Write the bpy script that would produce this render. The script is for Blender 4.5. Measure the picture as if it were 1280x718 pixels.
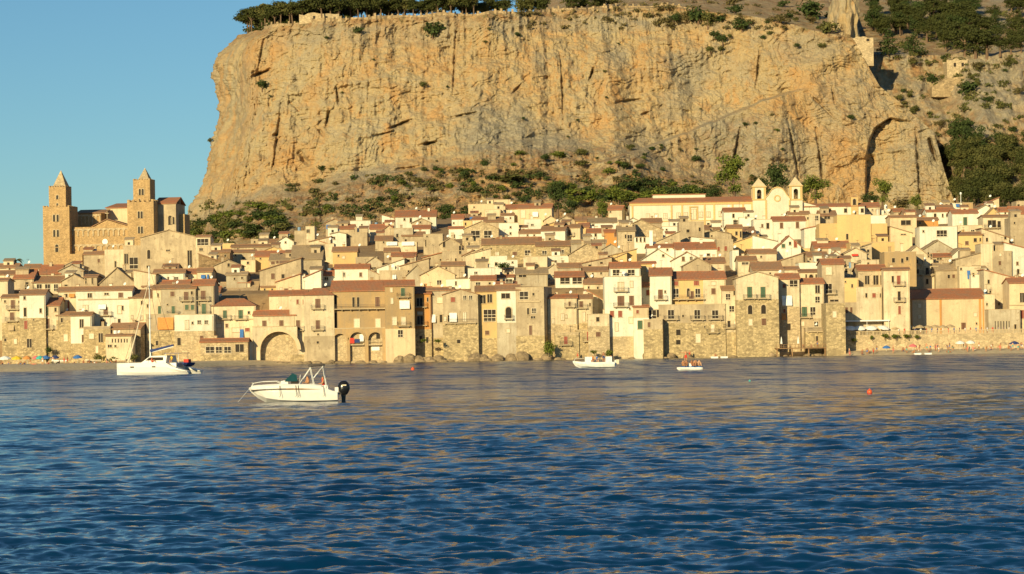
import bpy, bmesh, math, random
import numpy as np
from mathutils import Matrix, Vector

random.seed(7)
rng = np.random.default_rng(7)
for o in list(bpy.data.objects):
    bpy.data.objects.remove(o)
SC = bpy.context.scene
COL = SC.collection

# ------------------------------------------------------------------ camera
F = 3000.0          # focal length in photo pixels (photo is 1280 wide)
H = 3.6             # eye height above the sea
Y0 = 433.0          # photo row of the principal point / horizon at centre
ROLL = math.radians(0.9)
CR, SR = math.cos(ROLL), math.sin(ROLL)
cam_d = bpy.data.cameras.new('camera')
cam = bpy.data.objects.new('camera', cam_d)
COL.objects.link(cam)
cam_d.sensor_width = 36.0
cam_d.lens = 36.0 * F / 1280.0
cam_d.shift_y = (Y0 - 359.0) / 1280.0
cam_d.clip_start = 0.5
cam_d.clip_end = 20000
cam.matrix_world = Matrix(((CR, SR, 0, 0), (0, 0, -1, 0), (-SR, CR, 0, H), (0, 0, 0, 1)))
SC.camera = cam

# ------------------------------------------------------------------ light
SUN_EL = math.radians(16)
SUN_AZ = math.radians(-155)       # compass-like: 0 = +Y (away from camera), negative = to the left
w = bpy.data.worlds.new('World'); SC.world = w; w.use_nodes = True
nt = w.node_tree; nt.nodes.clear()
sky = nt.nodes.new('ShaderNodeTexSky'); sky.sky_type = 'NISHITA'; sky.sun_disc = False
sky.sun_elevation = SUN_EL; sky.sun_rotation = SUN_AZ
sky.altitude = 0; sky.air_density = 1.0; sky.dust_density = 0.1; sky.ozone_density = 3.0
bg = nt.nodes.new('ShaderNodeBackground'); bg.inputs[1].default_value = 0.088
wo = nt.nodes.new('ShaderNodeOutputWorld')
tint = nt.nodes.new('ShaderNodeMix'); tint.data_type = 'RGBA'; tint.blend_type = 'MULTIPLY'; tint.inputs[0].default_value = 1; tint.inputs[7].default_value = (.57, .79, .85, 1)
nt.links.new(sky.outputs[0], tint.inputs[6]); nt.links.new(tint.outputs[2], bg.inputs[0]); nt.links.new(bg.outputs[0], wo.inputs[0])
sd = bpy.data.lights.new('sun', 'SUN'); sd.energy = 5.0; sd.angle = math.radians(0.5)
sd.color = (1.0, 0.825, 0.46)
sun = bpy.data.objects.new('sun', sd); COL.objects.link(sun)
SDIR = Vector((math.sin(SUN_AZ) * math.cos(SUN_EL), math.cos(SUN_AZ) * math.cos(SUN_EL), math.sin(SUN_EL)))
sun.rotation_euler = SDIR.to_track_quat('Z', 'Y').to_euler()
sun.location = (-150, -100, 120)
vs = SC.view_settings
vs.view_transform = 'Standard'; vs.look = 'None'; vs.gamma = 1; vs.exposure = 0.27; vs.use_curve_mapping = False

# ------------------------------------------------------------------ picture <-> place
def P(px, py, Y):
    dx, dy = px - 640.0, Y0 - py
    return Vector(((dx * CR + dy * SR) / F * Y, Y, H + (-dx * SR + dy * CR) / F * Y))
def elev(px, py):                       # photo pixels above the horizon
    return -(px - 640.0) * SR + (Y0 - py) * CR
def proj(X, Y, Z):                      # place -> photo pixel (numpy ok)
    a = X / Y * F; b = (Z - H) / Y * F
    return 640 + a * CR - b * SR, Y0 - (a * SR + b * CR)

GE = [-200, 60, 75, 85, 103, 133, 163, 184, 192, 197]
GY = [596, 600, 606, 620, 650, 705, 780, 840, 872, 905]
def sinterp(x, xs, ys, w=25):
    return sum(np.interp(np.asarray(x, float) + d * w, xs, ys) * k for d, k in ((-1, .15), (-.5, .2), (0, .3), (.5, .2), (1, .15)))
def g_of_e(e): return float(np.interp(e, GE, GY))
def terr(X, Y):
    X = np.asarray(X, float); Y = np.asarray(Y, float)
    e = np.interp(Y, GY, GE) - 15
    pxx = X / Y * F + 640
    e = np.minimum(e, sinterp(pxx, [225, 300, 400, 500, 600, 700, 780, 1060, 1110, 1300], [108, 118, 136, 154, 164, 158, 150, 152, 162, 166], 20))
    z = 3.6 + e / F * Y
    px = X / Y * F + 640
    lo = np.interp(px, [1046, 1056], [1.2, 4.85])
    t = np.clip((Y - np.interp(px, [1046, 1056, 1122, 1132], [607, 611, 611, 636])) / 14, 0, 1); t = t * t * (3 - 2 * t)
    z = lo + (z - lo) * t
    z = z - np.clip(Y - 846, 0, 60) * .9
    cap = np.interp(px, [0, 225, 300, 380], [19, 22, 34, 80])
    z = np.minimum(z, cap)
    return z

# ------------------------------------------------------------------ numpy noise
def _hash(ix, iy, iz, s):
    n = (ix * 374761393 + iy * 668265263 + iz * 2147483647 + s * 1274126177) & 0xffffffff
    n = ((n ^ (n >> 13)) * 1274126177) & 0xffffffff
    n = ((n ^ (n >> 16)) * 2246822519) & 0xffffffff
    return ((n ^ (n >> 15)) & 0xffff) / 65535.0
def vnoise(x, y, z, s=0):
    x = np.asarray(x, float); y = np.asarray(y, float) + 0 * x; z = np.asarray(z, float) + 0 * x
    ix, iy, iz = np.floor(x).astype(np.int64), np.floor(y).astype(np.int64), np.floor(z).astype(np.int64)
    fx, fy, fz = x - ix, y - iy, z - iz
    fx = fx * fx * (3 - 2 * fx); fy = fy * fy * (3 - 2 * fy); fz = fz * fz * (3 - 2 * fz)
    r = 0
    for dx in (0, 1):
        for dy in (0, 1):
            for dz in (0, 1):
                wgt = (fx if dx else 1 - fx) * (fy if dy else 1 - fy) * (fz if dz else 1 - fz)
                r = r + wgt * _hash(ix + dx, iy + dy, iz + dz, s)
    return r * 2 - 1
def fbm(x, y, z, oct=4, s=0, gain=.5):
    r = 0; a = 1; t = 0
    for k in range(oct):
        r = r + a * vnoise(x * 2 ** k + 17.3 * k, y * 2 ** k + 5.1 * k, z * 2 ** k + 9.7 * k, s + k); t += a; a *= gain
    return r / t
def ridged(x, y, z, oct=4, s=0, gain=.55):
    r = 0; a = 1; t = 0
    for k in range(oct):
        r = r + a * (1 - 2 * np.abs(vnoise(x * 2 ** k + 7.3 * k, y * 2 ** k + 3.1 * k, z * 2 ** k + 1.7 * k, s + k))); t += a; a *= gain
    return r / t

# ------------------------------------------------------------------ materials
def new_mat(name):
    m = bpy.data.materials.new(name); m.use_nodes = True
    n = m.node_tree.nodes; b = n.get('Principled BSDF')
    return m, m.node_tree, b
def N(nt, kind, **kw):
    n = nt.nodes.new(kind)
    for k, v in kw.items():
        if k.startswith('i_'): n.inputs[k[2:].replace('_', ' ')].default_value = v
        else: setattr(n, k, v)
    return n
def noise(nt, vec, scale, detail=4, rough=.6, dist=0):
    n = N(nt, 'ShaderNodeTexNoise'); n.inputs['Scale'].default_value = scale
    n.inputs['Detail'].default_value = detail; n.inputs['Roughness'].default_value = rough
    n.inputs['Distortion'].default_value = dist
    if vec is not None: nt.links.new(vec, n.inputs['Vector'])
    return n.outputs['Fac']
def mapping(nt, vec, scale=(1, 1, 1), loc=(0, 0, 0), rot=(0, 0, 0)):
    n = N(nt, 'ShaderNodeMapping'); n.inputs['Scale'].default_value = scale; n.inputs['Location'].default_value = loc
    n.inputs['Rotation'].default_value = rot
    nt.links.new(vec, n.inputs['Vector']); return n.outputs[0]
def ramp(nt, fac, stops):
    n = N(nt, 'ShaderNodeValToRGB'); cr = n.color_ramp
    while len(cr.elements) < len(stops): cr.elements.new(.5)
    for e, (p, c) in zip(cr.elements, stops):
        e.position = p; e.color = (c, c, c, 1) if isinstance(c, (int, float)) else (*c, 1)
    nt.links.new(fac, n.inputs[0]); return n.outputs[0]
def mix(nt, fac, a, b, mode='MIX'):
    n = N(nt, 'ShaderNodeMix', data_type='RGBA', blend_type=mode)
    for s, v in ((0, fac), (6, a), (7, b)):
        if isinstance(v, (int, float)): n.inputs[s].default_value = v
        elif isinstance(v, tuple): n.inputs[s].default_value = (*v, 1)
        else: nt.links.new(v, n.inputs[s])
    return n.outputs[2]
def wpos(nt):
    return N(nt, 'ShaderNodeNewGeometry').outputs['Position']
def bump(nt, b, h, strength=.5, dist=.1):
    n = N(nt, 'ShaderNodeBump'); n.inputs['Strength'].default_value = strength; n.inputs['Distance'].default_value = dist
    nt.links.new(h, n.inputs['Height']); nt.links.new(n.outputs[0], b.inputs['Normal'])

def plaster(name, c, wear=.5, stain=(.36, .27, .17)):
    m, nt, b = new_mat(name)
    p = wpos(nt)
    big = noise(nt, p, .22, 5, .65)
    mid = noise(nt, p, .9, 5, .7)
    streak = noise(nt, mapping(nt, p, (1.3, 1.3, .12)), 1.0, 4, .6)
    fine = noise(nt, p, 6, 3, .7)
    dark = tuple(v * .62 for v in c); lite = tuple(min(.86, v * 1.12) for v in c)
    col = mix(nt, ramp(nt, fine, [(.3, 0), (.75, 1)]), tuple(v * .86 for v in c), lite)
    col = mix(nt, ramp(nt, big, [(.40, 0), (.60, wear * .9)]), col, tuple(.5 * (a + s) for a, s in zip(dark, stain)))
    col = mix(nt, ramp(nt, streak, [(.47, 0), (.68, wear * .85)]), col, stain)
    col = mix(nt, ramp(nt, mid, [(.58, 0), (.66, wear * .9)]), col, tuple(v * .8 for v in stain))
    oi = N(nt, 'ShaderNodeObjectInfo')
    col = mix(nt, 1.0, col, ramp(nt, oi.outputs['Random'], [(0, .86), (1, 1.0)]), 'MULTIPLY')
    nt.links.new(col, b.inputs['Base Color']); b.inputs['Roughness'].default_value = .92
    bump(nt, b, mid, .35, .12)
    return m
def stone(name, c, s=1.0, var=.5):
    m, nt, b = new_mat(name)
    p = wpos(nt)
    warp = N(nt, 'ShaderNodeTexNoise'); warp.inputs['Scale'].default_value = 1.2; nt.links.new(p, warp.inputs['Vector'])
    pv = mix(nt, .12, p, warp.outputs['Color'], 'ADD')
    v = N(nt, 'ShaderNodeTexVoronoi'); v.inputs['Scale'].default_value = 1.55 * s; v.inputs['Randomness'].default_value = .9
    nt.links.new(mapping(nt, pv, (1, 1, 1.6)), v.inputs['Vector'])
    v2 = N(nt, 'ShaderNodeTexVoronoi', feature='DISTANCE_TO_EDGE'); v2.inputs['Scale'].default_value = 1.55 * s
    nt.links.new(mapping(nt, pv, (1, 1, 1.6)), v2.inputs['Vector'])
    sep = N(nt, 'ShaderNodeSeparateColor'); nt.links.new(v.outputs['Color'], sep.inputs[0])
    a = tuple(q * (1 - var) for q in c); z = tuple(min(.8, q * (1 + var * .75)) for q in c)
    col = mix(nt, sep.outputs[0], a, z)
    big = noise(nt, p, .25, 5, .7)
    col = mix(nt, ramp(nt, big, [(.4, 0), (.7, .75)]), col, (c[0] * 1.15, c[1] * 1.15, c[2] * 1.1))
    col = mix(nt, ramp(nt, noise(nt, mapping(nt, p, (1, 1, .25)), .7, 5, .7), [(.45, 0), (.75, .6)]), col, (c[0] * .5, c[1] * .5, c[2] * .5))
    col = mix(nt, ramp(nt, v2.outputs[0], [(.0, .55), (.09, 0)]), col, (c[0] * .45, c[1] * .43, c[2] * .42))
    nt.links.new(col, b.inputs['Base Color']); b.inputs['Roughness'].default_value = .95
    bump(nt, b, mix(nt, .6, ramp(nt, v2.outputs[0], [(0, 0), (.15, 1)]), big), .6, .15)
    return m
def tiles(name, c):
    m, nt, b = new_mat(name)
    p = wpos(nt)
    wv = N(nt, 'ShaderNodeTexWave', wave_type='BANDS', bands_direction='X'); wv.inputs['Scale'].default_value = .95
    wv.inputs['Distortion'].default_value = 1.5; wv.inputs['Detail'].default_value = 2; nt.links.new(p, wv.inputs['Vector'])
    n1 = noise(nt, p, .5, 5, .7); n2 = noise(nt, p, 3.2, 4, .8)
    col = mix(nt, ramp(nt, n2, [(.3, 0), (.7, 1)]), tuple(v * .6 for v in c), tuple(min(.8, v * 1.3) for v in c))
    col = mix(nt, ramp(nt, n1, [(.42, 0), (.68, .7)]), col, (.30, .22, .14))
    col = mix(nt, ramp(nt, wv.outputs['Fac'], [(0, .55), (.5, 0)]), col, tuple(v * .5 for v in c))
    oi = N(nt, 'ShaderNodeObjectInfo')
    col = mix(nt, 1.0, col, ramp(nt, oi.outputs['Random'], [(0, .82), (1, 1.0)]), 'MULTIPLY')
    nt.links.new(col, b.inputs['Base Color']); b.inputs['Roughness'].default_value = .9
    bump(nt, b, wv.outputs['Fac'], .6, .08)
    return m
def plain(name, c, rough=.6, metal=0, nz=.15, spec=.5):
    m, nt, b = new_mat(name)
    p = N(nt, 'ShaderNodeTexCoord').outputs['Object']
    col = mix(nt, ramp(nt, noise(nt, p, 2.5, 4, .6), [(.3, 0), (.7, 1)]), tuple(v * (1 - nz) for v in c), tuple(min(.9, v * (1 + nz)) for v in c))
    nt.links.new(col, b.inputs['Base Color']); b.inputs['Roughness'].default_value = rough
    b.inputs['Metallic'].default_value = metal; b.inputs['Specular IOR Level'].default_value = spec
    return m

M = {}
M['cr'] = plaster('cream_plaster', (.76, .63, .42), .5)
M['wh'] = plaster('white_plaster', (.82, .76, .62), .3, (.46, .36, .22))
M['be'] = plaster('beige_plaster', (.58, .46, .29), .9)
M['ye'] = plaster('yellow_plaster', (.72, .49, .21), .25)
M['oc'] = plaster('ochre_plaster', (.50, .33, .15), .7)
M['pk'] = plaster('peach_plaster', (.78, .59, .36), .35)
M['or'] = plaster('orange_plaster', (.62, .28, .07), .3)
M['gr'] = plaster('grey_plaster', (.54, .46, .32), .8)
M['yl'] = plaster('convent_plaster', (.82, .73, .56), .2)
M['yb'] = plaster('yellow_trim', (.68, .47, .19), .2)
M['st'] = stone('rubble_stone', (.46, .35, .19))
M['rw'] = stone('rampart_stone', (.40, .29, .16), .8)
M['sd'] = stone('dark_rubble', (.30, .20, .105))
M['sl'] = stone('pale_rubble', (.52, .40, .24), .9, .35)
M['ca'] = stone('cathedral_stone', (.50, .33, .155), 1.3, .28)
M['rd'] = tiles('terracotta_tiles', (.50, .19, .085))
M['rb'] = tiles('brown_tiles', (.42, .22, .11))
M['rg'] = tiles('weathered_tiles', (.42, .30, .17))
M['rl'] = tiles('pale_tiles', (.56, .40, .23))
M['glass'] = plain('window_dark', (.035, .026, .018), .55, spec=.15)
M['brown'] = plain('brown_shutter', (.15, .065, .03), .6)
M['green'] = plain('green_shutter', (.055, .11, .055), .6)
M['red'] = plain('red_shutter', (.30, .07, .035), .6)
M['pale'] = plain('pale_shutter', (.66, .56, .40), .7)
M['white'] = plain('white_paint', (.80, .78, .72), .5)
M['blue'] = plain('blue_paint', (.16, .26, .38), .6)
M['iron'] = plain('dark_iron', (.06, .045, .035), .5)
M['frame'] = plain('stone_frame', (.48, .37, .22), .8)
M['clorange'] = plain('orange_cloth', (.62, .26, .07), .9)
M['clwhite'] = plain('white_cloth', (.82, .80, .74), .9)
M['clred'] = plain('red_cloth', (.62, .05, .03), .9)
M['clnavy'] = plain('navy_cloth', (.03, .05, .16), .9)
M['clblue'] = plain('blue_cloth', (.05, .16, .42), .9)
M['clteal'] = plain('teal_cloth', (.06, .42, .36), .9)
M['clyellow'] = plain('yellow_cloth', (.75, .50, .04), .9)
M['clpink'] = plain('pink_cloth', (.68, .16, .16), .9)
M['cltan'] = plain('tan_canvas', (.46, .34, .19), .9)
M['wood'] = plain('weathered_wood', (.26, .15, .07), .85, nz=.3)
M['bark'] = plain('bark', (.16, .10, .06), .95, nz=.3)

# ------------------------------------------------------------------ mesh builder
class MB:
    def __init__(s): s.v = []; s.f = []; s.m = []; s.mats = []
    def mi(s, m):
        m = M[m] if isinstance(m, str) else m
        if m not in s.mats: s.mats.append(m)
        return s.mats.index(m)
    def face(s, pts, m):
        k = len(s.v); s.v += [tuple(p) for p in pts]; s.f.append(tuple(range(k, k + len(pts)))); s.m.append(s.mi(m))
    def raw(s, v, f, m):
        k = len(s.v); s.v += [tuple(p) for p in v]; i = s.mi(m)
        for q in f: s.f.append(tuple(k + a for a in q)); s.m.append(i)
    def box(s, x0, x1, y0, y1, z0, z1, m):
        v = [(x0, y0, z0), (x1, y0, z0), (x1, y1, z0), (x0, y1, z0), (x0, y0, z1), (x1, y0, z1), (x1, y1, z1), (x0, y1, z1)]
        s.raw(v, [(0, 3, 2, 1), (4, 5, 6, 7), (0, 1, 5, 4), (1, 2, 6, 5), (2, 3, 7, 6), (3, 0, 4, 7)], m)
    def prism(s, poly, y0, y1, m, cap=None):          # poly of (x,z) counter-clockwise seen from -y
        n = len(poly); v = [(x, y0, z) for x, z in poly] + [(x, y1, z) for x, z in poly]
        s.raw(v, [tuple(range(n)), tuple(range(2 * n - 1, n - 1, -1))], cap or m)
        s.raw(v, [(i, i + n, (i + 1) % n + n, (i + 1) % n) for i in range(n)], m)
    def slab(s, a, b, c, d, t, m):                     # quad a-b-c-d thickened downward by t
        v = [a, b, c, d] + [(p[0], p[1], p[2] - t) for p in (a, b, c, d)]
        s.raw(v, [(0, 1, 2, 3), (7, 6, 5, 4), (0, 4, 5, 1), (1, 5, 6, 2), (2, 6, 7, 3), (3, 7, 4, 0)], m)
    def tube(s, pts, r, m, n=6, r2=None):
        pts = [Vector(p) for p in pts]; k = len(s.v); i = s.mi(m); L = len(pts)
        for j, p in enumerate(pts):
            d = (pts[min(j + 1, L - 1)] - pts[max(j - 1, 0)]).normalized()
            a = d.cross(Vector((0, 0, 1)) if abs(d.z) < .9 else Vector((1, 0, 0))).normalized(); b = d.cross(a)
            rr = r if r2 is None else r + (r2 - r) * j / max(1, L - 1)
            for q in range(n):
                t = 2 * math.pi * q / n; s.v.append(tuple(p + a * math.cos(t) * rr + b * math.sin(t) * rr))
        for j in range(L - 1):
            for q in range(n):
                s.f.append((k + j * n + q, k + j * n + (q + 1) % n, k + (j + 1) * n + (q + 1) % n, k + (j + 1) * n + q)); s.m.append(i)
        s.f.append(tuple(k + q for q in range(n))[::-1]); s.m.append(i)
        s.f.append(tuple(k + (L - 1) * n + q for q in range(n))); s.m.append(i)
    def mesh(s, name):
        me = bpy.data.meshes.new(name); me.from_pydata(s.v, [], s.f)
        for m in s.mats: me.materials.append(m)
        me.polygons.foreach_set('material_index', s.m); me.update()
        return me
    def build(s, name, parent=None, fix=True, smooth=False):
        me = s.mesh(name)
        if fix:
            b = bmesh.new(); b.from_mesh(me); bmesh.ops.remove_doubles(b, verts=b.verts, dist=1e-4)
            bmesh.ops.recalc_face_normals(b, faces=b.faces); b.to_mesh(me); b.free()
        if smooth: me.polygons.foreach_set('use_smooth', [True] * len(me.polygons))
        return link(name, me, parent)
def link(name, me, parent=None):
    o = bpy.data.objects.new(name, me); COL.objects.link(o)
    if parent: o.parent = parent
    return o
LABELS = {}
def tag(o, label, cat, group=None, kind=None):
    if label: o['label'] = label
    if cat: o['category'] = cat
    if group: o['group'] = group
    if kind: o['kind'] = kind
    return o
def thing(name, label, cat, loc=(0, 0, 0), rz=0, group=None):
    o = bpy.data.objects.new(name, None); COL.objects.link(o); o.location = loc; o.rotation_euler = (0, 0, rz)
    o.empty_display_size = .5
    return tag(o, label, cat, group)
def copy_thing(src, loc, rz=0, label=None, scale=None, group=None):
    r = src.copy(); COL.objects.link(r); r.location = loc; r.rotation_euler = (0, 0, rz)
    if scale: r.scale = scale if isinstance(scale, tuple) else (scale,) * 3
    if label: r['label'] = label
    if group: r['group'] = group
    for ch in src.children:
        c = ch.copy(); COL.objects.link(c); c.parent = r
        for g2 in ch.children:
            d = g2.copy(); COL.objects.link(d); d.parent = c
    return r
def grid_mesh(name, X, Y, Z, mat, smooth=True, attr=None):
    nv, nu = X.shape
    co = np.stack([X, Y, Z], -1).reshape(-1, 3).astype(np.float32)
    i = np.arange(nu * nv).reshape(nv, nu)
    q = np.stack([i[:-1, :-1], i[:-1, 1:], i[1:, 1:], i[1:, :-1]], -1).reshape(-1, 4)
    me = bpy.data.meshes.new(name); me.vertices.add(len(co)); me.vertices.foreach_set('co', co.ravel())
    me.loops.add(q.size); me.loops.foreach_set('vertex_index', q.ravel().astype(np.int32))
    me.polygons.add(len(q)); me.polygons.foreach_set('loop_start', np.arange(0, q.size, 4, dtype=np.int32))
    try: me.polygons.foreach_set('loop_total', np.full(len(q), 4, np.int32))
    except Exception: pass
    me.materials.append(mat); me.update(calc_edges=True)
    if smooth: me.polygons.foreach_set('use_smooth', np.ones(len(q), bool))
    for k, a in (attr or {}).items():
        at = me.attributes.new(k, 'FLOAT', 'POINT'); at.data.foreach_set('value', a.astype(np.float32).ravel())
    me.validate()
    return link(name, me)
# ================================================================== LAND AND SEA
def mat_ground():
    m, nt, b = new_mat('town_ground'); p = wpos(nt)
    col = mix(nt, ramp(nt, noise(nt, p, .4, 5, .7), [(.3, 0), (.7, 1)]), (.22, .13, .06), (.36, .24, .12))
    col = mix(nt, ramp(nt, noise(nt, p, 3, 3, .7), [(.4, 0), (.7, .5)]), col, (.20, .14, .08))
    gy = N(nt, 'ShaderNodeSeparateXYZ'); nt.links.new(p, gy.inputs[0]); lt = N(nt, 'ShaderNodeMath', operation='LESS_THAN'); lt.inputs[1].default_value = 603; nt.links.new(gy.outputs[1], lt.inputs[0])
    col = mix(nt, lt.outputs[0], col, mix(nt, ramp(nt, noise(nt, p, 1.2, 4, .7), [(.35, 0), (.65, 1)]), (.46, .35, .20), (.66, .53, .33)))
    nt.links.new(col, b.inputs['Base Color']); b.inputs['Roughness'].default_value = .95
    return m
xs = np.linspace(-330, 330, 331); ys = np.concatenate([np.linspace(440, 640, 101), np.linspace(642, 905, 106)])
XX, YY = np.meshgrid(xs, ys)
def shoreline(X, Y):
    px = X / 600 * 3000 + 640
    return np.interp(px, [-400, 0, 150, 235, 300, 345, 420, 1030, 1060, 1500], [468, 476, 492, 520, 570, 592, 599, 599, 584, 578]) + 1.5 * fbm(X / 14, 0 * X, 0 * X, 3)
def ground_z(X, Y):
    z = terr(X, Y)
    s = shoreline(X, Y)
    b = np.interp(Y - s, [-25, 0, 6, 16], [-2.5, -.05, .75, 1.15])
    return np.where(np.asarray(Y) < 602, b, z)
ZZ = ground_z(XX, YY)
ZZ += np.where(YY > 625, .5 * fbm(XX / 9, YY / 9, 0, 3), .06 * fbm(XX / 2, YY / 2, 0, 3))
g = grid_mesh('ground', XX, YY, ZZ, mat_ground()); tag(g, 'sandy ground under the old town', None, kind='structure')
def gz(x, y): return float(ground_z(np.array([x]), np.array([y]))[0])

# ---- sea
def mat_sea():
    m, nt, b = new_mat('sea_water'); p = wpos(nt)
    sx = N(nt, 'ShaderNodeSeparateXYZ'); nt.links.new(p, sx.inputs[0])
    n1 = noise(nt, mapping(nt, p, (.55, 1.0, 1)), 1.9, 6, .62)
    n2 = noise(nt, mapping(nt, p, (.5, 1.0, 1)), .33, 3, .5)
    n3 = noise(nt, mapping(nt, p, (.010, .035, 1)), 1.0, 3, .5)
    mr = N(nt, 'ShaderNodeMapRange'); mr.inputs[1].default_value = 582; mr.inputs[2].default_value = 602; nt.links.new(sx.outputs[1], mr.inputs[0])
    # a smooth slick crossing the bay where a boat has passed
    wob = N(nt, 'ShaderNodeMath', operation='MULTIPLY_ADD'); wob.inputs[1].default_value = 10; nt.links.new(noise(nt, p, .05, 3, .6), wob.inputs[0]); nt.links.new(sx.outputs[1], wob.inputs[2])
    sl = N(nt, 'ShaderNodeMath', operation='SUBTRACT'); sl.inputs[1].default_value = 192; nt.links.new(wob.outputs[0], sl.inputs[0])
    ab = N(nt, 'ShaderNodeMath', operation='ABSOLUTE'); nt.links.new(sl.outputs[0], ab.inputs[0])
    sm = N(nt, 'ShaderNodeMapRange'); sm.inputs[1].default_value = 4.0; sm.inputs[2].default_value = 1.0; nt.links.new(ab.outputs[0], sm.inputs[0])
    xm = N(nt, 'ShaderNodeMapRange'); xm.inputs[1].default_value = -12; xm.inputs[2].default_value = 0; nt.links.new(sx.outputs[0], xm.inputs[0])
    xn = N(nt, 'ShaderNodeMapRange'); xn.inputs[1].default_value = 32; xn.inputs[2].default_value = 20; nt.links.new(sx.outputs[0], xn.inputs[0])
    sk = N(nt, 'ShaderNodeMath', operation='MULTIPLY'); nt.links.new(sm.outputs[0], sk.inputs[0]); nt.links.new(xm.outputs[0], sk.inputs[1])
    sk2 = N(nt, 'ShaderNodeMath', operation='MULTIPLY'); nt.links.new(sk.outputs[0], sk2.inputs[0]); nt.links.new(xn.outputs[0], sk2.inputs[1])
    col = mix(nt, ramp(nt, n3, [(.35, 0), (.65, 1)]), (.0005, .021, .064), (.0008, .033, .094))
    col = mix(nt, mr.outputs[0], col, (.085, .075, .045))
    nt.links.new(col, b.inputs['Base Color'])
    b.inputs['Roughness'].default_value = .12; b.inputs['IOR'].default_value = 1.333
    # small waves tilt the surface directly, so they do not fade out with distance
    def vn(vec, scale, det):
        n = N(nt, 'ShaderNodeTexNoise'); n.inputs['Scale'].default_value = scale; n.inputs['Detail'].default_value = det; n.inputs['Roughness'].default_value = .65
        nt.links.new(vec, n.inputs['Vector']); q = N(nt, 'ShaderNodeVectorMath', operation='SUBTRACT'); nt.links.new(n.outputs['Color'], q.inputs[0]); q.inputs[1].default_value = (.5, .5, .5); return q.outputs[0]
    def vmath(op, a, b_):
        q = N(nt, 'ShaderNodeVectorMath', operation=op)
        for i, v in ((0, a), (1, b_)):
            if isinstance(v, tuple): q.inputs[i].default_value = v
            else: nt.links.new(v, q.inputs[i])
        return q.outputs[0]
    v1 = vn(mapping(nt, p, (.5, 1.1, 1)), 5.0, 4); v2 = vn(mapping(nt, p, (.40, 1.0, 1)), .75, 4); v3 = vn(mapping(nt, p, (.05, .22, 1)), 1.0, 5)
    fr_ = N(nt, 'ShaderNodeMapRange'); fr_.inputs[1].default_value = 60; fr_.inputs[2].default_value = 260; fr_.inputs[3].default_value = .80; fr_.inputs[4].default_value = 2.5; nt.links.new(sx.outputs[1], fr_.inputs[0])
    mx = N(nt, 'ShaderNodeMath', operation='MAXIMUM'); nt.links.new(sk2.outputs[0], mx.inputs[0]); nt.links.new(mr.outputs[0], mx.inputs[1])
    st = N(nt, 'ShaderNodeMath', operation='MULTIPLY_ADD'); st.inputs[1].default_value = -.6; st.inputs[2].default_value = 1.0; nt.links.new(mx.outputs[0], st.inputs[0])
    ss = N(nt, 'ShaderNodeMath', operation='MULTIPLY'); nt.links.new(st.outputs[0], ss.inputs[0]); nt.links.new(fr_.outputs[0], ss.inputs[1])
    pt = ramp(nt, noise(nt, mapping(nt, p, (.020, .030, 1)), 1.0, 5, .65), [(.36, .30), (.62, 1.0)]); s3 = N(nt, 'ShaderNodeMath', operation='MULTIPLY'); nt.links.new(ss.outputs[0], s3.inputs[0]); nt.links.new(pt, s3.inputs[1]); ss = s3
    sm_ = vmath('ADD', vmath('ADD', vmath('MULTIPLY', v1, (.55, .9, 0)), vmath('MULTIPLY', v2, (.5, .85, 0))), vmath('MULTIPLY', v3, (.2, .55, 0)))
    v4 = vn(mapping(nt, p, (.30, .045, 1)), 1.0, 4)
    f4 = N(nt, 'ShaderNodeMapRange'); f4.inputs[1].default_value = 110; f4.inputs[2].default_value = 320; nt.links.new(sx.outputs[1], f4.inputs[0])
    q4 = N(nt, 'ShaderNodeVectorMath', operation='SCALE'); nt.links.new(vmath('MULTIPLY', v4, (.15, .75, 0)), q4.inputs[0]); nt.links.new(f4.outputs[0], q4.inputs['Scale']); sm_ = vmath('ADD', sm_, q4.outputs[0])
    sc = N(nt, 'ShaderNodeVectorMath', operation='SCALE'); nt.links.new(sm_, sc.inputs[0]); nt.links.new(ss.outputs[0], sc.inputs['Scale'])
    gn = N(nt, 'ShaderNodeNewGeometry').outputs['Normal']
    nn = vmath('NORMALIZE', vmath('ADD', gn, sc.outputs[0]), (0, 0, 0)); nt.links.new(nn, b.inputs['Normal'])
    rr = N(nt, 'ShaderNodeMapRange'); rr.inputs[1].default_value = 60; rr.inputs[2].default_value = 300; rr.inputs[3].default_value = .10; rr.inputs[4].default_value = .22; nt.links.new(sx.outputs[1], rr.inputs[0]); nt.links.new(rr.outputs[0], b.inputs['Roughness'])
    return m
yr = [26.0]
while yr[-1] < 640: yr.append(yr[-1] + max(.09, yr[-1] ** 2 / 10800 * .42))
yr = np.array([-400, -100, -20, 5, 15, 22] + yr + [700, 1200, 3000, 9000])
u = np.linspace(-1, 1, 780); u = np.concatenate([[-40, -8, -3, -1.6, -1.15], u, [1.15, 1.6, 3, 8, 40]])
half = .222 * np.maximum(yr, 20) + 4.5
SX = u[None, :] * half[:, None]; SY = np.repeat(yr[:, None], len(u), 1)
SZ = np.zeros_like(SX); dY = np.gradient(yr)[:, None]; dX = (half / 390)[:, None]
r2 = np.random.default_rng(3)
patch = .75 + .45 * fbm(SX / 18, SY / 30, 0, 3, 5)
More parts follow.
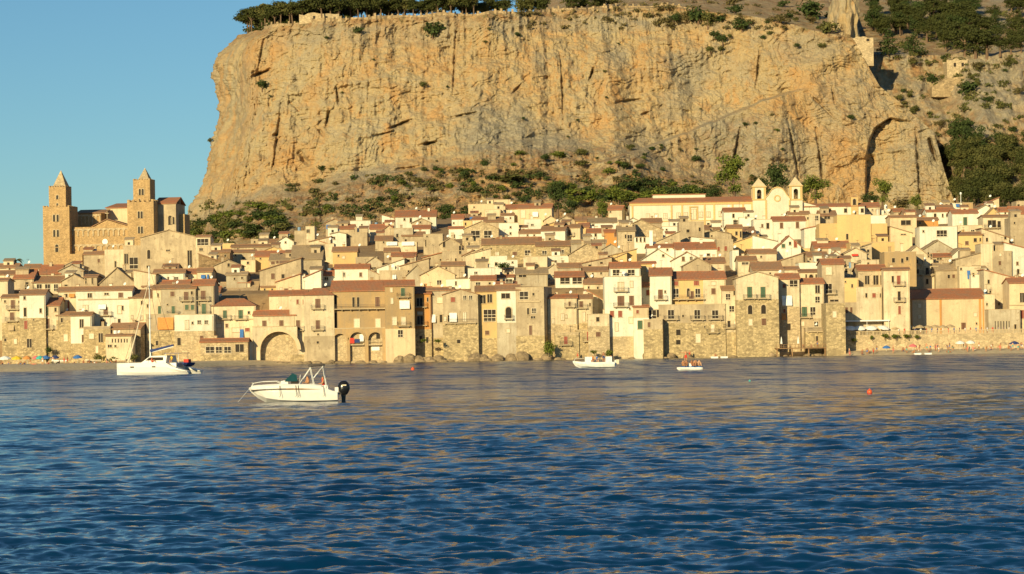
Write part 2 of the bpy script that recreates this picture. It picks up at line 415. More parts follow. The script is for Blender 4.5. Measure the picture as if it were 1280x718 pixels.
for k in range(110):
    lam = .20 * (3.6 / .20) ** (r2.random() ** .95)
    th = r2.normal(math.radians(-98), math.radians(26))
    kx, ky = math.cos(th) * 2 * math.pi / lam, math.sin(th) * 2 * math.pi / lam
    amp = .0066 * lam ** .66 * (.6 + .8 * r2.random())
    fade = np.clip(1.6 - (dY + dX) * 2.0 / lam, 0, 1)
    phs = kx * SX + ky * SY + r2.random() * 6.28 + 1.1 * vnoise(SX / (lam * 5), SY / (lam * 5), 0, k)
    s_ = np.sin(phs)
    SZ += amp * fade * (s_ + .28 * np.cos(2 * phs)) * (patch if lam < 5 else 1)
SZ *= np.interp(yr, [20, 26, 540, 600], [0, 1, 1, .15])[:, None]
SZ *= np.interp(np.abs(u), [1, 1.6], [1, 0])[None, :]
sea = grid_mesh('sea', SX, SY, SZ, mat_sea()); tag(sea, 'dark blue choppy sea', None, kind='structure')
sx_rows = yr

# ---- rock
def mat_rock(name, soilc=(.30, .17, .075)):
    m, nt, b = new_mat(name); p = wpos(nt)
    at = N(nt, 'ShaderNodeAttribute', attribute_name='soil').outputs['Fac']
    ag = N(nt, 'ShaderNodeAttribute', attribute_name='grey').outputs['Fac']
    big = noise(nt, mapping(nt, p, (1, 1, .7)), .020, 5, .65, .6)
    vert = noise(nt, mapping(nt, p, (1, 1, .11)), .17, 6, .68, .7)
    vert2 = noise(nt, mapping(nt, p, (1, 1, .16)), .55, 5, .7, .4)
    med = noise(nt, p, .12, 6, .7, .5); fine = noise(nt, p, .8, 7, .8)
    col = mix(nt, ramp(nt, big, [(.36, 0), (.62, 1)]), (.42, .335, .19), (.43, .305, .15))
    col = mix(nt, ramp(nt, vert, [(.50, 0), (.64, .8)]), col, (.48, .265, .095))
    rust = noise(nt, mapping(nt, p, (1, 1, .5)), .035, 5, .7, .8)
    col = mix(nt, ramp(nt, rust, [(.50, 0), (.60, .65)]), col, (.46, .26, .10))
    col = mix(nt, ramp(nt, rust, [(.34, .6), (.44, 0)]), col, (.34, .29, .20))
    col = mix(nt, ramp(nt, vert, [(.30, .7), (.45, 0)]), col, (.36, .29, .19))
    col = mix(nt, ramp(nt, vert2, [(.56, 0), (.74, .5)]), col, (.34, .225, .11))
    col = mix(nt, ramp(nt, med, [(.56, 0), (.72, .7)]), col, (.50, .41, .25))
    gf = N(nt, 'ShaderNodeMath', operation='MULTIPLY'); nt.links.new(ag, gf.inputs[0]); nt.links.new(ramp(nt, med, [(.25, .45), (.55, 1)]), gf.inputs[1])
    col = mix(nt, gf.outputs[0], col, mix(nt, ramp(nt, fine, [(.35, 0), (.65, 1)]), (.20, .165, .11), (.42, .36, .25)))
    soil = mix(nt, ramp(nt, fine, [(.3, 0), (.7, 1)]), tuple(v * .75 for v in soilc), tuple(v * 1.35 for v in soilc))
    soil = mix(nt, ramp(nt, noise(nt, p, .25, 5, .7), [(.50, 0), (.60, .8)]), soil, (.12, .115, .045))
    sf = N(nt, 'ShaderNodeMath', operation='MULTIPLY'); nt.links.new(at, sf.inputs[0]); nt.links.new(ramp(nt, noise(nt, p, .16, 6, .75), [(.44, .05), (.56, 1)]), sf.inputs[1])
    col = mix(nt, sf.outputs[0], col, soil)
    col = mix(nt, ramp(nt, fine, [(.58, 0), (.72, .6)]), col, (.19, .14, .08))
    nt.links.new(col, b.inputs['Base Color']); b.inputs['Roughness'].default_value = .95
    pits = noise(nt, mapping(nt, p, (1, 1, .55)), .33, 7, .78, .8)
    col = mix(nt, ramp(nt, pits, [(.32, .7), (.44, 0)]), col, (.20, .14, .075))
    col = mix(nt, ramp(nt, pits, [(.56, 0), (.70, .6)]), col, (.54, .43, .26))
    nt.links.new(col, b.inputs['Base Color'])
    hh = N(nt, 'ShaderNodeMath', operation='MULTIPLY_ADD'); hh.inputs[1].default_value = .55; nt.links.new(fine, hh.inputs[0]); nt.links.new(vert2, hh.inputs[2])
    bump(nt, b, hh.outputs[0], .8, 1.3)
    return m
MROCK = mat_rock('limestone_rock')
RIMX = [200, 283, 300, 340, 400, 470, 600, 700, 760, 830, 900, 950, 1000, 1030, 1065, 1100]
RIMY = [60, 48, 40, 35, 28, 23, 19, 15, 11, 10, 16, 22, 34, 42, 49, 75]
nu, nv = 1150, 470
U = np.linspace(0, 1, nu)[None, :].repeat(nv, 0); S = np.linspace(0, 1, nv)[:, None].repeat(nu, 1)
xL = sinterp(S, [0, .135, .29, .35, .43, .54, .66, .795, .90, .96, 1], [205, 217, 230, 238, 251, 262, 271, 266, 263, 276, 300], .012)
xL = xL - 5 * np.clip((S - .3) / .3, 0, 1) + 2.2 * fbm(S * 12, 0 * S, 0 * S, 4, 40)
xR = np.interp(S, [0, .145, .37, .58, .72, .85, 1], [1222, 1196, 1180, 1168, 1134, 1100, 1068])
px = xL + U * (xR - xL)
base = np.interp(px, [212, 320, 420, 1222], [352, 325, 300, 292])
rim = np.interp(px, RIMX, RIMY) + 1.8 * fbm(px / 22, 0 * px, 0 * px, 4, 41)
py = base + S * (rim - base)
sw = sinterp(px, [230, 300, 400, 520, 620, 780, 860, 940, 1000, 1060, 1200], [.20, .26, .25, .33, .40, .42, .28, .20, .12, .08, .06])
sw = sw + .035 * fbm(px / 60, 0 * px, 0 * px, 4, 42)
T = np.clip(S / sw, 0, 1)
W = np.clip((S - sw) / (1 - sw), 0, 1)
Y = 852 + 74 * T ** .9 + 46 * W + np.where(S > sw, 5, 0) * np.clip((S - sw) / .03, 0, 1)
Y += -26 * np.exp(-((px - 1050) / 130) ** 2) * (.4 + .6 * np.clip(S * 2, 0, 1))
Y += 12 * np.sin(px / 1280 * 9 + 1)
YF = 85 * np.clip(1 - U / .075, 0, 1) ** 2
Y += YF
# diagonal ledge: rock below it stands forward
ly = sinterp(px, [740, 770, 850, 900, 965, 1010], [205, 195, 168, 148, 120, 108], 15) + 2.5 * fbm(px / 14, 0 * px, 0 * px, 3, 77)
below = np.clip((py - ly) / 3, 0, 1) * np.clip((px - 735) / 40, 0, 1) * np.clip((1010 - px) / 45, 0, 1)
Y -= below * 13 * np.clip((330 - py) / 90, 0, 1)
# tall niche in the headland
nx = np.interp(py, [140, 152, 160, 175, 195, 250, 300], [1124, 1104, 1093, 1086, 1082, 1081, 1082])
ins = np.clip((px - nx) / 2.2, 0, 1) * np.clip((1142 - px) / 50, 0, 1) ** .8 * np.clip((py - 146 - (px - 1110).clip(0) * .15) / 3, 0, 1)
Y += 9 * ins * np.clip((265 - py) / 40, .15, 1)
ag = np.zeros_like(px)
def blob(cx, cy, rx, ry, a=1):
    q = ((px - cx) / rx) ** 2 + ((py - cy) / ry) ** 2 + .7 * fbm(px / 26, py / 26, 0, 4, 50)
    return a * np.clip(1.25 - q, 0, 1)
for bb in [(625, 165, 60, 42), (690, 182, 50, 35), (860, 92, 34, 34, .9), (675, 75, 14, 22, .6), (770, 72, 22, 14, .7), (840, 130, 18, 24, .7), (930, 185, 110, 45, .9), (330, 265, 110, 30, .7),
           (480, 230, 110, 22, .8), (1010, 60, 60, 25, .6), (450, 45, 120, 16, .6), (720, 30, 200, 12, .7), (1060, 130, 60, 50, .45), (1150, 190, 30, 60, .6), (800, 190, 60, 30, .8), (300, 120, 28, 60, .35)]:
    ag = np.maximum(ag, blob(*bb))
soil = np.clip((sw + .01 - S) / .05, 0, 1) * np.clip((1040 - px) / 120, 0, 1)
soil = np.maximum(soil, np.clip((S - .965) / .02, 0, 1) * .9)
soil = np.maximum(soil, .8 * below * np.clip((py - ly - 6) / 10, 0, 1) * .6)
X = (px - 640) * CR + (Y0 - py) * SR; Zp = -(px - 640) * SR + (Y0 - py) * CR
Xw, Zw = X / F * Y, H + Zp / F * Y
rock = 1 - .55 * np.clip((sw - S) / .05, 0, 1)
Q = Xw - YF * .9
D = 8.0 * fbm(Q / 42, 0, Zw / 50, 3, 1)
D = D + 4.6 * ridged(Q / 26, 0, Zw / 60, 3, 2) * rock
D = D + 1.7 * ridged(Q / 8.5, 0, Zw / 22, 4, 3, .6) * rock
D = D + 3.0 * fbm(Q / 5.5, 0, Zw / 3.8, 5, 4, .68)
D = D + 1.5 * ridged(Q / 3.2, Zw / 40, Zw / 12, 3, 14, .6) * np.clip(fbm(Q / 25, 0, Zw / 25, 2, 15) * 2 + .6, 0, 1) * rock
cell = np.round(fbm(Q / 15, 0, Zw / 11, 3, 6) * 5) / 5
D = D + 3.6 * cell * rock
cell2 = np.round(fbm(Q / 6, 0, Zw / 5, 3, 16) * 4) / 4
D = D + 1.3 * cell2
strat = ridged((-Xw * .12 + Zw) / 7, Q / 45, 0, 3, 8)          # tilted beds
D = D + 2.2 * strat * rock * np.clip(fbm(Xw / 30, 0, Zw / 25, 2, 9) * 2 + .3, 0, 1)
def crack(x0, y0, x1, y1, wpx, dep):
    global D
    dx, dy = x1 - x0, y1 - y0; L = math.hypot(dx, dy)
    t = np.clip(((px - x0) * dx + (py - y0) * dy) / L ** 2, 0, 1)
    d = np.hypot(px - (x0 + t * dx), py - (y0 + t * dy)) + 1.2 * fbm(px / 7, py / 7, 0, 2, 12)
    D = D - dep * np.clip(1 - d / wpx, 0, 1) ** .7 * np.sin(np.clip(t, .04, .96) * math.pi) ** .5
for c in [(316, 96, 338, 87, 2.5, 6), (420, 108, 424, 132, 2, 5), (411, 140, 408, 158, 2, 4), (375, 192, 385, 205, 4, 6), (362, 128, 376, 140, 2, 3), (484, 162, 514, 150, 2.4, 6), (470, 170, 492, 164, 2, 4),
          (524, 182, 546, 178, 2, 5), (488, 214, 530, 208, 3, 5), (742, 85, 737, 100, 2, 6), (800, 145, 816, 138, 2, 3), (805, 124, 770, 128, 1.6, 3), (560, 148, 600, 140, 1.8, 3), (405, 170, 396, 160, 2, 3),
          (340, 170, 348, 168, 2, 4), (398, 245, 404, 275, 4, 7), (640, 118, 652, 105, 1.8, 3), (1014, 120, 1045, 150, 2, 3), (1162, 175, 1170, 200, 3, 12), (1120, 133, 1160, 140, 1.6, 3), (1040, 110, 1044, 130, 1.8, 3),
          (300, 60, 292, 110, 2, 3), (330, 50, 322, 90, 2, 3), (352, 130, 340, 220, 2, 3.5), (570, 40, 566, 120, 1.8, 3), (700, 60, 705, 150, 1.8, 3), (950, 60, 945, 110, 1.8, 3), (985, 150, 1000, 230, 2, 4), (1020, 160, 1030, 240, 2, 4), (925, 160, 915, 215, 2, 4), (1145, 160, 1150, 250, 2, 4)]:
    crack(*c)
D = D + (3.2 * ridged(Q / 9, 0, Zw / 5, 4, 18) + 1.8 * cell2 + 1.5 * ridged(Q / 3, 0, Zw / 2.5, 3, 19)) * np.clip((sw - S) / .05, 0, 1)
edge = np.clip(U / .02, .25, 1)
wl = np.clip(1 - U / .06, 0, 1) * .85
Y2 = Y - D * edge * (1 - wl)
Xw, Zw = X / F * Y2 - (D - 5) * .9 * wl, H + Zp / F * Y2
# rows behind the rim and columns that carry the rock round its left and right flanks
tb = np.array([1.5, 4, 8, 14, 22, 34, 50, 75, 110, 160, 230, 330])
slope = np.interp(px[-1], [300, 560, 700, 1000, 1068], [.01, .02, .17, .24, .30])
top_r = []
for t in tb:
    x = Xw[-1] + t * Xw[-1] / Y2[-1] * .6; y = Y2[-1] + t
    z = Zw[-1] + slope * t * (1 + .0 * t) + 1.4 * fbm(x / 14, y / 14, 0, 4, 21) * min(1, t / 8)
    top_r.append((x, y, z))
Xa = np.vstack([Xw] + [r[0] for r in top_r]); Ya = np.vstack([Y2] + [r[1] for r in top_r]); Za = np.vstack([Zw] + [r[2] for r in top_r])
so = np.vstack([soil] + [np.ones((1, nu)) * .95] * len(tb)); ga = np.vstack([ag] + [np.ones((1, nu)) * .3] * len(tb))
tc = np.array([400, 260, 160, 100, 60, 30, 12])
Lx = Xa[:, :1] + tc[None] * (Xa[:, :1] / Ya[:, :1] + .12) + 3 * fbm(tc[None] / 20 + 0 * Xa[:, :1], Za[:, :1] / 20, 0, 3, 31); Ly = Ya[:, :1] + tc[None]; Lz = np.repeat(Za[:, :1], len(tc), 1)
tc2 = tc[::-1]
Rx = Xa[:, -1:] + tc2[None] * (Xa[:, -1:] / Ya[:, -1:] - .10); Ry = Ya[:, -1:] + tc2[None]; Rz = np.repeat(Za[:, -1:], len(tc), 1)
Xa = np.hstack([Lx, Xa, Rx]); Ya = np.hstack([Ly, Ya, Ry]); Za = np.hstack([Lz, Za, Rz])
pad = lambda a: np.hstack([np.repeat(a[:, :1], len(tc), 1), a, np.repeat(a[:, -1:], len(tc), 1)])
cliff = grid_mesh('cliff', Xa, Ya, Za, MROCK, attr={'soil': pad(so), 'grey': pad(ga)}); tag(cliff, 'huge ochre limestone cliff above the town', None, kind='structure')
cx_, cy_ = proj(Xa, Ya, Za)
CL = (cx_, cy_, Xa, Ya, Za)

# far hillside on the right
rows = [(330, 862), (290, 876), (262, 888), (215, 908), (180, 928), (150, 946), (120, 962), (92, 974), (68, 984), (64, 1020), (42, 1075), (15, 1140), (-15, 1250), (-60, 1330), (-110, 1450)]
nu2, nv2 = 620, 420
t = np.linspace(0, len(rows) - 1, nv2)[:, None].repeat(nu2, 1); px2 = np.linspace(1030, 1560, nu2)[None, :].repeat(nv2, 0)
py2 = np.interp(t, range(len(rows)), [r[0] for r in rows]); Yh = np.interp(t, range(len(rows)), [r[1] for r in rows])
crest = np.clip((px2 - 1120) / 90, 0, 1)
Yh = Yh + 22 * (lambda t: t * t * (3 - 2 * t))(np.clip((1240 + 12 * fbm(py2 / 25, 0, 0, 3, 68) - px2) / 75, 0, 1))
_t = np.clip((1212 - px2) / 30, 0, 1); _t = _t * _t * (3 - 2 * _t); Yh = Yh * (1 - _t) + np.maximum(Yh, 958 + (300 - py2) * .05) * _t
py2 = py2 + crest * 6 * fbm(px2 / 20, 0, 0, 3, 60) * ((py2 < 95) & (py2 > 60))
Xp = (px2 - 640) * CR + (Y0 - py2) * SR; Zp2 = -(px2 - 640) * SR + (Y0 - py2) * CR
xw, zw = Xp / F * Yh, Zp2 / F * Yh
Dh = 8 * fbm(xw / 45, 0, zw / 40, 3, 61) + 6 * ridged(xw / 18, 0, zw / 22, 4, 62) + 3.4 * ridged(xw / 6, 0, zw / 9, 4, 63) + 2.4 * fbm(xw / 3, 0, zw / 3, 4, 64, .6)
rk = np.clip(1.3 - ((px2 - 1245) / 70) ** 2 - ((py2 - 105) / 48) ** 2 + .5 * fbm(px2 / 12, py2 / 12, 0, 4, 66), 0, 1)
rk = np.maximum(rk, np.clip(1.4 * fbm(px2 / 24, py2 / 10, 0, 4, 67) + .1, 0, 1))
Dh = Dh * (.7 + .5 * rk)
Yh = Yh - Dh
xw, zw = Xp / F * Yh, H + Zp2 / F * Yh
hill = grid_mesh('hillside', xw, Yh, zw, MROCK, attr={'soil': 1 - rk, 'grey': np.clip(.35 + rk, 0, 1)}); tag(hill, 'rocky hillside rising behind the town on the right', None, kind='structure')
HL = (px2 + 0, py2 + 0, xw, Yh, zw)
a_, b_ = proj(xw, Yh, zw); HL = (a_, b_, xw, Yh, zw)
# low land behind the cathedral, falling to the water on the far side
def on(surf, qx, qy):
    d = (surf[0] - qx) ** 2 + (surf[1] - qy) ** 2
    d = np.where(d < 9, surf[3] * .001, d + 100)     # nearest face of those close enough
    k = np.unravel_index(np.argmin(d), d.shape)
    return Vector((surf[2][k], surf[3][k], surf[4][k]))
# ================================================================== HOUSES
K = 4.785
TILE = {'A': (0, 320), 'B': (180, 320), 'C': (360, 320), 'D': (540, 320), 'E': (720, 320), 'F': (900, 320), 'G': (1080, 320),
        'a': (220, 240), 'b': (400, 230), 'c': (580, 230), 'd': (760, 210), 'e': (920, 200), 'f': (1080, 210), 'K': (0, 190)}
FRONT = []
def opening(root, k, u, z, wd, ht, bal, yf=0.0, wallmat='cr'):
    """one window, door or cloth: u = centre, z = centre height, metres, on the facade plane y = yf"""
    mb = MB(); x0, x1, z0, z1 = u - wd / 2, u + wd / 2, z - ht / 2, z + ht / 2
    d = yf - .015
    if k in 'wbgrdlkO':
        fr = 'frame' if k != 'k' else 'pale'
        name = 'door' if k == 'd' else 'window'
        t = .09
        mb.box(x0, x1, d, yf + .3, z0, z1, 'glass')                                   # dark opening
        mb.box(x0 - t, x0, yf - .10, yf + .2, z0 - .05, z1 + t, fr); mb.box(x1, x1 + t, yf - .10, yf + .2, z0 - .05, z1 + t, fr)
        mb.box(x0, x1, yf - .10, yf + .2, z1, z1 + t, fr)
        o = mb.build(name, root)
        s = MB(); s.box(x0 - t - .08, x1 + t + .08, yf - .20, yf + .1, z0 - .15, z0 - .052, fr); s.build('sill', o)
        if k in 'bgrld':
            m = {'b': 'brown', 'g': 'green', 'r': 'red', 'l': 'pale', 'd': 'brown'}[k]
            sh = MB(); g = .03
            sh.box(x0 + .04, u - g, yf - .06, yf - .018, z0 + .02, z1 - .04, m); sh.box(u + g, x1 - .04, yf - .06, yf - .018, z0 + .02, z1 - .04, m)
            n = max(3, int(ht / .35))
            for i in range(n):
                zz = z0 + (i + .5) * ht / n
                sh.box(x0 + .09, u - g - .05, yf - .085, yf - .061, zz - .05, zz + .05, m); sh.box(u + g + .05, x1 - .09, yf - .085, yf - .061, zz - .05, zz + .05, m)
            sh.build('shutter', o)
        elif k == 'k':
            sh = MB(); n = max(2, int(round(wd / 1.1)))
            for i in range(1, n):
                xx = x0 + wd * i / n; sh.box(xx - .04, xx + .04, yf - .05, yf - .018, z0, z1, 'pale')
            sh.box(x0, x1, yf - .048, yf - .019, z0 + ht * .32, z0 + ht * .37, 'pale'); sh.build('glazing_bar', o)
        elif wd > .9:
            sh = MB(); sh.box(u - .035, u + .035, yf - .05, yf - .018, z0, z1, 'pale'); sh.build('glazing_bar', o)
    elif k == 'a':                                                                    # arched opening with a pale surround
        def arch(r0x, ex, zt, n=10):
            sp = zt - r0x
            return [(u - r0x, z0), (u + r0x, z0)] + [(u + r0x * math.cos(a), sp + r0x * math.sin(a)) for a in [math.pi * i / n for i in range(n + 1)]]
        mb.prism(arch(wd / 2, 0, z1), d, yf + .2, 'glass'); o = mb.build('window', root)
        fr = MB(); n = 10; sp = z1 - wd / 2; r = wd / 2
        pin = [(u - r, z0)] + [(u + r * math.cos(a), sp + r * math.sin(a)) for a in [math.pi * (1 - i / n) for i in range(n + 1)]] + [(u + r, z0)]
        r2 = r + .22
        pout = [(u - r2, z0)] + [(u + r2 * math.cos(a), sp + r2 * math.sin(a)) for a in [math.pi * (1 - i / n) for i in range(n + 1)]] + [(u + r2, z0)]
        for i in range(len(pin) - 1):
            fr.prism([pin[i], pin[i + 1], pout[i + 1], pout[i]], yf - .12, yf + .1, 'frame')
        fr.build('frame', o)
    elif k == 'n':                                                                    # hole: a dark panel paints the shade inside
        mb.box(x0, x1, d, yf + .2, z0, z1, 'glass'); o = mb.build('window', root)
        s = MB(); s.box(x0 - .1, x1 + .1, yf - .08, yf + .1, z1, z1 + .12, 'frame'); s.build('lintel', o)
    elif k == 'c':                                                                    # closed, filled-in window
        mb.box(x0, x1, yf - .05, yf + .2, z0, z1, 'pale'); o = mb.build('blind_window', root)
        s = MB(); s.box(x0 - .12, x1 + .12, yf - .14, yf + .1, z1, z1 + .14, 'frame'); s.box(x0 - .1, x1 + .1, yf - .16, yf + .1, z0 - .13, z0, 'frame'); s.box(x0 - .12, x0, yf - .12, yf + .1, z0 - .05, z1 + .05, 'frame'); s.box(x1, x1 + .12, yf - .12, yf + .1, z0 - .05, z1 + .05, 'frame'); s.build('frame', o)
    elif k in 'oWRBT':                                                                # awning or blind hung in front of the wall
        m = {'o': 'clorange', 'W': 'clwhite', 'R': 'clred', 'B': 'clblue', 'T': 'cltan'}[k]
        n = 5; vs_, fs_ = [], []
        for i in range(n + 1):
            t = i / n; zz = z1 - ht * t; yy = yf - .12 - .55 * math.sin(t * math.pi / 2)
            vs_ += [(x0, yy, zz), (x1, yy, zz), (x1, yy + .05, zz), (x0, yy + .05, zz)]
        for i in range(n):
            for q in range(4): fs_.append((4 * i + q, 4 * i + (q + 1) % 4, 4 * i + 4 + (q + 1) % 4, 4 * i + 4 + q))
        fs_ += [(0, 3, 2, 1), (4 * n, 4 * n + 1, 4 * n + 2, 4 * n + 3)]
        mb.raw(vs_, fs_, m); mb.tube([(x0 - .1, yf - .1, z1 + .03), (x1 + .1, yf - .1, z1 + .03)], .05, 'frame')
        o = mb.build('awning', root)
    if bal:
        bw = wd / 2 + bal; zb = z0 - .2; pr = .95
        b = MB(); b.box(u - bw, u + bw, yf - pr, yf + .1, zb - .16, zb, 'frame')
        for s_ in (-.7, .7): b.box(u + s_ * bw - .08, u + s_ * bw + .08, yf - pr * .6, yf + .05, zb - .42, zb - .162, 'frame')
        bo = b.build('balcony', root)
        r = MB(); n = max(4, int(bw * 2 / .28))
        for i in range(n + 1):
            xx = u - bw + .03 + (2 * bw - .06) * i / n; r.box(xx - .016, xx + .016, yf - pr + .02, yf - pr + .05, zb, zb + .95, 'iron')
        r.box(u - bw, u + bw, yf - pr + .01, yf - pr + .06, zb + .951, zb + 1.0, 'iron')
        for s_ in (-1, 1):
            r.box(u + s_ * (bw - .03) - .02, u + s_ * (bw - .03) + .02, yf - pr + .07, yf, zb + .95, zb + .99, 'iron')
            for j in range(3): r.box(u + s_ * (bw - .03) - .015, u + s_ * (bw - .03) + .015, yf - pr + .25 + j * .25, yf - pr + .28 + j * .25, zb, zb + .949, 'iron')
        r.build('railing', bo)
    return o

def roof_part(root, typ, Wd, D, h, hr, mat, wall):
    """h = eave height, hr = rise; roof over x in [-Wd/2, Wd/2], y in [0, D]"""
    x0, x1 = -Wd / 2, Wd / 2; o = .28; f = .38; t = .22
    mb = MB()
    if typ == 'L':
        yr_ = max(min(hr / .38, D * .62), min(2.2, D / 2)); s = hr / yr_; sb = hr / max(D - yr_, .5)
        sb = min(sb, .9); zb = h + hr - sb * (D - yr_)
        mb.slab((x0 - o, -f, h - s * f + t), (x1 + o, -f, h - s * f + t), (x1 + o, yr_, h + hr + t), (x0 - o, yr_, h + hr + t), t, mat)
        mb.slab((x0 - o, yr_ + .002, h + hr + t), (x1 + o, yr_ + .002, h + hr + t), (x1 + o, D + f, zb - sb * f + t), (x0 - o, D + f, zb - sb * f + t), t, mat)
        mb.tube([(x0 - o, yr_, h + hr + t + .02), (x1 + o, yr_, h + hr + t + .02)], .13, mat, 6)
        wall.prism_yz = [(0, h), (yr_, h + hr), (D, zb)]
        for xx in (x0, x1 - .3): pass
        return mb.build('roof', root), yr_
    if typ == 'G':
        xm = 0; s = hr / (Wd / 2)
        mb.slab((x0 - o, -f, h - s * o + t), (xm, -f, h + hr + t), (xm, D + f, h + hr + t), (x0 - o, D + f, h - s * o + t), t, mat)
        mb.slab((xm + .002, -f, h + hr + t), (x1 + o, -f, h - s * o + t), (x1 + o, D + f, h - s * o + t), (xm + .002, D + f, h + hr + t), t, mat)
        mb.tube([(0, -f, h + hr + t + .02), (0, D + f, h + hr + t + .02)], .12, mat, 6)
    if typ in ('MR', 'ML'):
        hl, hh = (h, h + hr) if typ == 'MR' else (h + hr, h); s = (hh - hl) / Wd
        mb.slab((x0 - o, -f, hl - s * o + t), (x1 + o, -f, hh + s * o + t), (x1 + o, D + f, hh + s * o + t), (x0 - o, D + f, hl - s * o + t), t, mat)
    if typ == 'H':
        yr_ = min(D / 2, 3.5); q = min(Wd * .3, 3.5)
        v = [(x0 - o, -f, h), (x1 + o, -f, h), (x1 + o, D + f, h), (x0 - o, D + f, h), (x0 + q, yr_, h + hr), (x1 - q, yr_, h + hr)]
        mb.raw(v, [(0, 1, 5, 4), (1, 2, 5), (2, 3, 4, 5), (3, 0, 4), (0, 3, 2, 1)], mat)
    if typ == 'F':
        c = .18
        mb.box(x0 - .06, x1 + .06, -.06, c, h, h + .14, 'frame'); mb.box(x0 - .06, x0 + c, c, D, h, h + .14, 'frame'); mb.box(x1 - c, x1 + .06, c, D, h, h + .14, 'frame')
        mb.box(x0 - .06, x1 + .06, D, D + .1, h, h + .14, 'frame')
        mb.box(x0 + c, x1 - c, c, D, h - .05, h + .03, 'rg')
    return mb.build('roof', root), 0

nh = [0]
def house(tile, x0, x1, eave, ridge, base, wall, roof, typ, wins='', label='', Y=None, yaw=0, D=None, split=None, low='st', cat='house', name=None, extra=None, ant=None, z0=None):
    ox, oy = TILE[tile]; q = lambda a, b: (ox + a / K, oy + b / K)
    xm = (x0 + x1) / 2
    pe = q(xm, eave); pb = q(xm, base)
    nh[0] += 1
    if Y is None:
        Y = g_of_e(elev(*pb) + 9)
        Y = 600 if elev(*pb) < 10 else max(Y, 637 if pe[0] > 1118 else 627)
    Y += (nh[0] * .618 % 1) * (.25 if Y < 612 else 1.3)
    a, b = P(*q(x0, eave), Y), P(*q(x1, eave), Y)
    Wd = (b.x - a.x) / max(.5, math.cos(math.radians(yaw))); cx = (a.x + b.x) / 2
    if Y < 606: Wd += .7
    ze = P(*pe, Y).z
    zb = min(gz(cx, Y), gz(cx, Y + 8), gz(cx - Wd / 2, Y), gz(cx + Wd / 2, Y)) - 1.0 if Y > 604 else (-.6 if cx > -60 else .4)
    if z0 is not None: zb = z0
    h = ze - zb; hr = max(.25, P(*q(xm, ridge), Y).z - ze)
    if D is None: D = 9.5 if Y < 612 else 8.0
    if typ == 'L': hr *= 1.05; D = max(D, hr / .42 + 1.5)
    root = thing(name or {'house': 'house', 'villa': 'villa'}.get(cat, cat.replace(' ', '_')), label, cat, (cx, Y, zb), math.radians(yaw))
    if abs(yaw) > 1:   # keep the front-left corner where it is
        pass
    wm = wall.split('/')[0]; x0m, x1m = -Wd / 2, Wd / 2
    # wall
    zs = None
    if split is not None: zs = P(*q(xm, split), Y).z - zb
    mb = MB(); lo = 0 if zs is None else zs
    def body(m, z_lo, z_hi, grow=0):
        m_ = mb
        m_.box(x0m - grow, x1m + grow, -grow, D, z_lo, z_hi, m)
    if typ == 'G':
        mb.prism([(x0m, lo), (x1m, lo), (x1m, h), (0, h + hr), (x0m, h)], 0, D, wm)
    elif typ == 'MR': mb.prism([(x0m, lo), (x1m, lo), (x1m, h + hr), (x0m, h)], 0, D, wm)
    elif typ == 'ML': mb.prism([(x0m, lo), (x1m, lo), (x1m, h), (x0m, h + hr)], 0, D, wm)
    elif typ == 'L':
        yr_ = max(min(hr / .38, D * .62), min(2.2, D / 2)); sb = min(hr / max(D - yr_, .5), .9); zbk = h + hr - sb * (D - yr_)
        pr = [(0, lo), (D, lo), (D, zbk), (yr_, h + hr), (0, h)]
        v = [(x0m, y, z) for y, z in pr] + [(x1m, y, z) for y, z in pr]
        mb.raw(v, [(0, 1, 2, 3, 4), (9, 8, 7, 6, 5)] + [(i, i + 5, (i + 1) % 5 + 5, (i + 1) % 5) for i in range(5)], wm)
    else: mb.box(x0m, x1m, 0, D, lo, h, wm)
    mb.build('wall', root)
    if zs is not None:
        m2 = MB(); m2.box(x0m - .03, x1m + .03, -.06, D - .01, 0, zs, low); m2.build('lower_wall', root)
    rf, yr_ = roof_part(root, typ, Wd, D, h, hr, roof, mb)
    # openings
    hz = {}
    cz = math.cos(math.radians(yaw))
    rw = random.Random(nh[0] * 31 + 5)
    if not wins and Wd > 3.6 and Y > 626 and rw.random() < .8:
        for j in range(rw.choice([1, 2, 2, 3])):
            uu = rw.uniform(-.36, .36) * Wd; zz = h - rw.uniform(1.5, 2.6)
            opening(root, rw.choice('wwwbl'), uu, zz, rw.uniform(.6, 1.0), rw.uniform(.8, 1.3), 0, 0)
    if Y > 626 and Wd > 4.5 and rw.random() < .42 and cat == 'house':      # small rooftop or side rooms
        aw, ah, ad = rw.uniform(2, 3.4), rw.uniform(1.6, 2.4), rw.uniform(2, 3.5); au = rw.uniform(-.38, .38) * Wd; ay = rw.uniform(1.5, 3.5); az = h - .3 + (hr * .35 if typ != 'F' else 0)
        wm2 = rw.choice([wm, wm, 'cr', 'be', 'wh']); m2_ = MB(); m2_.box(au - aw / 2, au + aw / 2, ay, ay + ad, az - .8, az + ah, wm2); ar = m2_.build('rooftop_room', root)
        m2_ = MB(); m2_.slab((au - aw / 2 - .2, ay - .3, az + ah + .1), (au + aw / 2 + .2, ay - .3, az + ah + .1), (au + aw / 2 + .2, ay + ad + .2, az + ah + .9), (au - aw / 2 - .2, ay + ad + .2, az + ah + .9), .15, rw.choice(['rd', 'rb', 'rg', 'rl'])); m2_.build('roof', ar)
        if rw.random() < .6: m2_ = MB(); m2_.box(au - .4, au + .3, ay - .03, ay + .2, az + .7, az + 1.5, 'glass'); m2_.build('window', ar)
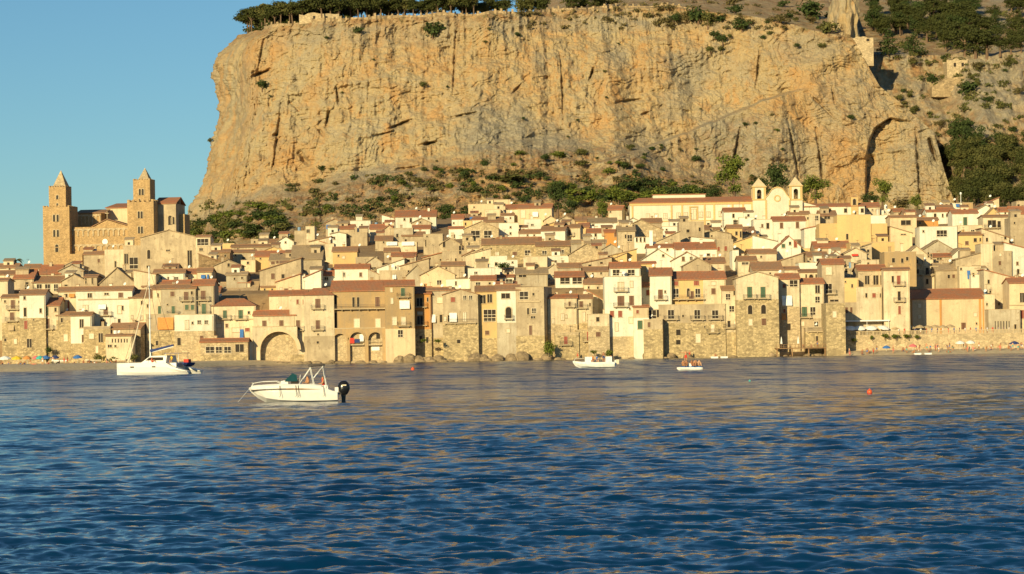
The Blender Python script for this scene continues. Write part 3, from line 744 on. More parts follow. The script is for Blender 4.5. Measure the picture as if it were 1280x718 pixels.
    for tok in wins.split():
        k = tok[0]; v = tok[1:].split(','); bal = 0
        if v[-1].endswith('B'): bal = .45; v[-1] = v[-1][:-1]
        elif v[-1].endswith('C'): bal = 1.1; v[-1] = v[-1][:-1]
        wx, wy, ww, wh_ = [float(t_) for t_ in (v + [14, 26][len(v) - 2:] if len(v) < 4 else v)]
        p = P(*q(wx, wy), Y); uu = (p.x - cx) / cz; zz = p.z - zb
        wd_ = ww / K / F * Y / cz; ht_ = wh_ / K / F * Y
        uu = max(-Wd / 2 + wd_ / 2 + .2, min(Wd / 2 - wd_ / 2 - .2, uu))
        ymin = -.06 if (zs is not None and zz - ht_ / 2 < zs) else 0
        opening(root, k, uu, zz, wd_, ht_, bal, ymin)
    # chimney, aerial, gutter pipe
    r = random.Random(nh[0] * 7 + 1)
    if typ in ('L', 'G', 'F') and r.random() < .5 and Wd > 4.5:
        c = MB(); ccx = r.uniform(-.35, .35) * Wd; ccy = D * .55; zt = h + (hr * .5 if typ != 'F' else 0)
        c.box(ccx - .35, ccx + .35, ccy - .3, ccy + .3, zt - .4, h + hr + .9, wm); c.box(ccx - .45, ccx + .45, ccy - .4, ccy + .4, h + hr + .902, h + hr + 1.02, 'rb')
        c.build('chimney', rf)
    if r.random() < (.55 if ant is None else ant):
        c = MB(); ccx = r.uniform(-.4, .4) * Wd; ccy = D * .45; zt = h + hr + .1; hh_ = r.uniform(1.5, 2.6)
        c.tube([(ccx, ccy, zt - .6), (ccx, ccy, zt + hh_)], .035, 'iron', 5)
        for j in range(4): c.tube([(ccx - .45 + j * .04, ccy - .3 + j * .2, zt + hh_ - .1), (ccx + .45 - j * .04, ccy - .3 + j * .2, zt + hh_ - .1)], .02, 'iron', 4)
        c.tube([(ccx, ccy - .35, zt + hh_ - .1), (ccx, ccy + .4, zt + hh_ - .1)], .02, 'iron', 4)
        c.build('aerial', rf)
    if r.random() < .3:
        c = MB(); ccx = r.uniform(-.35, .35) * Wd; zt = h + hr + .3; cc = Vector((ccx, D * .4, zt + .5)); dn = Vector((-.5, -.75, .45)).normalized()
        c.tube([(ccx, D * .4, zt - .8), (ccx, D * .4, zt + .45)], .03, 'iron', 4); c.tube([cc, cc + dn * .1], .1, 'white', 9, .42); c.build('satellite_dish', rf)
    if r.random() < .12 and typ in 'LF':
        c = MB(); ccx = r.uniform(-.3, .3) * Wd; zt = h + hr * .8; c.tube([(ccx, D * .6, zt - .3), (ccx, D * .6, zt + 1.2)], .5, r.choice(['blue', 'pale', 'white']), 10); c.build('water_tank', rf)
    if Y < 640 and r.random() < .6:
        c = MB(); c.tube([(x1m - .25, -.14, (zs or 0) + .1), (x1m - .25, -.14, h - .3)], .06, 'frame', 5); c.build('drainpipe', root)
    if Y < 612: FRONT.append((label, cx, Y))
    if extra: extra(root, Wd, D, h, zb, cx, Y, (lambda a_, b_: (P(*q(a_, b_), Y).x - cx, P(*q(a_, b_), Y).z - zb)), wm)
    return root

# ---- helpers for special facades
def terrace_rail(tile, xa, xb, yz, pr=1.3, posts=True):
    def f(root, Wd, D, h, zb, cx, Y, loc, wm):
        (u0, z_), (u1, z2) = loc(xa, yz), loc(xb, yz)
        b = MB(); b.box(u0, u1, -pr, .05, z_ - .2, z_, 'frame')
        n = int((u1 - u0) / 2.2)
        for i in range(n + 1): xx = u0 + .2 + (u1 - u0 - .4) * i / max(1, n); b.box(xx - .1, xx + .1, -pr * .7, .04, z_ - .5, z_ - .202, 'frame')
        bo = b.build('balcony', root); r = MB()
        n = int((u1 - u0) / .3)
        for i in range(n + 1): xx = u0 + .03 + (u1 - u0 - .06) * i / n; r.box(xx - .016, xx + .016, -pr + .02, -pr + .05, z_, z_ + .95, 'iron')
        r.box(u0, u1, -pr + .01, -pr + .06, z_ + .951, z_ + 1.0, 'iron'); r.build('railing', bo)
    return f
def cornice(tile, xa, xb, yz, m='frame', th=.25, pr=.25):
    def f(root, Wd, D, h, zb, cx, Y, loc, wm):
        (u0, z_), (u1, _) = loc(xa, yz), loc(xb, yz); b = MB(); b.box(u0, u1, -pr, .05, z_ - th / 2, z_ + th / 2, m); b.build('cornice', root)
    return f
def big_arches(arches, base_y, depth=2.2, back='st', ring='pk', ringw=.55):
    """arched recesses built as a thicker wall skin in front of the house: arches = (cx, top, width) in tile units"""
    def f(root, Wd, D, h, zb, cx, Y, loc, wm):
        k = depth
        segs = []; ztop = loc(0, min(a[1] for a in arches) - 14)[1]; z0 = loc(0, base_y)[1]
        edges = []
        for (ax, ay, aw) in arches:
            (uc, zt) = loc(ax, ay); r = aw / K / F * Y / 2; edges.append((uc, zt, r))
        mb = MB(); x = -Wd / 2
        for uc, zt, r in edges:
            if uc - r > x: mb.box(x, uc - r, -k, .02, 0, ztop, wm)
            n = 14; sp = zt - r
            for i in range(n):
                a0, a1 = math.pi * (1 - i / n), math.pi * (1 - (i + 1) / n)
                p0, p1 = (uc + r * math.cos(a0), sp + r * math.sin(a0)), (uc + r * math.cos(a1), sp + r * math.sin(a1))
                mb.prism([p0, p1, (p1[0], ztop), (p0[0], ztop)], -k, .02, wm)
            x = uc + r
        if Wd / 2 > x: mb.box(x, Wd / 2, -k, .02, 0, ztop, wm)
        mb.box(-Wd / 2, Wd / 2, -k - .1, 0.01, ztop, ztop + .2, 'frame')
        mb.build('arcade', root)
        for uc, zt, r in edges:
            rg_ = MB(); n = 14; sp = zt - r; r2_ = r + ringw
            for i in range(n):
                a0, a1 = math.pi * (1 - i / n), math.pi * (1 - (i + 1) / n)
                c = [(uc + R_ * math.cos(a_), sp + R_ * math.sin(a_)) for R_, a_ in ((r - .05, a0), (r - .05, a1), (r2_, a1), (r2_, a0))]
                rg_.prism(c, -k - .08, -k + .3, ring)
            rg_.build('arch', root)
            bk = MB(); bk.box(uc - r, uc + r, -.12, .03, 0, zt, back); bk.build('recess_wall', root)
    return f
def both(*fs):
    def f(*a):
        for q in fs: q(*a)
    return f
h = house
def palace_bits(root,Wd,D,hh,zb,cx,Y,loc,wm):
    for a,b in ((376,456),(484,564)):
        (u0,z_),(u1,_)=loc(a,530),loc(b,530); m=MB(); m.box(u0,u1,-1.25,-.1,z_-.25,z_,'frame'); bo=m.build('balcony',root)
        m=MB(); n=12
        for i in range(n+1): xx=u0+(u1-u0-.06)*i/n; m.box(xx,xx+.05,-1.24,-1.18,z_,z_+.8,'frame')
        m.box(u0,u1,-1.26,-1.16,z_+.801,z_+.9,'frame'); m.build('railing',bo)
    for a,b,c,d,mt in ((372,398,492,524,'clred'),(400,432,498,520,'clnavy'),(430,454,470,512,'clwhite')):
        (u0,z1),(u1,_)=loc(a,c),loc(b,c); z0=loc(a,d)[1]; m=MB(); m.box(u0,u1,-1.36,-1.28,z0,z1,mt); m.build('cloth',root)
    (u0,z1),(u1,z0)=loc(500,545),loc(548,566); m=MB(); m.box(u0,u1,-.35,-.13,z0,z1,'white'); m.build('sign_board',root)
    (u0,z1),(u1,z0)=loc(528,462),loc(550,496); m=MB(); m.box(u0,u1,-.2,-.13,z0,z1,'glass'); m.build('opening',root)
# ---------------------------------------------------------------- seafront row, left to right
h('A',-60,46,150,138,600,'cr','rb','L','w12,260,8,16','cream house cut by the left edge, shadowed right side, one storey taller than its neighbour',Y=612)
h('A',18,124,250,236,600,'cr','rb','L','b77,290,24,50C b72,362,24,46C w30,273,9,14 w115,275,9,14 T68,432,34,30 w32,503,12,18 c92,512,18,28 w175,523','cream house at the left edge with two brown balcony doors and a small awning',split=400,low='st')
h('A',124,262,232,208,600,'wh','rb','L','w147,252,12,20 w150,337,15,52 w243,328,12,26 r155,413,20,50 w200,383,7,9 w176,523,28,52','white house with a rubble stone bottom and three dark windows, near the yellow beach parasol',Y=599,split=372,low='st')
h('A',262,346,298,256,600,'cr','rd','L','g277,333,24,50 w332,322,12,24 w235,390 b282,405,26,56C c277,508,18,30','cream house with one green shutter above a brown curtained balcony',split=440,low='st')
h('A',346,464,213,192,600,'cr','rb','L','w372,303,9,22 r410,300,10,56 o430,238,34,22 w398,238,10,20','narrow cream house with a small orange awning, left of the long white house',Y=607)
h('A',346,432,357,341,600,'be','rb','L','w370,385,12,26 c393,490,24,42','low rubble house with one pale arched window above the beach',split=385,low='st')
h('A',430,538,358,342,630,'wh','rb','L','w488,405,22,50 d495,495,10,44','low white house with a tall dark window between two rubble houses',split=524,low='st',Y=599)
h('A',462,782,207,188,600,'wh','rb','L','w537,237,24,26 w637,228,24,12 b722,235,26,28 l512,310,30,30 W612,305,46,30 d632,330,24,44C c715,322,22,46 w732,312,12,26 w558,392,14,22 w615,400,26,40 w713,390,14,24','long three storey white house with a brown roof and a pale awning over its balcony',Y=604,split=410,low='wh',extra=cornice('A',466,776,262))
h('A',780,905,250,208,600,'cr','rb','L','w848,280,9,20 l790,365,12,20 l848,370,14,24 c850,415,12,18 w882,300,8,20','old brown roofed cream house beside the long white house, behind the yacht mast',Y=604)
h('A',508,652,425,415,630,'be','rg','F','c547,480,28,32 w603,490,26,54 c580,560,16,40','flat topped rubble house with one dark doorway above the beach',Y=598,split=440,low='st')
h('A',640,782,480,474,632,'cr','rb','L','w657,540,22,16 w690,540,10,12 n672,508,7,22 n690,508,7,22 n708,508,7,22 n726,508,7,22 n744,508,7,22 n760,508,7,22','pale yellow beach house front with a row of six slit openings',Y=592,D=6,z0=.6)
h('A',652,835,437,408,600,'be','rb','L','','brown roofed beach house whose right side lies in shade beside the yacht mast',Y=598,yaw=-12,split=470,low='st')
h('B',60,112,200,180,600,'cr','rb','L','g93,325,18,48 w84,235,8,20','sliver of a cream house with one green door right of the yacht mast',Y=603)
h('B',108,302,195,176,600,'gr','rb','L','b170,228,24,28 b252,240,26,48C w286,222,12,20 g175,325,20,48C g256,308,22,30 g290,308,20,30 w140,292,8,10','grey three storey house with green shutters above a wide orange awning',Y=602,split=350,low='gr')
h('B',300,410,176,146,600,'gr','rd','L','w316,225,10,46 b354,235,28,52C g358,318,26,62C w330,290,8,12','tall grey house with a long green balcony door, above the white block',Y=603)
h('B',20,192,350,346,600,'be','rg','F','o130,405,94,72 w78,522,14,28 n100,380,10,8','rubble house with a wide orange awning, behind the moored catamaran',Y=600,split=450,low='st')
h('B',190,408,352,345,600,'wh','rg','F','l257,412,22,52 w290,402,9,14 k330,397,20,22 k372,397,20,22 w210,513,20,44 b345,498,22,40','flat white block on a rubble base with two small square windows',Y=598.5,split=450,low='sl')
h('B',413,660,300,252,600,'cr','rd','H','g484,350,22,46C g578,350,26,50C w627,340,12,16 b495,418,14,22 c445,418,36,24 c550,444,46,24 r618,442,26,20 B585,470,22,60','cream house with a hipped red roof and two green balcony doors',Y=603,extra=cornice('B',520,656,380))
h('B',345,612,515,500,650,'sl','rd','L','k395,562,50,36 k448,562,36,36 k500,562,40,36 w572,552,50,46','low rubble seafront terrace room with three wide glazed openings under a thin red roof',Y=594,D=7,z0=.4,split=592,low='st')
h('B',590,664,516,512,600,'wh','rg','F','','small plain white block beside the big arch',Y=598)
h('B',662,896,357,331,640,'cr','rd','L','b720,415,24,54C b822,413,24,54C','cream house standing over the huge pointed stone arch by the water',Y=600,extra=big_arches([(810,452,222)],640,2.4,'sl','pk',.9))
h('C',16,102,234,212,640,'cr','rd','L','r57,275,12,26 r95,275,12,26 b60,413,22,54C w57,474,9,12','cream house with two tiny red shuttered windows right of the huge arch',Y=600,split=590,low='st')
h('B',748,900,238,213,400,'cr','rd','L','w925,275','plain cream wall house with a thin red roof behind the big arch house',Y=612)
h('C',100,266,236,190,640,'cr','rd','H','b178,285,28,54C b178,412,24,52C w180,470,9,10 w178,518,14,14','tall stained cream house with two brown balcony doors beside the ochre loggia palace',Y=599.5,split=480,low='be')
h('C',264,592,210,152,640,'oc','rd','L','w392,277,14,58 w420,277,14,58 b535,275,26,58 c412,402,34,52 c538,402,30,52 n280,268,24,70 n280,385,22,90','wide ochre palace with a full width balcony and three arches at the water',Y=601,D=14,extra=both(terrace_rail('C',268,588,318),big_arches([(312,465,84),(415,456,88),(523,456,84)],640,1.3,'sl','oc',.5),palace_bits))  # narrow dark holes at the left paint the shade of recessed bays
h('C',588,746,180,150,600,'oc','rd','L','g687,217,24,48C c618,205,14,24 c622,270,14,34 W697,292,60,50 c637,390,26,48 c690,390,26,48C k672,465,28,42','tall narrow tan house with a white awning and a peach painted base',Y=598,split=436,low='pk',yaw=4)
h('C',752,846,226,190,600,'or','rd','L','w787,277,36,48C w790,385,34,50C c790,343,30,16 w835,262,9,24 n795,500,14,42 n833,503,14,34','small bright orange house squeezed between taller ones',Y=603,split=440,low='st')
h('C',838,984,208,196,600,'gr','rb','L','w855,237,16,16 c907,265,34,34 W866,375,34,48 w915,375,16,46 l945,300,12,36','grey cream house with hanging white sheets beside the orange house',Y=604,split=490,low='st')
h('D',72,266,232,201,600,'be','rb','G','r125,262,26,28 k196,250,18,24 k231,250,18,24 W127,368,44,54 l195,365,22,56 c55,378 n160,512,20,22 w100,375,12,40','ochre gabled house with a red shuttered window over a high rubble sea wall',Y=600,split=402,low='st',extra=terrace_rail('D',74,264,402,.7))
h('D',268,398,212,185,600,'ye','rb','L','w305,260,30,50 w345,255,28,50 k345,345,72,46 k345,382,70,20 b330,460,24,24','yellow house with a deep top loggia and a glazed white veranda',Y=602,split=492,low='st')
h('D',394,516,205,178,600,'wh','rb','L','w440,240,50,30 a458,340,34,66B c455,448,20,22','narrow white house with one arched door framed in pale stone above a grey base',Y=600,split=400,low='gr')
h('D',508,660,190,150,600,'be','rl','F','k550,237,50,46 w607,230,12,16 w575,332,12,38 k610,328,24,28 b590,445,18,56 w605,368,26,14','tan block with a white lower front and a dark shaded right flank',Y=599,split=478,low='st',yaw=-13,extra=cornice('D',512,650,276))
h('D',700,858,252,236,600,'cr','rd','L','b823,287,12,26C l780,365,18,38 l803,362,10,20 l725,390,16,30','cream house with a red roof edge right of the dark gap and green bush',Y=602,split=410,low='sl')
h('D',856,950,254,236,600,'cr','rb','L','b892,290,22,36C l908,365,18,58 w945,292,8,20','cream house with a chair filled balcony between the bush and the tall white block',Y=603,split=402,low='st')
h('D',742,870,462,458,600,'sl','rg','F','r800,505,22,46C','rubble terrace block with a single red shutter over pink flowers',Y=597.5,split=474,low='st')
h('D',868,946,445,440,600,'st','rg','F','r935,480,18,52C n946,545,14,60','rubble block with a red door and a tall dark doorway at its foot',Y=598)
h('E',80,190,350,342,600,'cr','rb','F','w130,380,18,26 b133,470,28,28','small cream house with two square windows left of the tall white block',Y=597,split=420,low='sl')
h('E',178,382,125,122,600,'wh','rb','F','c268,183,34,48C w258,183,6,44 w276,183,6,44 c332,170,16,36 b268,270,38,58C b332,268,26,56 r215,348,22,36 r264,348,22,36 c328,385,22,34 c243,425,18,48 w322,318,7,8','tallest white block on the seafront with two wide brown shutters and a roof terrace',Y=599,split=482,low='sl',ant=0)
h('E',206,384,72,42,160,'wh','rd','L','k240,100,40,34 k330,100,40,34','white penthouse with a red roof standing back on the tallest white block',Y=606)
h('E',382,476,47,38,300,'ye','rd','L','c430,82,16,26','bright yellow upper storey with a thin red roof behind the tallest white block',Y=612)
h('E',374,456,186,166,480,'wh','rd','L','r430,220,18,30','narrow cream house with one red window joining the tallest white block on its right',Y=604)
h('E',352,426,308,300,600,'pk','rd','L','r368,335,14,20 g383,413,28,50','low peach annexe at the right foot of the tallest white block',Y=597,split=372,low='wh')
h('E',450,562,118,76,480,'wh','rd','L','b505,230,26,54C w533,215,8,14','white cube shaped house with a red roof and one brown balcony door',Y=600,yaw=-3)
h('E',556,772,142,98,480,'ye','rd','L','r598,165,26,26 r720,163,30,26 k598,222,30,50 a672,220,16,50 b690,235,28,46 k728,222,28,50','long yellow house with a red roof and a full width balcony over rubble walls',Y=602,extra=terrace_rail('E',556,768,260))
h('E',768,886,138,96,480,'cr','rd','L','c822,165,26,20 b822,212,24,34','cream house with one brown shuttered window right of the long yellow house',Y=601.5)
h('E',412,508,382,378,600,'be','rb','F','b437,412,16,30','square rubble tower of the seafront with a small brown window and dark right side',Y=595,split=440,low='st',yaw=-8)
h('E',424,510,322,300,480,'be','rb','F','k455,350,48,50 w490,345,14,44','tan veranda room with tall glass set on the square rubble tower',Y=599)
h('E',504,884,292,288,600,'be','rg','F','k568,350,36,52C k725,350,34,52C k832,350,36,48C w520,440,12,50 n612,458,26,34 n612,517,26,28 c817,433,20,44C c730,493,28,52 w770,425,8,10 w640,360,10,14','very wide rubble sea wall house with scattered windows and a round hole',Y=598.5,split=400,low='st')
h('F',20,108,205,185,600,'cr','rb','L','k48,245,26,34 w85,222,9,26 k70,317,28,34 w53,408,16,38C c90,408,20,34','narrow cream house with a balcony between the wide rubble wall and the tall gabled house',Y=599,split=458,low='st')
h('F',104,340,132,96,600,'cr','rl','G','g177,218,28,64C g257,218,28,64C a180,322,26,54 a260,320,28,54 c182,397,22,38 b262,395,28,40','tall gabled cream house with two long green shutters over two arched windows',Y=596,split=262,low='st')
h('F',350,466,138,111,600,'cr','rd','L','r384,180,18,22 k440,165,46,38 W400,268,60,60 r385,330,12,22 o382,362,26,40 w412,425,20,40','cream house with an orange cloth above the timber jetty',Y=602,split=306,low='sl')
h('F',463,612,166,139,600,'cr','rd','L','w476,205,10,20 w583,200,26,46 k583,262,26,36 w475,255,10,26 g505,335,30,58C k555,330,30,46 c495,405,18,26 k575,408,24,30','cream house with a white veranda and a green door above the timber jetty',Y=603,split=375,low='be')
h('F',520,645,432,428,600,'be','rg','F','w580,495,12,30 b625,490,12,30','low tan terrace block directly above the timber jetty',Y=599,split=455,low='st',extra=terrace_rail('F',522,642,452,.6))
h('F',610,742,50,22,600,'be','rd','L','c650,90,36,46 k650,195,38,56C w625,330,22,56 w683,268,50,12','tall beige house with a faded front above the round rubble tower',Y=606)
h('F',642,740,285,281,600,'st','rg','F','c685,350,22,36','tall square rubble tower standing in the water beside the beach promenade',Y=592,D=9)
h('F',716,828,135,130,600,'ye','rg','F','w790,180,9,20 w750,155,7,10 b755,325,20,34 b785,325,14,34','plain pale yellow block right of the rubble tower',Y=606,split=278,low='be')
h('F',815,968,188,184,600,'cr','rd','F','w875,237,11,26 r921,237,20,26 w965,237,8,24','cream lower block with a red window above the white parasols',Y=606)
h('F',826,992,87,58,300,'be','rd','L','w880,145,26,52 w932,145,30,56 w968,145,18,56','wide house with a red roof and a shaded loggia above the white parasols',Y=610)
h('G',125,262,86,74,600,'cr','rb','L','w172,140,12,38 r207,145,20,52C w210,240,16,54C r212,325,14,48','tall cream house with stacked balcony doors left of the long peach hall',Y=604,yaw=-3)
h('G',272,724,256,203,600,'pk','rd','L','c333,298,18,24 c333,365,18,22 c665,352,20,20 d595,420,26,40 w673,405,8,12','long low peach hall with a red tiled roof behind the promenade',Y=618,D=13,ant=0,extra=lambda root,Wd,D,hh,zb,cx,Y,loc,wm:[(lambda m,u:(m.box(u-.28,u+.28,-.12,.05,0,hh-.05,'or'),m.build('pilaster',root)))(MB(),u) for u in (-Wd/2+.4,loc(458,300)[0],loc(693,300)[0],Wd/2-.4)])
h('G',720,782,232,228,600,'cr','rg','F','w735,290,8,14','plain cream sliver between the peach hall and the slotted grey wall',Y=616)
h('G',744,934,322,318,600,'gr','rg','F',' '.join('n%d,415,5,50'%x for x in (785,802,819,836,853,868))+' w905,425,12,30','grey concrete block with a row of tall slots behind the promenade',Y=612)
h('G',868,1010,162,136,600,'pk','rd','L','w945,250,24,56 r945,350,22,50 w925,420,26,40','peach house with a red roof cut by the right edge of the view',Y=613,extra=cornice('G',870,1000,295))
h('G',718,884,130,84,420,'cr','rd','ML','w745,155,12,24 w865,148,12,18 b880,148,9,18 w755,215,10,12 w860,228,10,48 w807,287,9,16','tall cream house with a slanting red roof above the slotted grey wall',Y=624,yaw=0)
h('G',435,612,166,130,260,'wh','rd','G','w528,188,12,14','small white gabled house peeping over the peach hall roof',Y=640)

# ---------------------------------------------------------------- upper left
h('A',-30,106,72,50,100,'cr','rb','L','w52,80,20,7','low cream house at the far left skyline with a brown roof')
h('A',-30,112,112,92,170,'cr','rb','L','','cream house under a brown roof, second row at the left edge')
h('A',82,200,136,88,200,'be','rd','L','','beige house with a deep red roof below the palm tree')
h('A',140,234,76,54,120,'cr','rb','L','w150,90,8,10 w180,92,8,10','small cream house right of the palm on the skyline')
h('A',232,360,108,58,140,'be','rd','L','','beige house with two stepped red roof bands under the left cathedral tower')
h('A',195,372,160,126,240,'cr','rb','L','k235,190,30,40 k285,190,30,40 k335,190,24,40','cream house with three wide arched windows above the seafront on the left')
h('A',370,512,150,112,215,'be','rg','G','w395,177,18,9','beige gabled house with one slit window left of the cathedral porch')
h('A',48,180,214,192,260,'be','rb','L','','brown roofed house squeezed behind the first cream balcony house')
h('A',350,500,90,56,140,'gr','rl','G','','rough grey domed roof house below the cathedral porch')
h('A',505,580,128,118,200,'be','rb','L','w512,150,8,34 w552,150,8,36','small beige house with two tall dark slots under the cathedral porch')
h('A',595,805,165,74,230,'be','rg','G','','house with a broad pale sloping roof directly below the cathedral')
h('A',800,932,112,86,205,'cr','rb','ML','','plain cream wall with a slanting top left of the yacht mast')
h('A',850,965,186,168,230,'cr','rb','L','w900,205,14,14','cream house with a thin brown roof line behind the yacht mast')
h('B',58,242,102,84,175,'wh','rb','L','k75,130,20,16 w103,133,7,9 w145,135,7,16 k192,135,24,16','white house with a row of four little windows below the cathedral apse')
h('B',112,202,70,52,110,'wh','rb','L','g98,80,12,30 w140,85,8,10','tiny white house with a brown roof right under the cathedral square')
h('B',238,322,106,82,160,'cr','rd','L','w255,130,16,22','cream house with a red roof and one dark opening below the cathedral apse')
h('B',318,406,96,76,165,'cr','rb','L','B355,125,26,22 B383,125,10,26 w410,130,8,14','cream house with blue cloths hanging in its windows')
h('B',104,268,177,150,220,'be','rd','L','','house seen only by its wide red roof above the grey green shuttered house',Y=618)
h('B',405,452,215,188,330,'be','rd','L','','dark recessed house with a red roof in the gap beside the tall grey house',Y=622)
h('a',120,205,270,262,360,'cr','rb','L','k160,300,66,38','cream house with a glazed veranda just right of the cathedral')
h('a',128,218,325,318,390,'be','rg','F','w150,345,20,16','beige flat roofed block under the glazed veranda house')
h('a',214,322,362,348,450,'sd','rb','L','w250,385,14,14 w295,382,12,14','brown stone house with small windows near the shaded yard')
h('a',136,302,430,372,500,'sd','rb','ML','','house in the cathedral shadow, its shade put into dark stone')  # dark rubble carries the cathedral's shade on this house
h('a',278,348,310,302,350,'ye','rg','F','','tiny yellow block below the green slope')
h('a',333,472,362,350,410,'be','rb','L','w405,395,18,10 w355,378,10,12','beige house with a long low brown roof under the green slope')
h('a',330,562,330,318,365,'be','rb','L','w370,342,10,9 w470,342,10,9','very long low brown roofed house at the foot of the green slope')
h('a',448,502,285,276,330,'be','rg','F','w470,300,9,12','small beige block under the dark bushes')
h('a',498,606,302,288,340,'be','rb','L','','beige house with a faded brown roof under the rocks')
h('a',603,704,300,270,345,'wh','rg','G','w655,302,9,10','white gabled house below the rocks on the left')
h('a',474,652,386,356,450,'ye','rd','L','w505,400,9,9','yellow house with a wide bright red roof in the upper left quarter of the town')
h('a',518,644,354,330,385,'ye','rl','G','','pale yellow gable behind the bright red roof')
h('a',388,474,410,394,460,'pk','rg','F','w430,425,12,14','small peach block beside the bright red roofed yellow house')
h('a',228,390,442,408,520,'be','rg','G','w315,438,14,20','beige gabled house with one small square attic window')
h('a',300,424,498,482,560,'gr','rl','L','w350,520,10,14 w395,515,10,12','grey house with a pale uneven roof below the attic window gable')
h('a',500,748,472,400,600,'be','rb','MR','b580,505,22,34 w640,505,18,24 b580,425,22,18 b607,420,16,18','large tan stone house with a long rising roof and one brown window')
h('a',508,612,570,554,620,'ye','rb','L','w530,585,9,12 w575,585,9,12','low ochre yellow house in the shadowed lane')
h('a',598,744,540,494,610,'pk','rd','MR','','salmon coloured house with a slanting roof')
h('a',696,772,495,480,580,'wh','rg','F','w735,520,8,14','small white block right of the salmon house')
h('a',765,868,512,470,560,'wh','rd','MR','','white wall with a rising roofline left of the double windowed white cottage')
h('b',2,96,548,526,590,'wh','rd','L','k38,568,22,18','low white cottage with one dark square window and a red roof')
h('b',88,294,506,485,590,'wh','rd','L','k143,543,14,24 b243,543,14,24','white cottage with two windows and a neat red roof above the ochre palace')
h('a',258,484,602,545,660,'gr','rl','L','w300,625,8,12','grey house with a broad pale slanting roof above the hipped red roof')
h('a',348,452,628,598,670,'pk','rd','MR','','small peach gable end beside the white laundry house')
h('a',412,548,652,606,718,'wh','rl','ML','w483,635,12,18 w520,640,18,30','white house with a slanting top and one dark window behind the hipped red roof')
h('a',690,872,402,322,500,'be','rg','L','w740,430,10,12','stone house with a large rough brown roof below the rocks')
h('a',770,900,425,392,470,'be','rb','ML','','house with a low roof in deep shade below the plain cream wall')
h('a',838,944,312,300,410,'cr','rg','F','','plain sunlit cream block below the small square tower')
h('a',775,828,207,203,300,'cr','rg','F','w790,235,18,20','small square cream tower house at the foot of the rocks')
h('a',708,778,235,229,300,'be','rg','F','','beige block left of the small square tower house')
h('a',798,925,298,270,340,'cr','rb','MR','','cream house with a rising brown roof below the small square tower')
h('a',620,760,470,440,540,'gr','rg','G','','grey gabled house beneath the large tan stone house')
h('a',560,700,410,372,470,'sl','rg','L','','pale stone house with a ragged tan roof amid the upper left houses')
h('b',34,138,232,212,285,'be','rb','G','B47,258,24,26','beige gabled cottage with a blue window near the rocks')
h('b',95,205,270,246,310,'be','rd','L','','beige cottage with a red roof below the pines')
h('b',180,302,222,210,285,'wh','rg','F','w250,245,8,8','white flat cottage at the top edge of the town under the rocks')
h('b',370,446,208,186,245,'wh','rd','ML','','white gable end left of the long white hillside villa')
h('b',450,694,196,160,245,'wh','rd','L','w505,213,10,14 w543,218,12,26 w650,207,9,12','long white hillside villa with a red roof at the top of the town',cat='villa')
h('b',62,156,300,290,350,'wh','rg','G','w85,325,9,16','small white gable with a tiny window in the upper left of the town')
h('b',155,282,292,272,345,'be','rb','F','w167,317,12,16','tan block with one small window beside the small white gable')
h('b',298,432,270,245,320,'cr','rd','L','w348,290,11,22 w368,290,11,22','cream house with a pair of narrow windows and a red roof')
h('b',355,470,292,250,345,'be','rb','G','','tan gabled house beside the pair of narrow windows')
h('b',440,556,266,262,345,'gr','rg','F','w462,310,12,22','grey square block in the upper left of the town')
h('b',555,658,268,250,300,'wh','rd','L','','white cottage with a red roof under the long hillside villa')
h('b',548,664,234,208,270,'be','rg','G','w600,230,9,10','beige gable touching the long hillside villa')
h('b',490,624,312,290,345,'be','rb','L','','beige house with a brown roof right of the grey square block')
h('b',618,734,302,288,400,'be','rg','F','w640,315,8,10 w632,355,6,40','plain tan block left of the ruined church gable')
h('b',330,432,338,314,370,'be','rb','L','w380,350,9,10','beige house with a brown roof above the two white garage doors')
h('b',394,578,350,342,395,'cr','rg','F','W430,358,64,22 W527,358,76,24','flat cream house with two wide white shutters like garage doors')
h('b',384,472,406,386,440,'be','rb','L','','small beige house with a dark red roof under the two white shutters')
h('b',428,572,432,414,470,'cr','rd','L','k537,445,28,12','cream house with a long thin red roof and a wide dark window')
h('b',75,222,405,380,470,'ye','rb','L','w110,430,9,12 c140,440,16,14','pale yellow house with a dark brown roof beside a blue shaded wall')
h('b',0,78,372,344,450,'cr','rd','ML','','tall cream wall left of the pale yellow house with the dark roof')
h('b',212,342,440,380,480,'be','rg','F','','plain rubble block right of the pale yellow house with the dark roof')
h('b',278,372,472,440,520,'gr','rl','G','','pale grey gable above the white cottage with two windows')
h('b',340,505,505,450,530,'wh','rl','MR','','whitewashed lean-to with a long rising roofline')
h('b',294,358,545,515,590,'gr','rb','ML','','small grey wall in blue shade right of the two window cottage')
h('b',355,524,520,508,600,'be','rg','F','W445,557,22,26','tan block with one white panel above the ochre palace')
h('b',518,642,545,488,610,'gr','rl','G','','pale grey tent shaped gable above the tall narrow tan house')
h('b',478,652,492,448,530,'be','rb','MR','','tan house with a slanting roof above the tent shaped gable')
h('b',612,768,442,404,490,'be','rd','MR','w720,455,9,12','beige house with a slanting red edged roof below the ruined gable')
h('b',600,808,545,494,630,'pk','rg','G','k713,590,26,26','pale tan gabled house with one dark square window behind the orange house')
h('b',752,892,600,564,660,'wh','rg','F','w814,598,8,24','white flat block with a single slit window')
h('b',716,838,362,326,430,'be','rg','G','w742,362,15,34','ruined looking church gable with an arched doorway',cat='chapel')
h('b',730,884,402,350,500,'be','rb','F','w838,395,14,48 w812,455,9,18 w853,455,9,12','brown stone block with one tall dark slit')
h('b',868,968,430,390,510,'cr','rl','MR','','sunlit cream wall below the twin windowed stone gable')
h('b',728,864,490,470,530,'be','rb','L','w755,505,9,12','beige house with a brown roof below the brown stone block')
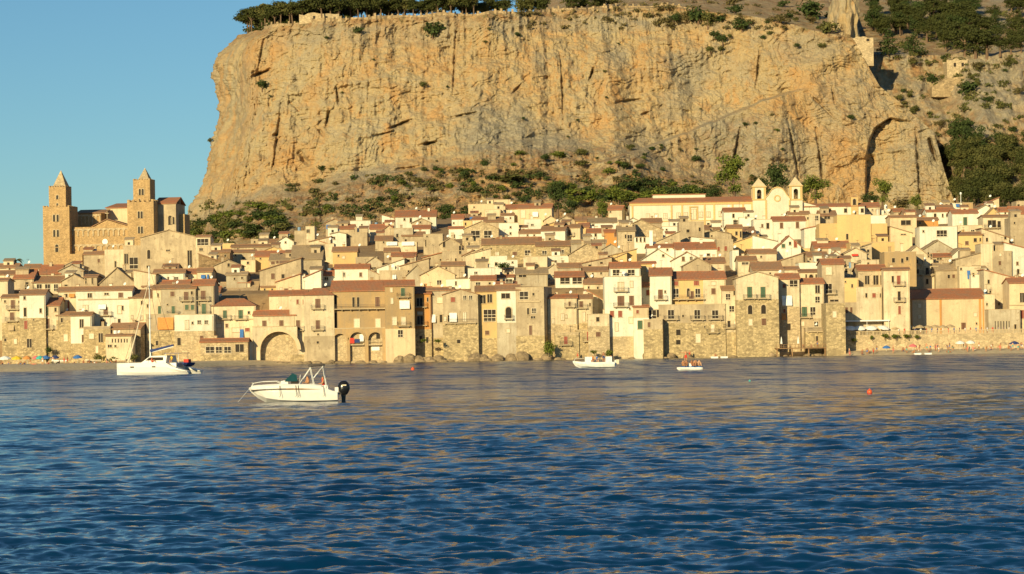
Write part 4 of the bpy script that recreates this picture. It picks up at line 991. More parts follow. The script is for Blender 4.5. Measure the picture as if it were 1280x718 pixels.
h('b',788,858,210,184,260,'wh','rd','L','w800,235,8,10','small white house with a red roof left of the yellow cottage')
h('b',853,908,222,218,270,'ye','rb','F','w870,240,9,16','little yellow cottage at the top of the town')
h('b',770,860,268,258,300,'wh','rd','L','','tiny white house with a red roof beside the bare gable')
h('c',0,206,268,226,345,'sl','rl','G','k68,302,52,42 k143,302,46,42','wide stone gable with two large pale shuttered windows')
h('c',0,110,345,330,430,'sl','rg','F','w30,360,9,14','rubble lower block under the wide twin windowed gable')

# ---------------------------------------------------------------- upper middle
h('c',25,182,122,116,200,'pk','rg','F','w100,178,10,14 w60,140,8,8','plain peach block at the top of the town')
h('c',178,278,96,92,200,'pk','rg','F','w238,125,18,14 w206,168,24,14','higher peach block with a little belfry opening at the top of the town')
h('c',128,218,155,150,220,'cr','rg','F','','low cream wall in front of the two peach blocks')
h('c',320,524,145,122,240,'pk','rd','L','W427,183,34,30 c353,180,28,48','peach house with a large pale oval and a pink cloth on its wall',yaw=-6)
h('c',252,332,150,126,230,'cr','rd','L','w285,180,9,10','small house with a red roof left of the pale oval')
h('c',-10,96,215,182,245,'cr','rb','L','B45,205,20,14','cream cottage with a blue awning in the upper middle of the town')
h('c',100,236,228,200,260,'be','rb','L','','beige house with a low brown roof below the peach blocks')
h('c',208,326,235,185,330,'wh','rd','F','w278,205,8,10 w278,260,9,11 w278,297,9,13','tall slim white house with three tiny windows one above the other')
h('c',222,300,189,180,240,'wh','rb','L','','white top storey with a brown roof crowning the tall slim house')
h('c',360,462,212,206,285,'wh','rg','F','k408,246,16,12','bright white cube with one small window in the upper middle of the town')
h('c',330,466,296,276,330,'wh','rb','L','w380,308,9,9 w420,308,9,9','low white house with a brown roof beneath the bright white cube')
h('c',460,604,280,255,345,'wh','rb','L','w540,297,9,16','white house with a brown roof and a blue shaded right flank',yaw=-10)
h('c',474,602,252,232,270,'ye','rl','G','','low pale yellow gable above the white house with shaded flank')
h('c',478,556,218,194,250,'pk','rg','G','','small pinkish gable right of the peach house')
h('c',552,664,222,192,262,'be','rg','G','','tan gable under the big dark tree')
h('c',588,694,262,245,335,'cr','rb','L','b631,290,16,34C','cream house with one long brown window and a shaded right side',yaw=-8)
h('c',668,794,222,200,262,'ye','rb','L','','bright yellow house with a brown roof above the row of white cottages')
h('c',690,748,258,236,300,'ye','rd','L','','small house with a red roof below the bright yellow house')
h('c',745,914,232,206,290,'wh','rg','L','w772,253,14,22','white house with a long tan roof right of the bright yellow house')
h('c',738,852,292,270,345,'wh','rd','L','w787,307,12,18 w760,310,8,10','white cottage with a red roof and one dark window near the convent')
h('c',840,948,290,276,350,'or','rd','L','b907,305,16,22','tan orange cottage with a brown shuttered window near the convent')
h('c',868,944,156,134,230,'cr','rd','L','w875,168,9,10','cream house with a red roof just left of the convent',yaw=-12)
h('c',-400,1,0,0,0,'cr','rb','L','','x') if False else None
h('c',108,440,362,328,450,'st','rb','L','c198,418,22,20 b303,418,26,22 k380,412,32,28','long brown stone warehouse with a red brown roof in the middle of the town',cat='warehouse')
h('c',430,632,372,346,450,'st','rb','L','k481,412,26,22 k584,406,26,22','right half of the brown stone warehouse, with two white windows',cat='warehouse')
h('c',200,462,350,322,400,'be','rd','L','','house seen by its wide dark red roof above the brown stone warehouse')
h('c',458,624,354,334,395,'cr','rl','G','','pale low gable above the right half of the stone warehouse')
h('c',355,497,436,430,510,'cr','rg','F','a432,488,34,18','low cream block with a wide arch under the stone warehouse')
h('c',500,656,432,428,500,'wh','rb','F','k540,465,30,14','low white block under the two white windows of the warehouse')
h('c',628,842,422,358,510,'sl','rg','G','w745,468,26,10','broad rough stone gable with one wide slit window')
h('c',690,884,478,440,525,'be','rb','MR','w752,490,16,14 w822,478,16,22','tan house with a rising roof and two windows below the broad rough gable')
h('c',640,850,355,338,400,'gr','rl','L','','grey house with a pale flat roof right of the stone warehouse')
h('c',812,945,400,362,440,'gr','rg','G','','grey tan gable left of the large bare wall')
h('c',50,160,415,388,510,'cr','rl','MR','','sunlit cream end wall left of the white yard walls')
h('c',155,258,432,426,510,'wh','rg','F','','white yard wall house under the stone warehouse')
h('c',252,320,456,450,510,'wh','rg','F','w290,470,9,10','lower white yard wall beside the dark roof plants')
h('c',-10,56,430,400,510,'be','rb','MR','','beige end wall below the rubble lower block')
h('D',214,376,74,70,140,'wh','rg','F','k262,103,18,16','white flat topped house with one window above the yellow loggia house')
h('D',234,380,145,123,230,'cr','rd','L','k275,170,26,24 w345,165,12,12','cream house with a red roof just above the yellow loggia house',Y=618)
h('D',84,232,140,134,230,'wh','rg','F','w143,165,8,24','plain white block with one slit above the gabled sea wall house',Y=624)
h('D',380,505,172,160,230,'be','rd','L','k460,150,40,20','house with a red roof and blue shaded wall above the narrow white house',Y=616)
h('D',385,490,128,118,190,'wh','rd','L','','small white house with a brown edge behind the blue shaded wall',Y=640)
h('D',-10,108,206,192,300,'be','rb','L','','beige house with a flat brown roof left of the gabled sea wall house',Y=612)
h('D',660,800,100,52,280,'cr','rl','G','w700,140,9,12','broad cream gable in the centre above the dark gap of the seafront',Y=640)
h('D',598,735,112,66,190,'be','rl','L','','house with a broad light tan roof left of the broad central gable',Y=652)
h('D',510,606,135,108,200,'be','rg','F','w545,120,40,14','tan block with a long dark opening behind the shaded flank block',Y=628)
h('D',738,908,126,98,290,'wh','rd','L','k795,148,56,38 k868,148,56,38 l815,212,20,20 l880,212,20,20','white house with a glazed winter garden under a red roof',Y=622)
h('E',48,168,168,138,300,'cr','rb','L','w75,190,9,14 w130,192,9,14','cream house with a brown roof left of the tallest white block',Y=620)
h('E',72,198,92,70,150,'cr','rb','L','w150,105,9,12 w100,108,9,12','cream house with a thin brown roof behind the tallest white block')
h('E',45,140,122,98,160,'be','rd','L','','beige house with a small red roof next to the winter garden house')
h('E',66,182,276,208,350,'cr','rd','ML','w95,290,10,14','low house with a large steep red roof left of the tallest white block',Y=610)
h('E',-5,50,125,96,200,'cr','rd','L','k20,150,28,30','cream house with a red roof and bright window beside the winter garden house',Y=630)
h('E',0,130,250,236,330,'cr','rg','F','','cream wall house under the large steep red roof',Y=607)
h('c',715,848,522,500,590,'be','rb','L','w760,535,9,10','beige house with a brown roof above the winter garden house')
h('c',560,700,500,478,545,'gr','rb','L','','grey house with a low roof above the broad central gable')
h('c',310,500,540,505,600,'gr','rg','L','w350,552,44,12','grey house with a dark opening under a tan roof, near the roof plants')
h('c',855,975,462,414,500,'ye','rl','MR','','bright yellow slanting wall in the middle of the town')
h('d',0,90,252,228,310,'be','rd','L','w20,268,9,12','beige house with a red roof touching the left end of the convent',yaw=-8)
h('d',86,212,330,302,360,'wh','rg','G','','low white gable under the left end of the convent')
h('d',204,322,328,304,370,'be','rb','L','','brown roofed house below the convent windows')
h('d',60,328,372,312,450,'sl','rg','G','','large bare rubble gable below the left end of the convent')
h('d',58,162,378,348,470,'be','rg','L','w105,410,9,22 k130,420,28,38','beige house with a tan roof and a white door below the large bare gable')
h('d',325,432,352,342,420,'wh','rg','F','w350,370,9,9','white flat block below the middle of the convent')
h('d',425,574,326,322,460,'be','rg','F','','large blank tan wall below the convent')
h('d',252,434,458,380,500,'be','rl','MR','','house with a big tan rising roof left of the large blank wall')
h('d',578,668,368,345,400,'be','rb','L','w600,335,14,10','beige cottage right of the large blank wall')
h('d',662,722,358,342,395,'wh','rb','F','k697,365,12,12','small white cube with one window under the convent')
h('d',545,738,398,376,450,'be','rg','G','w620,408,9,10','wide tan gable left of the yellow cottage below the convent')
h('d',498,656,430,412,490,'wh','rl','ML','','white house with a slanting top in the middle right of the town')
h('d',158,252,416,408,480,'wh','rg','F','w172,430,9,26 w195,430,9,26 w218,430,9,26','little white arcade house with three dark arches')
h('d',234,402,476,460,545,'wh','rd','L','w355,490,9,12','white house with a white chimney and thin red roof',extra=lambda root,Wd,D,hh,zb,cx,Y,loc,wm:(lambda m,u:(m.box(u-.45,u+.45,1,1.9,hh,hh+4.6,'white'),m.box(u-.55,u+.55,.9,2,hh+4.602,hh+4.8,'white'),m.build('tall_chimney',root)))(MB(),-Wd/2+1.2))
h('d',404,652,486,448,560,'wh','rd','L','w600,520,18,14','white house with a wide double red roof right of the white chimney')
h('d',650,748,430,424,560,'be','rg','F','r657,485,13,26 r704,483,16,28','tan block with two red shuttered windows side by side')
h('d',12,172,524,488,590,'ye','rl','MR','','yellow house with a slanting top above the tallest white block')
h('d',196,402,552,488,620,'wh','rg','G','w330,525,12,14','white gable with a tan roof above the yellow upper storey')
h('d',378,568,556,506,625,'wh','rb','G','b450,545,16,26 k497,542,16,20','white gabled house with a brown and a pale window above the long yellow house')
h('d',450,618,585,540,650,'be','rg','G','','tan gable standing right above the long yellow house')
h('d',560,700,570,540,640,'cr','rb','L','w600,590,20,14','cream house with a shaded terrace above the long yellow house')
h('d',742,782,494,488,590,'wh','rg','F','','thin white tower block right of the two red shuttered windows')
h('d',778,884,555,532,620,'cr','rb','L','k820,572,40,14','cream house with a brown roof above the tall gabled seafront house')
h('d',835,975,508,490,560,'cr','rb','L','w900,530,9,12','cream house with a faded roof in the middle right of the town')
h('d',822,968,470,450,510,'gr','rl','MR','','grey house with pale sloping sheets on its roof')
h('d',750,905,448,398,520,'ye','rl','MR','','yellow house with a long rising roofline right of the two red windows')
h('d',713,802,360,344,440,'ye','rb','L','w768,392,13,22 w798,398,10,36','yellow cottage with two windows under the convent')
h('d',800,880,395,355,420,'cr','rb','L','w830,385,9,12','cream cottage right of the yellow cottage under the convent')
h('e',-8,64,262+43,290,345,'wh','rd','L','w-2,330,10,20','white house with a bright red roof against the convent church') if False else None
h('d',694,822,262,241,345,'wh','rd','L','w750,287,12,24 k790,325,70,26','white house with a bright red roof in front of the convent wing')

# ---------------------------------------------------------------- upper right
h('e',104,232,358,350,450,'wh','rg','F','b157,395,10,20 w190,395,16,34','white house with a flat roof below the convent church')
h('e',222,416,365,341,450,'wh','rd','L','b272,393,18,34 b367,390,18,36','long white house with a red roof and two brown windows below the convent church')
h('e',20,110,345,330,400,'wh','rg','F','w60,345,9,10','low white block at the foot of the convent church')
h('e',314,440,326,310,400,'cr','rb','L','w430,350,9,14','cream house with a long brown roof right of the convent church')
h('e',436,502,326,312,400,'cr','rb','F','k483,348,18,28','cream block with one tall window left of the big yellow building')
h('e',500,602,335,305,390,'be','rb','L','w545,345,34,18','beige house with a wide dark opening beside the big yellow building')
def stepped(root,Wd,D,hh,zb,cx,Y,loc,wm):
    [(lambda m,a,b:(m.box(a[0],b[0],.4,D-.4,0,a[1],'ye'),m.build('side_wing',root)))(MB(),loc(p,381),loc(q,381)) for p,q in ((498,606),(804,906))]
h('e',604,806,330,326,520,'ye','rg','F','w665,460,12,34','big plain yellow building with stepped sides in the upper right of the town',extra=stepped,cat='apartment block',name='apartment_block')
h('e',680,948,494,488,575,'ye','rg','F','','lower plain yellow block at the foot of the big yellow building')
h('e',800,952,332,308,400,'wh','rg','F','w902,362,12,14 w925,350,9,9','white flat house right of the big yellow building')
h('e',408,504,412,394,500,'wh','rd','MR','w482,445,12,56','white house with a blue shaded slot left of the big yellow building')
h('e',470,682,526,490,560,'be','rd','L','','house with a large brown red roof under the big yellow building')
h('e',375,442,532,526,580,'ye','rg','F','','small ochre yellow block in the upper right of the town')
h('e',78,242,560,540,620,'cr','rb','L','w150,580,9,12','cream house with a brown roof above the gabled green shutter house')
h('e',14,122,602,580,640,'cr','rb','L','k65,620,40,16','cream attic house with a brown roof above the gabled green shutter house')
h('e',100,335,512,452,570,'wh','rg','ML','w270,500,9,10','white house with a long falling roofline in the upper right')
h('e',245,388,522,458,605,'wh','rd','G','r355,505,18,38 w323,500,12,18 g283,515,20,22','white house with a red door and plants on its terrace')
h('e',238,404,610,560,650,'be','rb','MR','','beige house with a rising brown roof above the jetty houses')
h('F',196,372,84,40,150,'cr','rb','L','w300,105,9,10','cream house with a broad brown roof behind the gabled green shutter house',Y=616)
h('F',384,472,82,68,125,'cr','rb','L','','small cream house with a thin brown roof above the jetty')
h('F',470,612,42,38,100,'wh','rg','F','w540,20,9,10','long white flat block above the jetty houses')
h('F',474,612,98,85,150,'cr','rb','L','a545,125,24,26 w515,122,8,22 w575,122,8,22','cream house with a central arch and thin brown roof above the jetty')
h('F',688,838,76,60,150,'be','rg','F','b712,87,14,28 w755,85,14,26 w820,88,14,24','beige block with a pair of dark windows between the jetty and the white parasols',Y=622)
h('e',645,782,562,528,620,'cr','rl','G','R710,570,38,12 w665,580,9,12','cream gable with a small red awning below the yellow blocks')
h('e',688,812,540,502,600,'be','rg','MR','w790,545,13,16','tan stone house with one small window below the yellow blocks')
h('e',428,545,578,554,610,'be','rb','L','','beige cottage with a brown roof right of the small ochre block')
h('e',538,652,592,548,630,'wh','rb','G','w565,582,16,10','white gable with a low wide window in the upper right')
h('e',520,642,628,598,690,'wh','rb','L','','white house with a brown roof just above the tall beige house',Y=626)
h('e',748,856,600,588,660,'cr','rg','F','w790,620,9,12','cream block above the house with the shaded loggia')
h('e',640,745,640,615,700,'cr','rg','MR','w700,660,12,20','cream house with a slanting top left of the shaded loggia')
h('f',8,94,234,210,290,'cr','rd','L','w25,255,8,10 k50,252,10,14 w75,255,8,10','cream house with a red roof at the right end of the convent')
h('f',92,158,248,238,280,'wh','rg','F','','small white wall below the ivy covered rock')
h('f',48,188,288,266,350,'wh','rg','F','w137,312,12,14','white flat house with one window below the ivy covered rock')
h('f',178,242,262,246,300,'be','rd','L','w210,275,9,8','beige cottage with a red roof under the ivy covered rock')
h('f',238,312,275,255,320,'be','rb','L','','small beige cottage with a brown roof under the green tree')
h('f',374,528,262,242,310,'wh','rd','L','w425,285,14,22 w470,285,8,20 w497,283,10,18','white house with a red roof and three windows beside the green tree')
h('f',382,532,242,226,270,'be','rb','L','','beige house with a brown roof just behind the three window white house')
h('f',524,598,212,200,260,'wh','rg','F','B560,225,24,18','white block with a blue awning under the hilltop mast')
h('f',590,652,210,205,260,'oc','rg','F','w610,225,8,10','plain ochre block at the top right of the town')
h('f',528,682,272,250,350,'wh','rd','L','g605,320,22,48','white house with one green door and a red roof')
h('f',706,808,222,180,270,'pk','rd','MR','w765,212,22,12','pink house with a rising roofline below the wood')
h('f',680,775,250,224,290,'wh','rg','G','','white gable left of the ochre gable below the wood')
h('f',733,810,278,242,300,'ye','rg','G','','ochre yellow gable below the wood')
h('f',806,902,262,240,295,'wh','rd','L','w845,272,9,10','white cottage with a red roof right of the ochre gable')
h('f',880,975,275,232,300,'be','rd','L','','beige house with a brown roof at the far right edge under the wood')
h('f',912,990,200,184,250,'be','rg','F','','beige block among the trees at the right edge')
h('f',712,922,294,284,410,'cr','rb','L','w765,335,48,42C w808,338,18,38 w847,328,14,20','cream house with a wide dark balcony in the upper right corner')
h('f',874,985,300,288,460,'be','rg','F','w900,330,9,12','tall plain beige block at the right edge')
h('f',155,314,296,287,390,'pk','rb','L','w250,328,58,28','peach house with a wide shaded loggia full of laundry')
h('f',158,288,392,352,470,'pk','rg','ML','w235,398,30,6','peach wall with a falling white roofline right of the yellow blocks')
h('f',304,444,314,300,360,'or','rb','L','w335,330,9,9','orange tan cottage with a low brown roof')
h('f',332,556,352,330,480,'wh','rg','F','k465,392,60,36 w355,380,9,12','large patchy whitewashed block on the right of the town')
h('f',562,708,346,338,410,'cr','rg','F','k650,378,20,14 w575,382,9,10','cream block with a terrace below the green door house')
h('f',524,708,402,388,475,'ye','rb','L','b545,450,20,22 b615,450,20,22 w665,432,18,22 w695,430,8,20','pale yellow house with a row of four windows on the right of the town')
h('f',704,868,420,364,470,'cr','rb','ML','w735,430,12,22 w845,420,12,16','cream house with a falling brown roofline on the right of the town')
h('f',350,532,490,436,540,'gr','rg','G','','round backed grey stone barn with a rough roof')
h('f',412,528,532,516,580,'be','rd','L','w450,545,30,10','low house with a dark red roof under the round backed barn')
h('f',122,312,504,490,718,'oc','rg','F','','high windowless ochre brown wall above the shaded loggia house',Y=626,ant=0)
h('f',210,414,548,470,600,'cr','rl','G','w385,520,9,30 w402,530,9,30','cream gable with a long pale roof right of the high ochre wall')
h('f',296,358,520,510,718,'be','rg','F','w315,560,16,22C w320,620,16,26C','tall thin house with cluttered balconies right of the high ochre wall',Y=634)
h('f',350,445,590,560,718,'cr','rb','F','w378,618,18,40C w410,612,18,40C w378,680,14,30 w430,640,9,30','cream house with stacked balconies hung with washing',Y=640)
h('f',428,572,612,574,700,'be','rl','L','','beige house with a broad tan roof left of the aerial cluster')
h('f',528,608,520,484,580,'wh','rg','G','','small white gable in the centre of the right hand houses')
h('f',548,706,548,508,620,'be','rg','MR','','beige house with a rising roof beside the tall plain cream block')
h('f',698,774,455,447,620,'cr','rg','F','','tall plain cream block on the right of the town')
h('f',770,884,500,462,620,'be','rg','F','b812,570,16,24 c815,520,12,16','rubble fronted house with one red brown window on the right')
h('f',840,985,488,448,640,'wh','rd','ML','b917,572,12,20 w922,630,12,48','white house with a bright red roof at the right edge of the view')
h('f',570,700,590,570,718,'cr','rg','F','w580,605,9,14 w652,640,12,24 B625,640,18,50 B712,655,18,50','cream house with blue awnings above the peach hall',Y=634)
h('f',640,760,640,630,718,'wh','rg','F','w655,640,9,20','white flat block with rooftop clutter above the peach hall',Y=630)
h('f',860,1000,680,655,718,'cr','rb','L','w920,700,9,12','cream house behind the peach house at the right edge',Y=624)

# ---------------------------------------------------------------- around the cathedral square
h('K',840,1176,512,470,700,'be','rl','G','a890,613,18,54 w1005,590,22,9 w1135,640,26,100 w887,687,20,14','broad tan gabled church hall in front of the cathedral right tower',Y=728,D=14,ant=0,cat='church hall')  # tall dark window at right stands for a recess, shade put into its colour
h('K',738,842,562,552,700,'be','rg','F','k800,665,50,66 w755,640,22,60','tan block with a tall grid window beside the gabled church hall',Y=732,ant=0)  # dark left window paints the block's shaded side
h('K',625,745,585,578,730,'cr','rg','F','w690,672,9,36','cream block with one dark slit below the cathedral front',Y=734,ant=0)
h('K',500,628,614,598,730,'be','rb','L','','brown roofed block at the foot of the cathedral porch',Y=736,ant=0)
h('K',360,500,690,660,740,'gr','rl','G','','low rough grey gable at the foot of the cathedral left tower',Y=720,ant=0)
# ================================================================== CATHEDRAL, CONVENT, RUINS
def frame_at(tile, x0, y0, Y, zb):
    ox, oy = TILE[tile]; o = P(ox + x0 / K, oy + y0 / K, Y)
    def U(x): return (P(ox + x / K, oy + y0 / K, Y).x - o.x)
    def Zf(x, y): return P(ox + x / K, oy + y / K, Y).z - zb
    return o.x, U, Zf
def box_part(root, name, x0, x1, y0, y1, z0, z1, m, merl=None):
    mb = MB(); mb.box(x0, x1, y0, y1, z0, z1, m)
    if merl:
        s = merl; n = max(3, int((x1 - x0) / (2 * s)))
        for i in range(n + 1):
            xx = x0 + (x1 - x0 - s) * i / n; mb.box(xx, xx + s, y0 - .02, y0 + .5, z1 - .1, z1 + s * .9, m); mb.box(xx, xx + s, y1 - .5, y1 + .02, z1 - .1, z1 + s * .9, m)
        n = max(3, int((y1 - y0) / (2 * s)))
        for i in range(1, n):
            yy = y0 + (y1 - y0 - s) * i / n
            mb.box(x0 - .02, x0 + .5, yy, yy + s, z1 - .1, z1 + s * .9, m); mb.box(x1 - .5, x1 + .02, yy, yy + s, z1 - .1, z1 + s * .9, m)
    return mb.build(name, root)
def pyramid(root, name, x0, x1, y0, y1, z0, z1, m):
    mb = MB(); c = ((x0 + x1) / 2, (y0 + y1) / 2, z1)
    mb.raw([(x0, y0, z0), (x1, y0, z0), (x1, y1, z0), (x0, y1, z0), c], [(0, 1, 4), (1, 2, 4), (2, 3, 4), (3, 0, 4), (0, 3, 2, 1)], m); return mb.build(name, root)
def blind_arcade(root, x0, x1, z0, z1, n, yf, m, pr=.25):
    mb = MB(); w = (x1 - x0) / n; r = w * .36
    mb.box(x0, x1, yf - pr, yf + .05, z1, z1 + .5, m)
    for i in range(n + 1): mb.box(x0 + i * w - w * .14, x0 + i * w + w * .14, yf - pr, yf + .05, z0, z1, m)
    for i in range(n):
        uc = x0 + (i + .5) * w; sp = z1 - r
        for j in range(8):
            a0, a1 = math.pi * (1 - j / 8), math.pi * (1 - (j + 1) / 8)
            mb.prism([(uc + r * math.cos(a0), sp + r * math.sin(a0)), (uc + r * math.cos(a1), sp + r * math.sin(a1)), (uc + r * math.cos(a1), z1 + .05), (uc + r * math.cos(a0), z1 + .05)], yf - pr + .02, yf + .04, m)
    return mb.build('blind_arcade', root)
def cathedral():
    dep = 0
    Y = 762; zb = 16.0
    x0_, U, Z = frame_at('K', 600, 500, Y, zb)
    r = thing('cathedral', 'sandy stone cathedral with two square spired towers on the left of the town', 'cathedral', (x0_, Y, zb), math.radians(-6))
    def arch(x, y, w, h_, yf): opening(r, 'a', U(x), Z(x, y), w / K / F * Y, h_ / K / F * Y, 0, yf)
    # left tower
    a, b = U(258), U(420); zt = Z(340, 330)
    t = box_part(r, 'tower', a, b, -1.5, 8, 0, zt, 'ca', .5); c = MB(); c.box(a - .12, b + .12, -1.62, 8.12, zt * .62, zt * .62 + .25, 'ca'); c.build('string_course', t)
    a2, b2 = U(288), U(392); z2 = Z(340, 208); box_part(r, 'upper_tower', a2, b2, 0, 6.4, zt + .01, z2, 'ca', .42)
    pyramid(r, 'spire', U(305), U(388), .9, 5.6, z2, Z(347, 103), 'sl')
    for x in (327, 349): arch(x, 397, 13, 42, -1.5); arch(x, 488, 13, 42, -1.5)
    arch(341, 577, 19, 46, -1.5); arch(340, 270, 13, 25, 0); arch(339, 313, 10, 14, 0)
    # right tower
    a, b = U(775), U(935); zt = Z(855, 302)
    t = box_part(r, 'tower', a, b, -1.5, 8, 0, zt, 'ca', .8); c = MB(); c.box(a - .12, b + .12, -1.62, 8.12, zt * .66, zt * .66 + .25, 'ca'); c.build('string_course', t)
    a2, b2 = U(805), U(908); z2 = Z(855, 170); box_part(r, 'upper_tower', a2, b2, 0, 6.4, zt + .01, z2, 'ca', .42)
    pyramid(r, 'spire', U(828), U(898), 1.2, 5.4, z2, Z(862, 92), 'sl')
    for x in (845, 863): arch(x, 380, 12, 42, -1.5); arch(x, 470, 12, 42, -1.5); arch(x + 1, 242, 12, 38, 0)
    arch(842, 291, 10, 16, 0)
    # west front between the towers
    m = MB(); x0, x1 = U(420) + .02, U(775) - .02; zt = Z(600, 447)
    m.box(x0, x1, 1.2, 3.2, 0, zt, 'ca'); m.build('west_front', r)
    g = MB(); g.prism([(U(540), zt - .5), (U(757), zt - .5), (U(757), zt + .02), (U(625), Z(625, 405)), (U(540), zt + .02)], 3.3, 16, 'ca'); g.build('gable', r)
    g = MB(); pa, pb, pc = (U(530), zt), (U(625), Z(625, 403)), (U(765), zt)
    g.slab((pa[0], 3.1, pa[1] + .3), (pb[0], 3.1, pb[1] + .35), (pb[0], 17, pb[1] + .35), (pa[0], 17, pa[1] + .3), .25, 'rb')
    g.slab((pb[0] + .01, 3.1, pb[1] + .35), (pc[0], 3.1, pc[1] + .3), (pc[0], 17, pc[1] + .3), (pb[0] + .01, 17, pb[1] + .35), .25, 'rb'); g.build('roof', r)
    blind_arcade(r, x0 + .3, x1 - .3, Z(600, 503), Z(600, 466), 11, 1.2, 'sl')
    blind_arcade(r, x0 + .3, x1 - 2, Z(600, 590), Z(600, 560), 9, 1.2, 'sl')
    c = MB(); c.tube([(U(625), 3.6, Z(625, 403)), (U(625), 3.6, Z(625, 350))], .12, 'frame'); c.box(U(625) - .6, U(625) + .6, 3.5, 3.7, Z(625, 366), Z(625, 362), 'frame'); c.build('cross', r)
    w_ = MB(); w_.tube([(U(622), 1.14, Z(622, 537)), (U(622), 1.3, Z(622, 537))], .9, 'white', 14); w_.build('round_window', r)  # white disc paints the sun's bright reflection in a round window
    # porch
    p = MB(); p.box(U(425), U(505), -3.2, 1.18, 0, Z(470, 612), 'ca'); p.build('porch', r); arch(478, 678, 34, 46, -3.2)
    # nave, transept, choir
    U0, Z0 = U, Z
    def U(x): return U0(x) - dep * .28
    def Z(x, y): return (Z0(x, y) + zb) * (1 + dep / 762) - zb
    dep = 14
    n = MB(); n.box(U(458), U(606), 14, 46, 0, Z(530, 365), 'ca'); nv_ = n.build('nave', r)
    n = MB(); a, b = U(452), U(640); zt = Z(530, 365); n.slab((a, 13.6, zt), (b, 13.6, zt), (b, 19, zt + 1.3), (a, 19, zt + 1.3), .25, 'rb'); n.build('roof', r)
    blind_arcade(r, U(462), U(600), Z(530, 440), Z(530, 385), 6, 14, 'sl')
    dep = 20
    n = MB(); a, b = U(640), U(792); zt = Z(700, 336); n.box(a, b, 20, 42, 0, zt, 'pk'); n.build('transept', r)
    n = MB(); zr = Z(700, 300); n.slab((a - .4, 19.6, zt + .1), (b + .4, 19.6, zt + .1), (b - .2, 29, zr), (a + 1, 29, zr), .25, 'rd'); n.slab((a + 1, 29.01, zr), (b - .2, 29.01, zr), (b + .4, 42.4, zt + .1), (a - .4, 42.4, zt + .1), .25, 'rd')
    n.raw([(a - .4, 19.6, zt - .1), (a + 1, 29, zr - .2), (a - .4, 42.4, zt - .1), (a + .2, 31, zt - .1)], [(0, 1, 2), (0, 2, 3), (0, 3, 1), (1, 3, 2)], 'rb'); n.build('roof', r)
    dep = 4
    n = MB(); a, b = U(935) + .1, U(1066); zt = Z(1000, 312); n.box(a, b, 4, 16, 0, zt, 'be'); n.build('choir', r)
    n = MB(); zr = Z(1000, 268); n.slab((a - .1, 3.6, zt + .1), (b + .3, 3.6, zt + .1), (b + .3, 10, zr), (a - .1, 10, zr), .25, 'rd'); n.slab((a - .1, 10.01, zr), (b + .3, 10.01, zr), (b + .3, 16.4, zt + .1), (a - .1, 16.4, zt + .1), .25, 'rd')
    n.prism([(a, zt - .2), (b, zt - .2), (b, zr - .4), (a, zr - .4)], 9.6, 10.2, 'be'); n.build('roof', r)
    opening(r, 'a', U(1030), Z(1030, 412), 1.2, 3.0, 0, 4); opening(r, 'a', U(1048), Z(1048, 414), 1.0, 2.4, 0, 4)
    n = MB(); n.box(b + .02, b + 1.8, 8, 15, 0, Z(1000, 372), 'ca'); n.build('chapel', r)
cathedral()

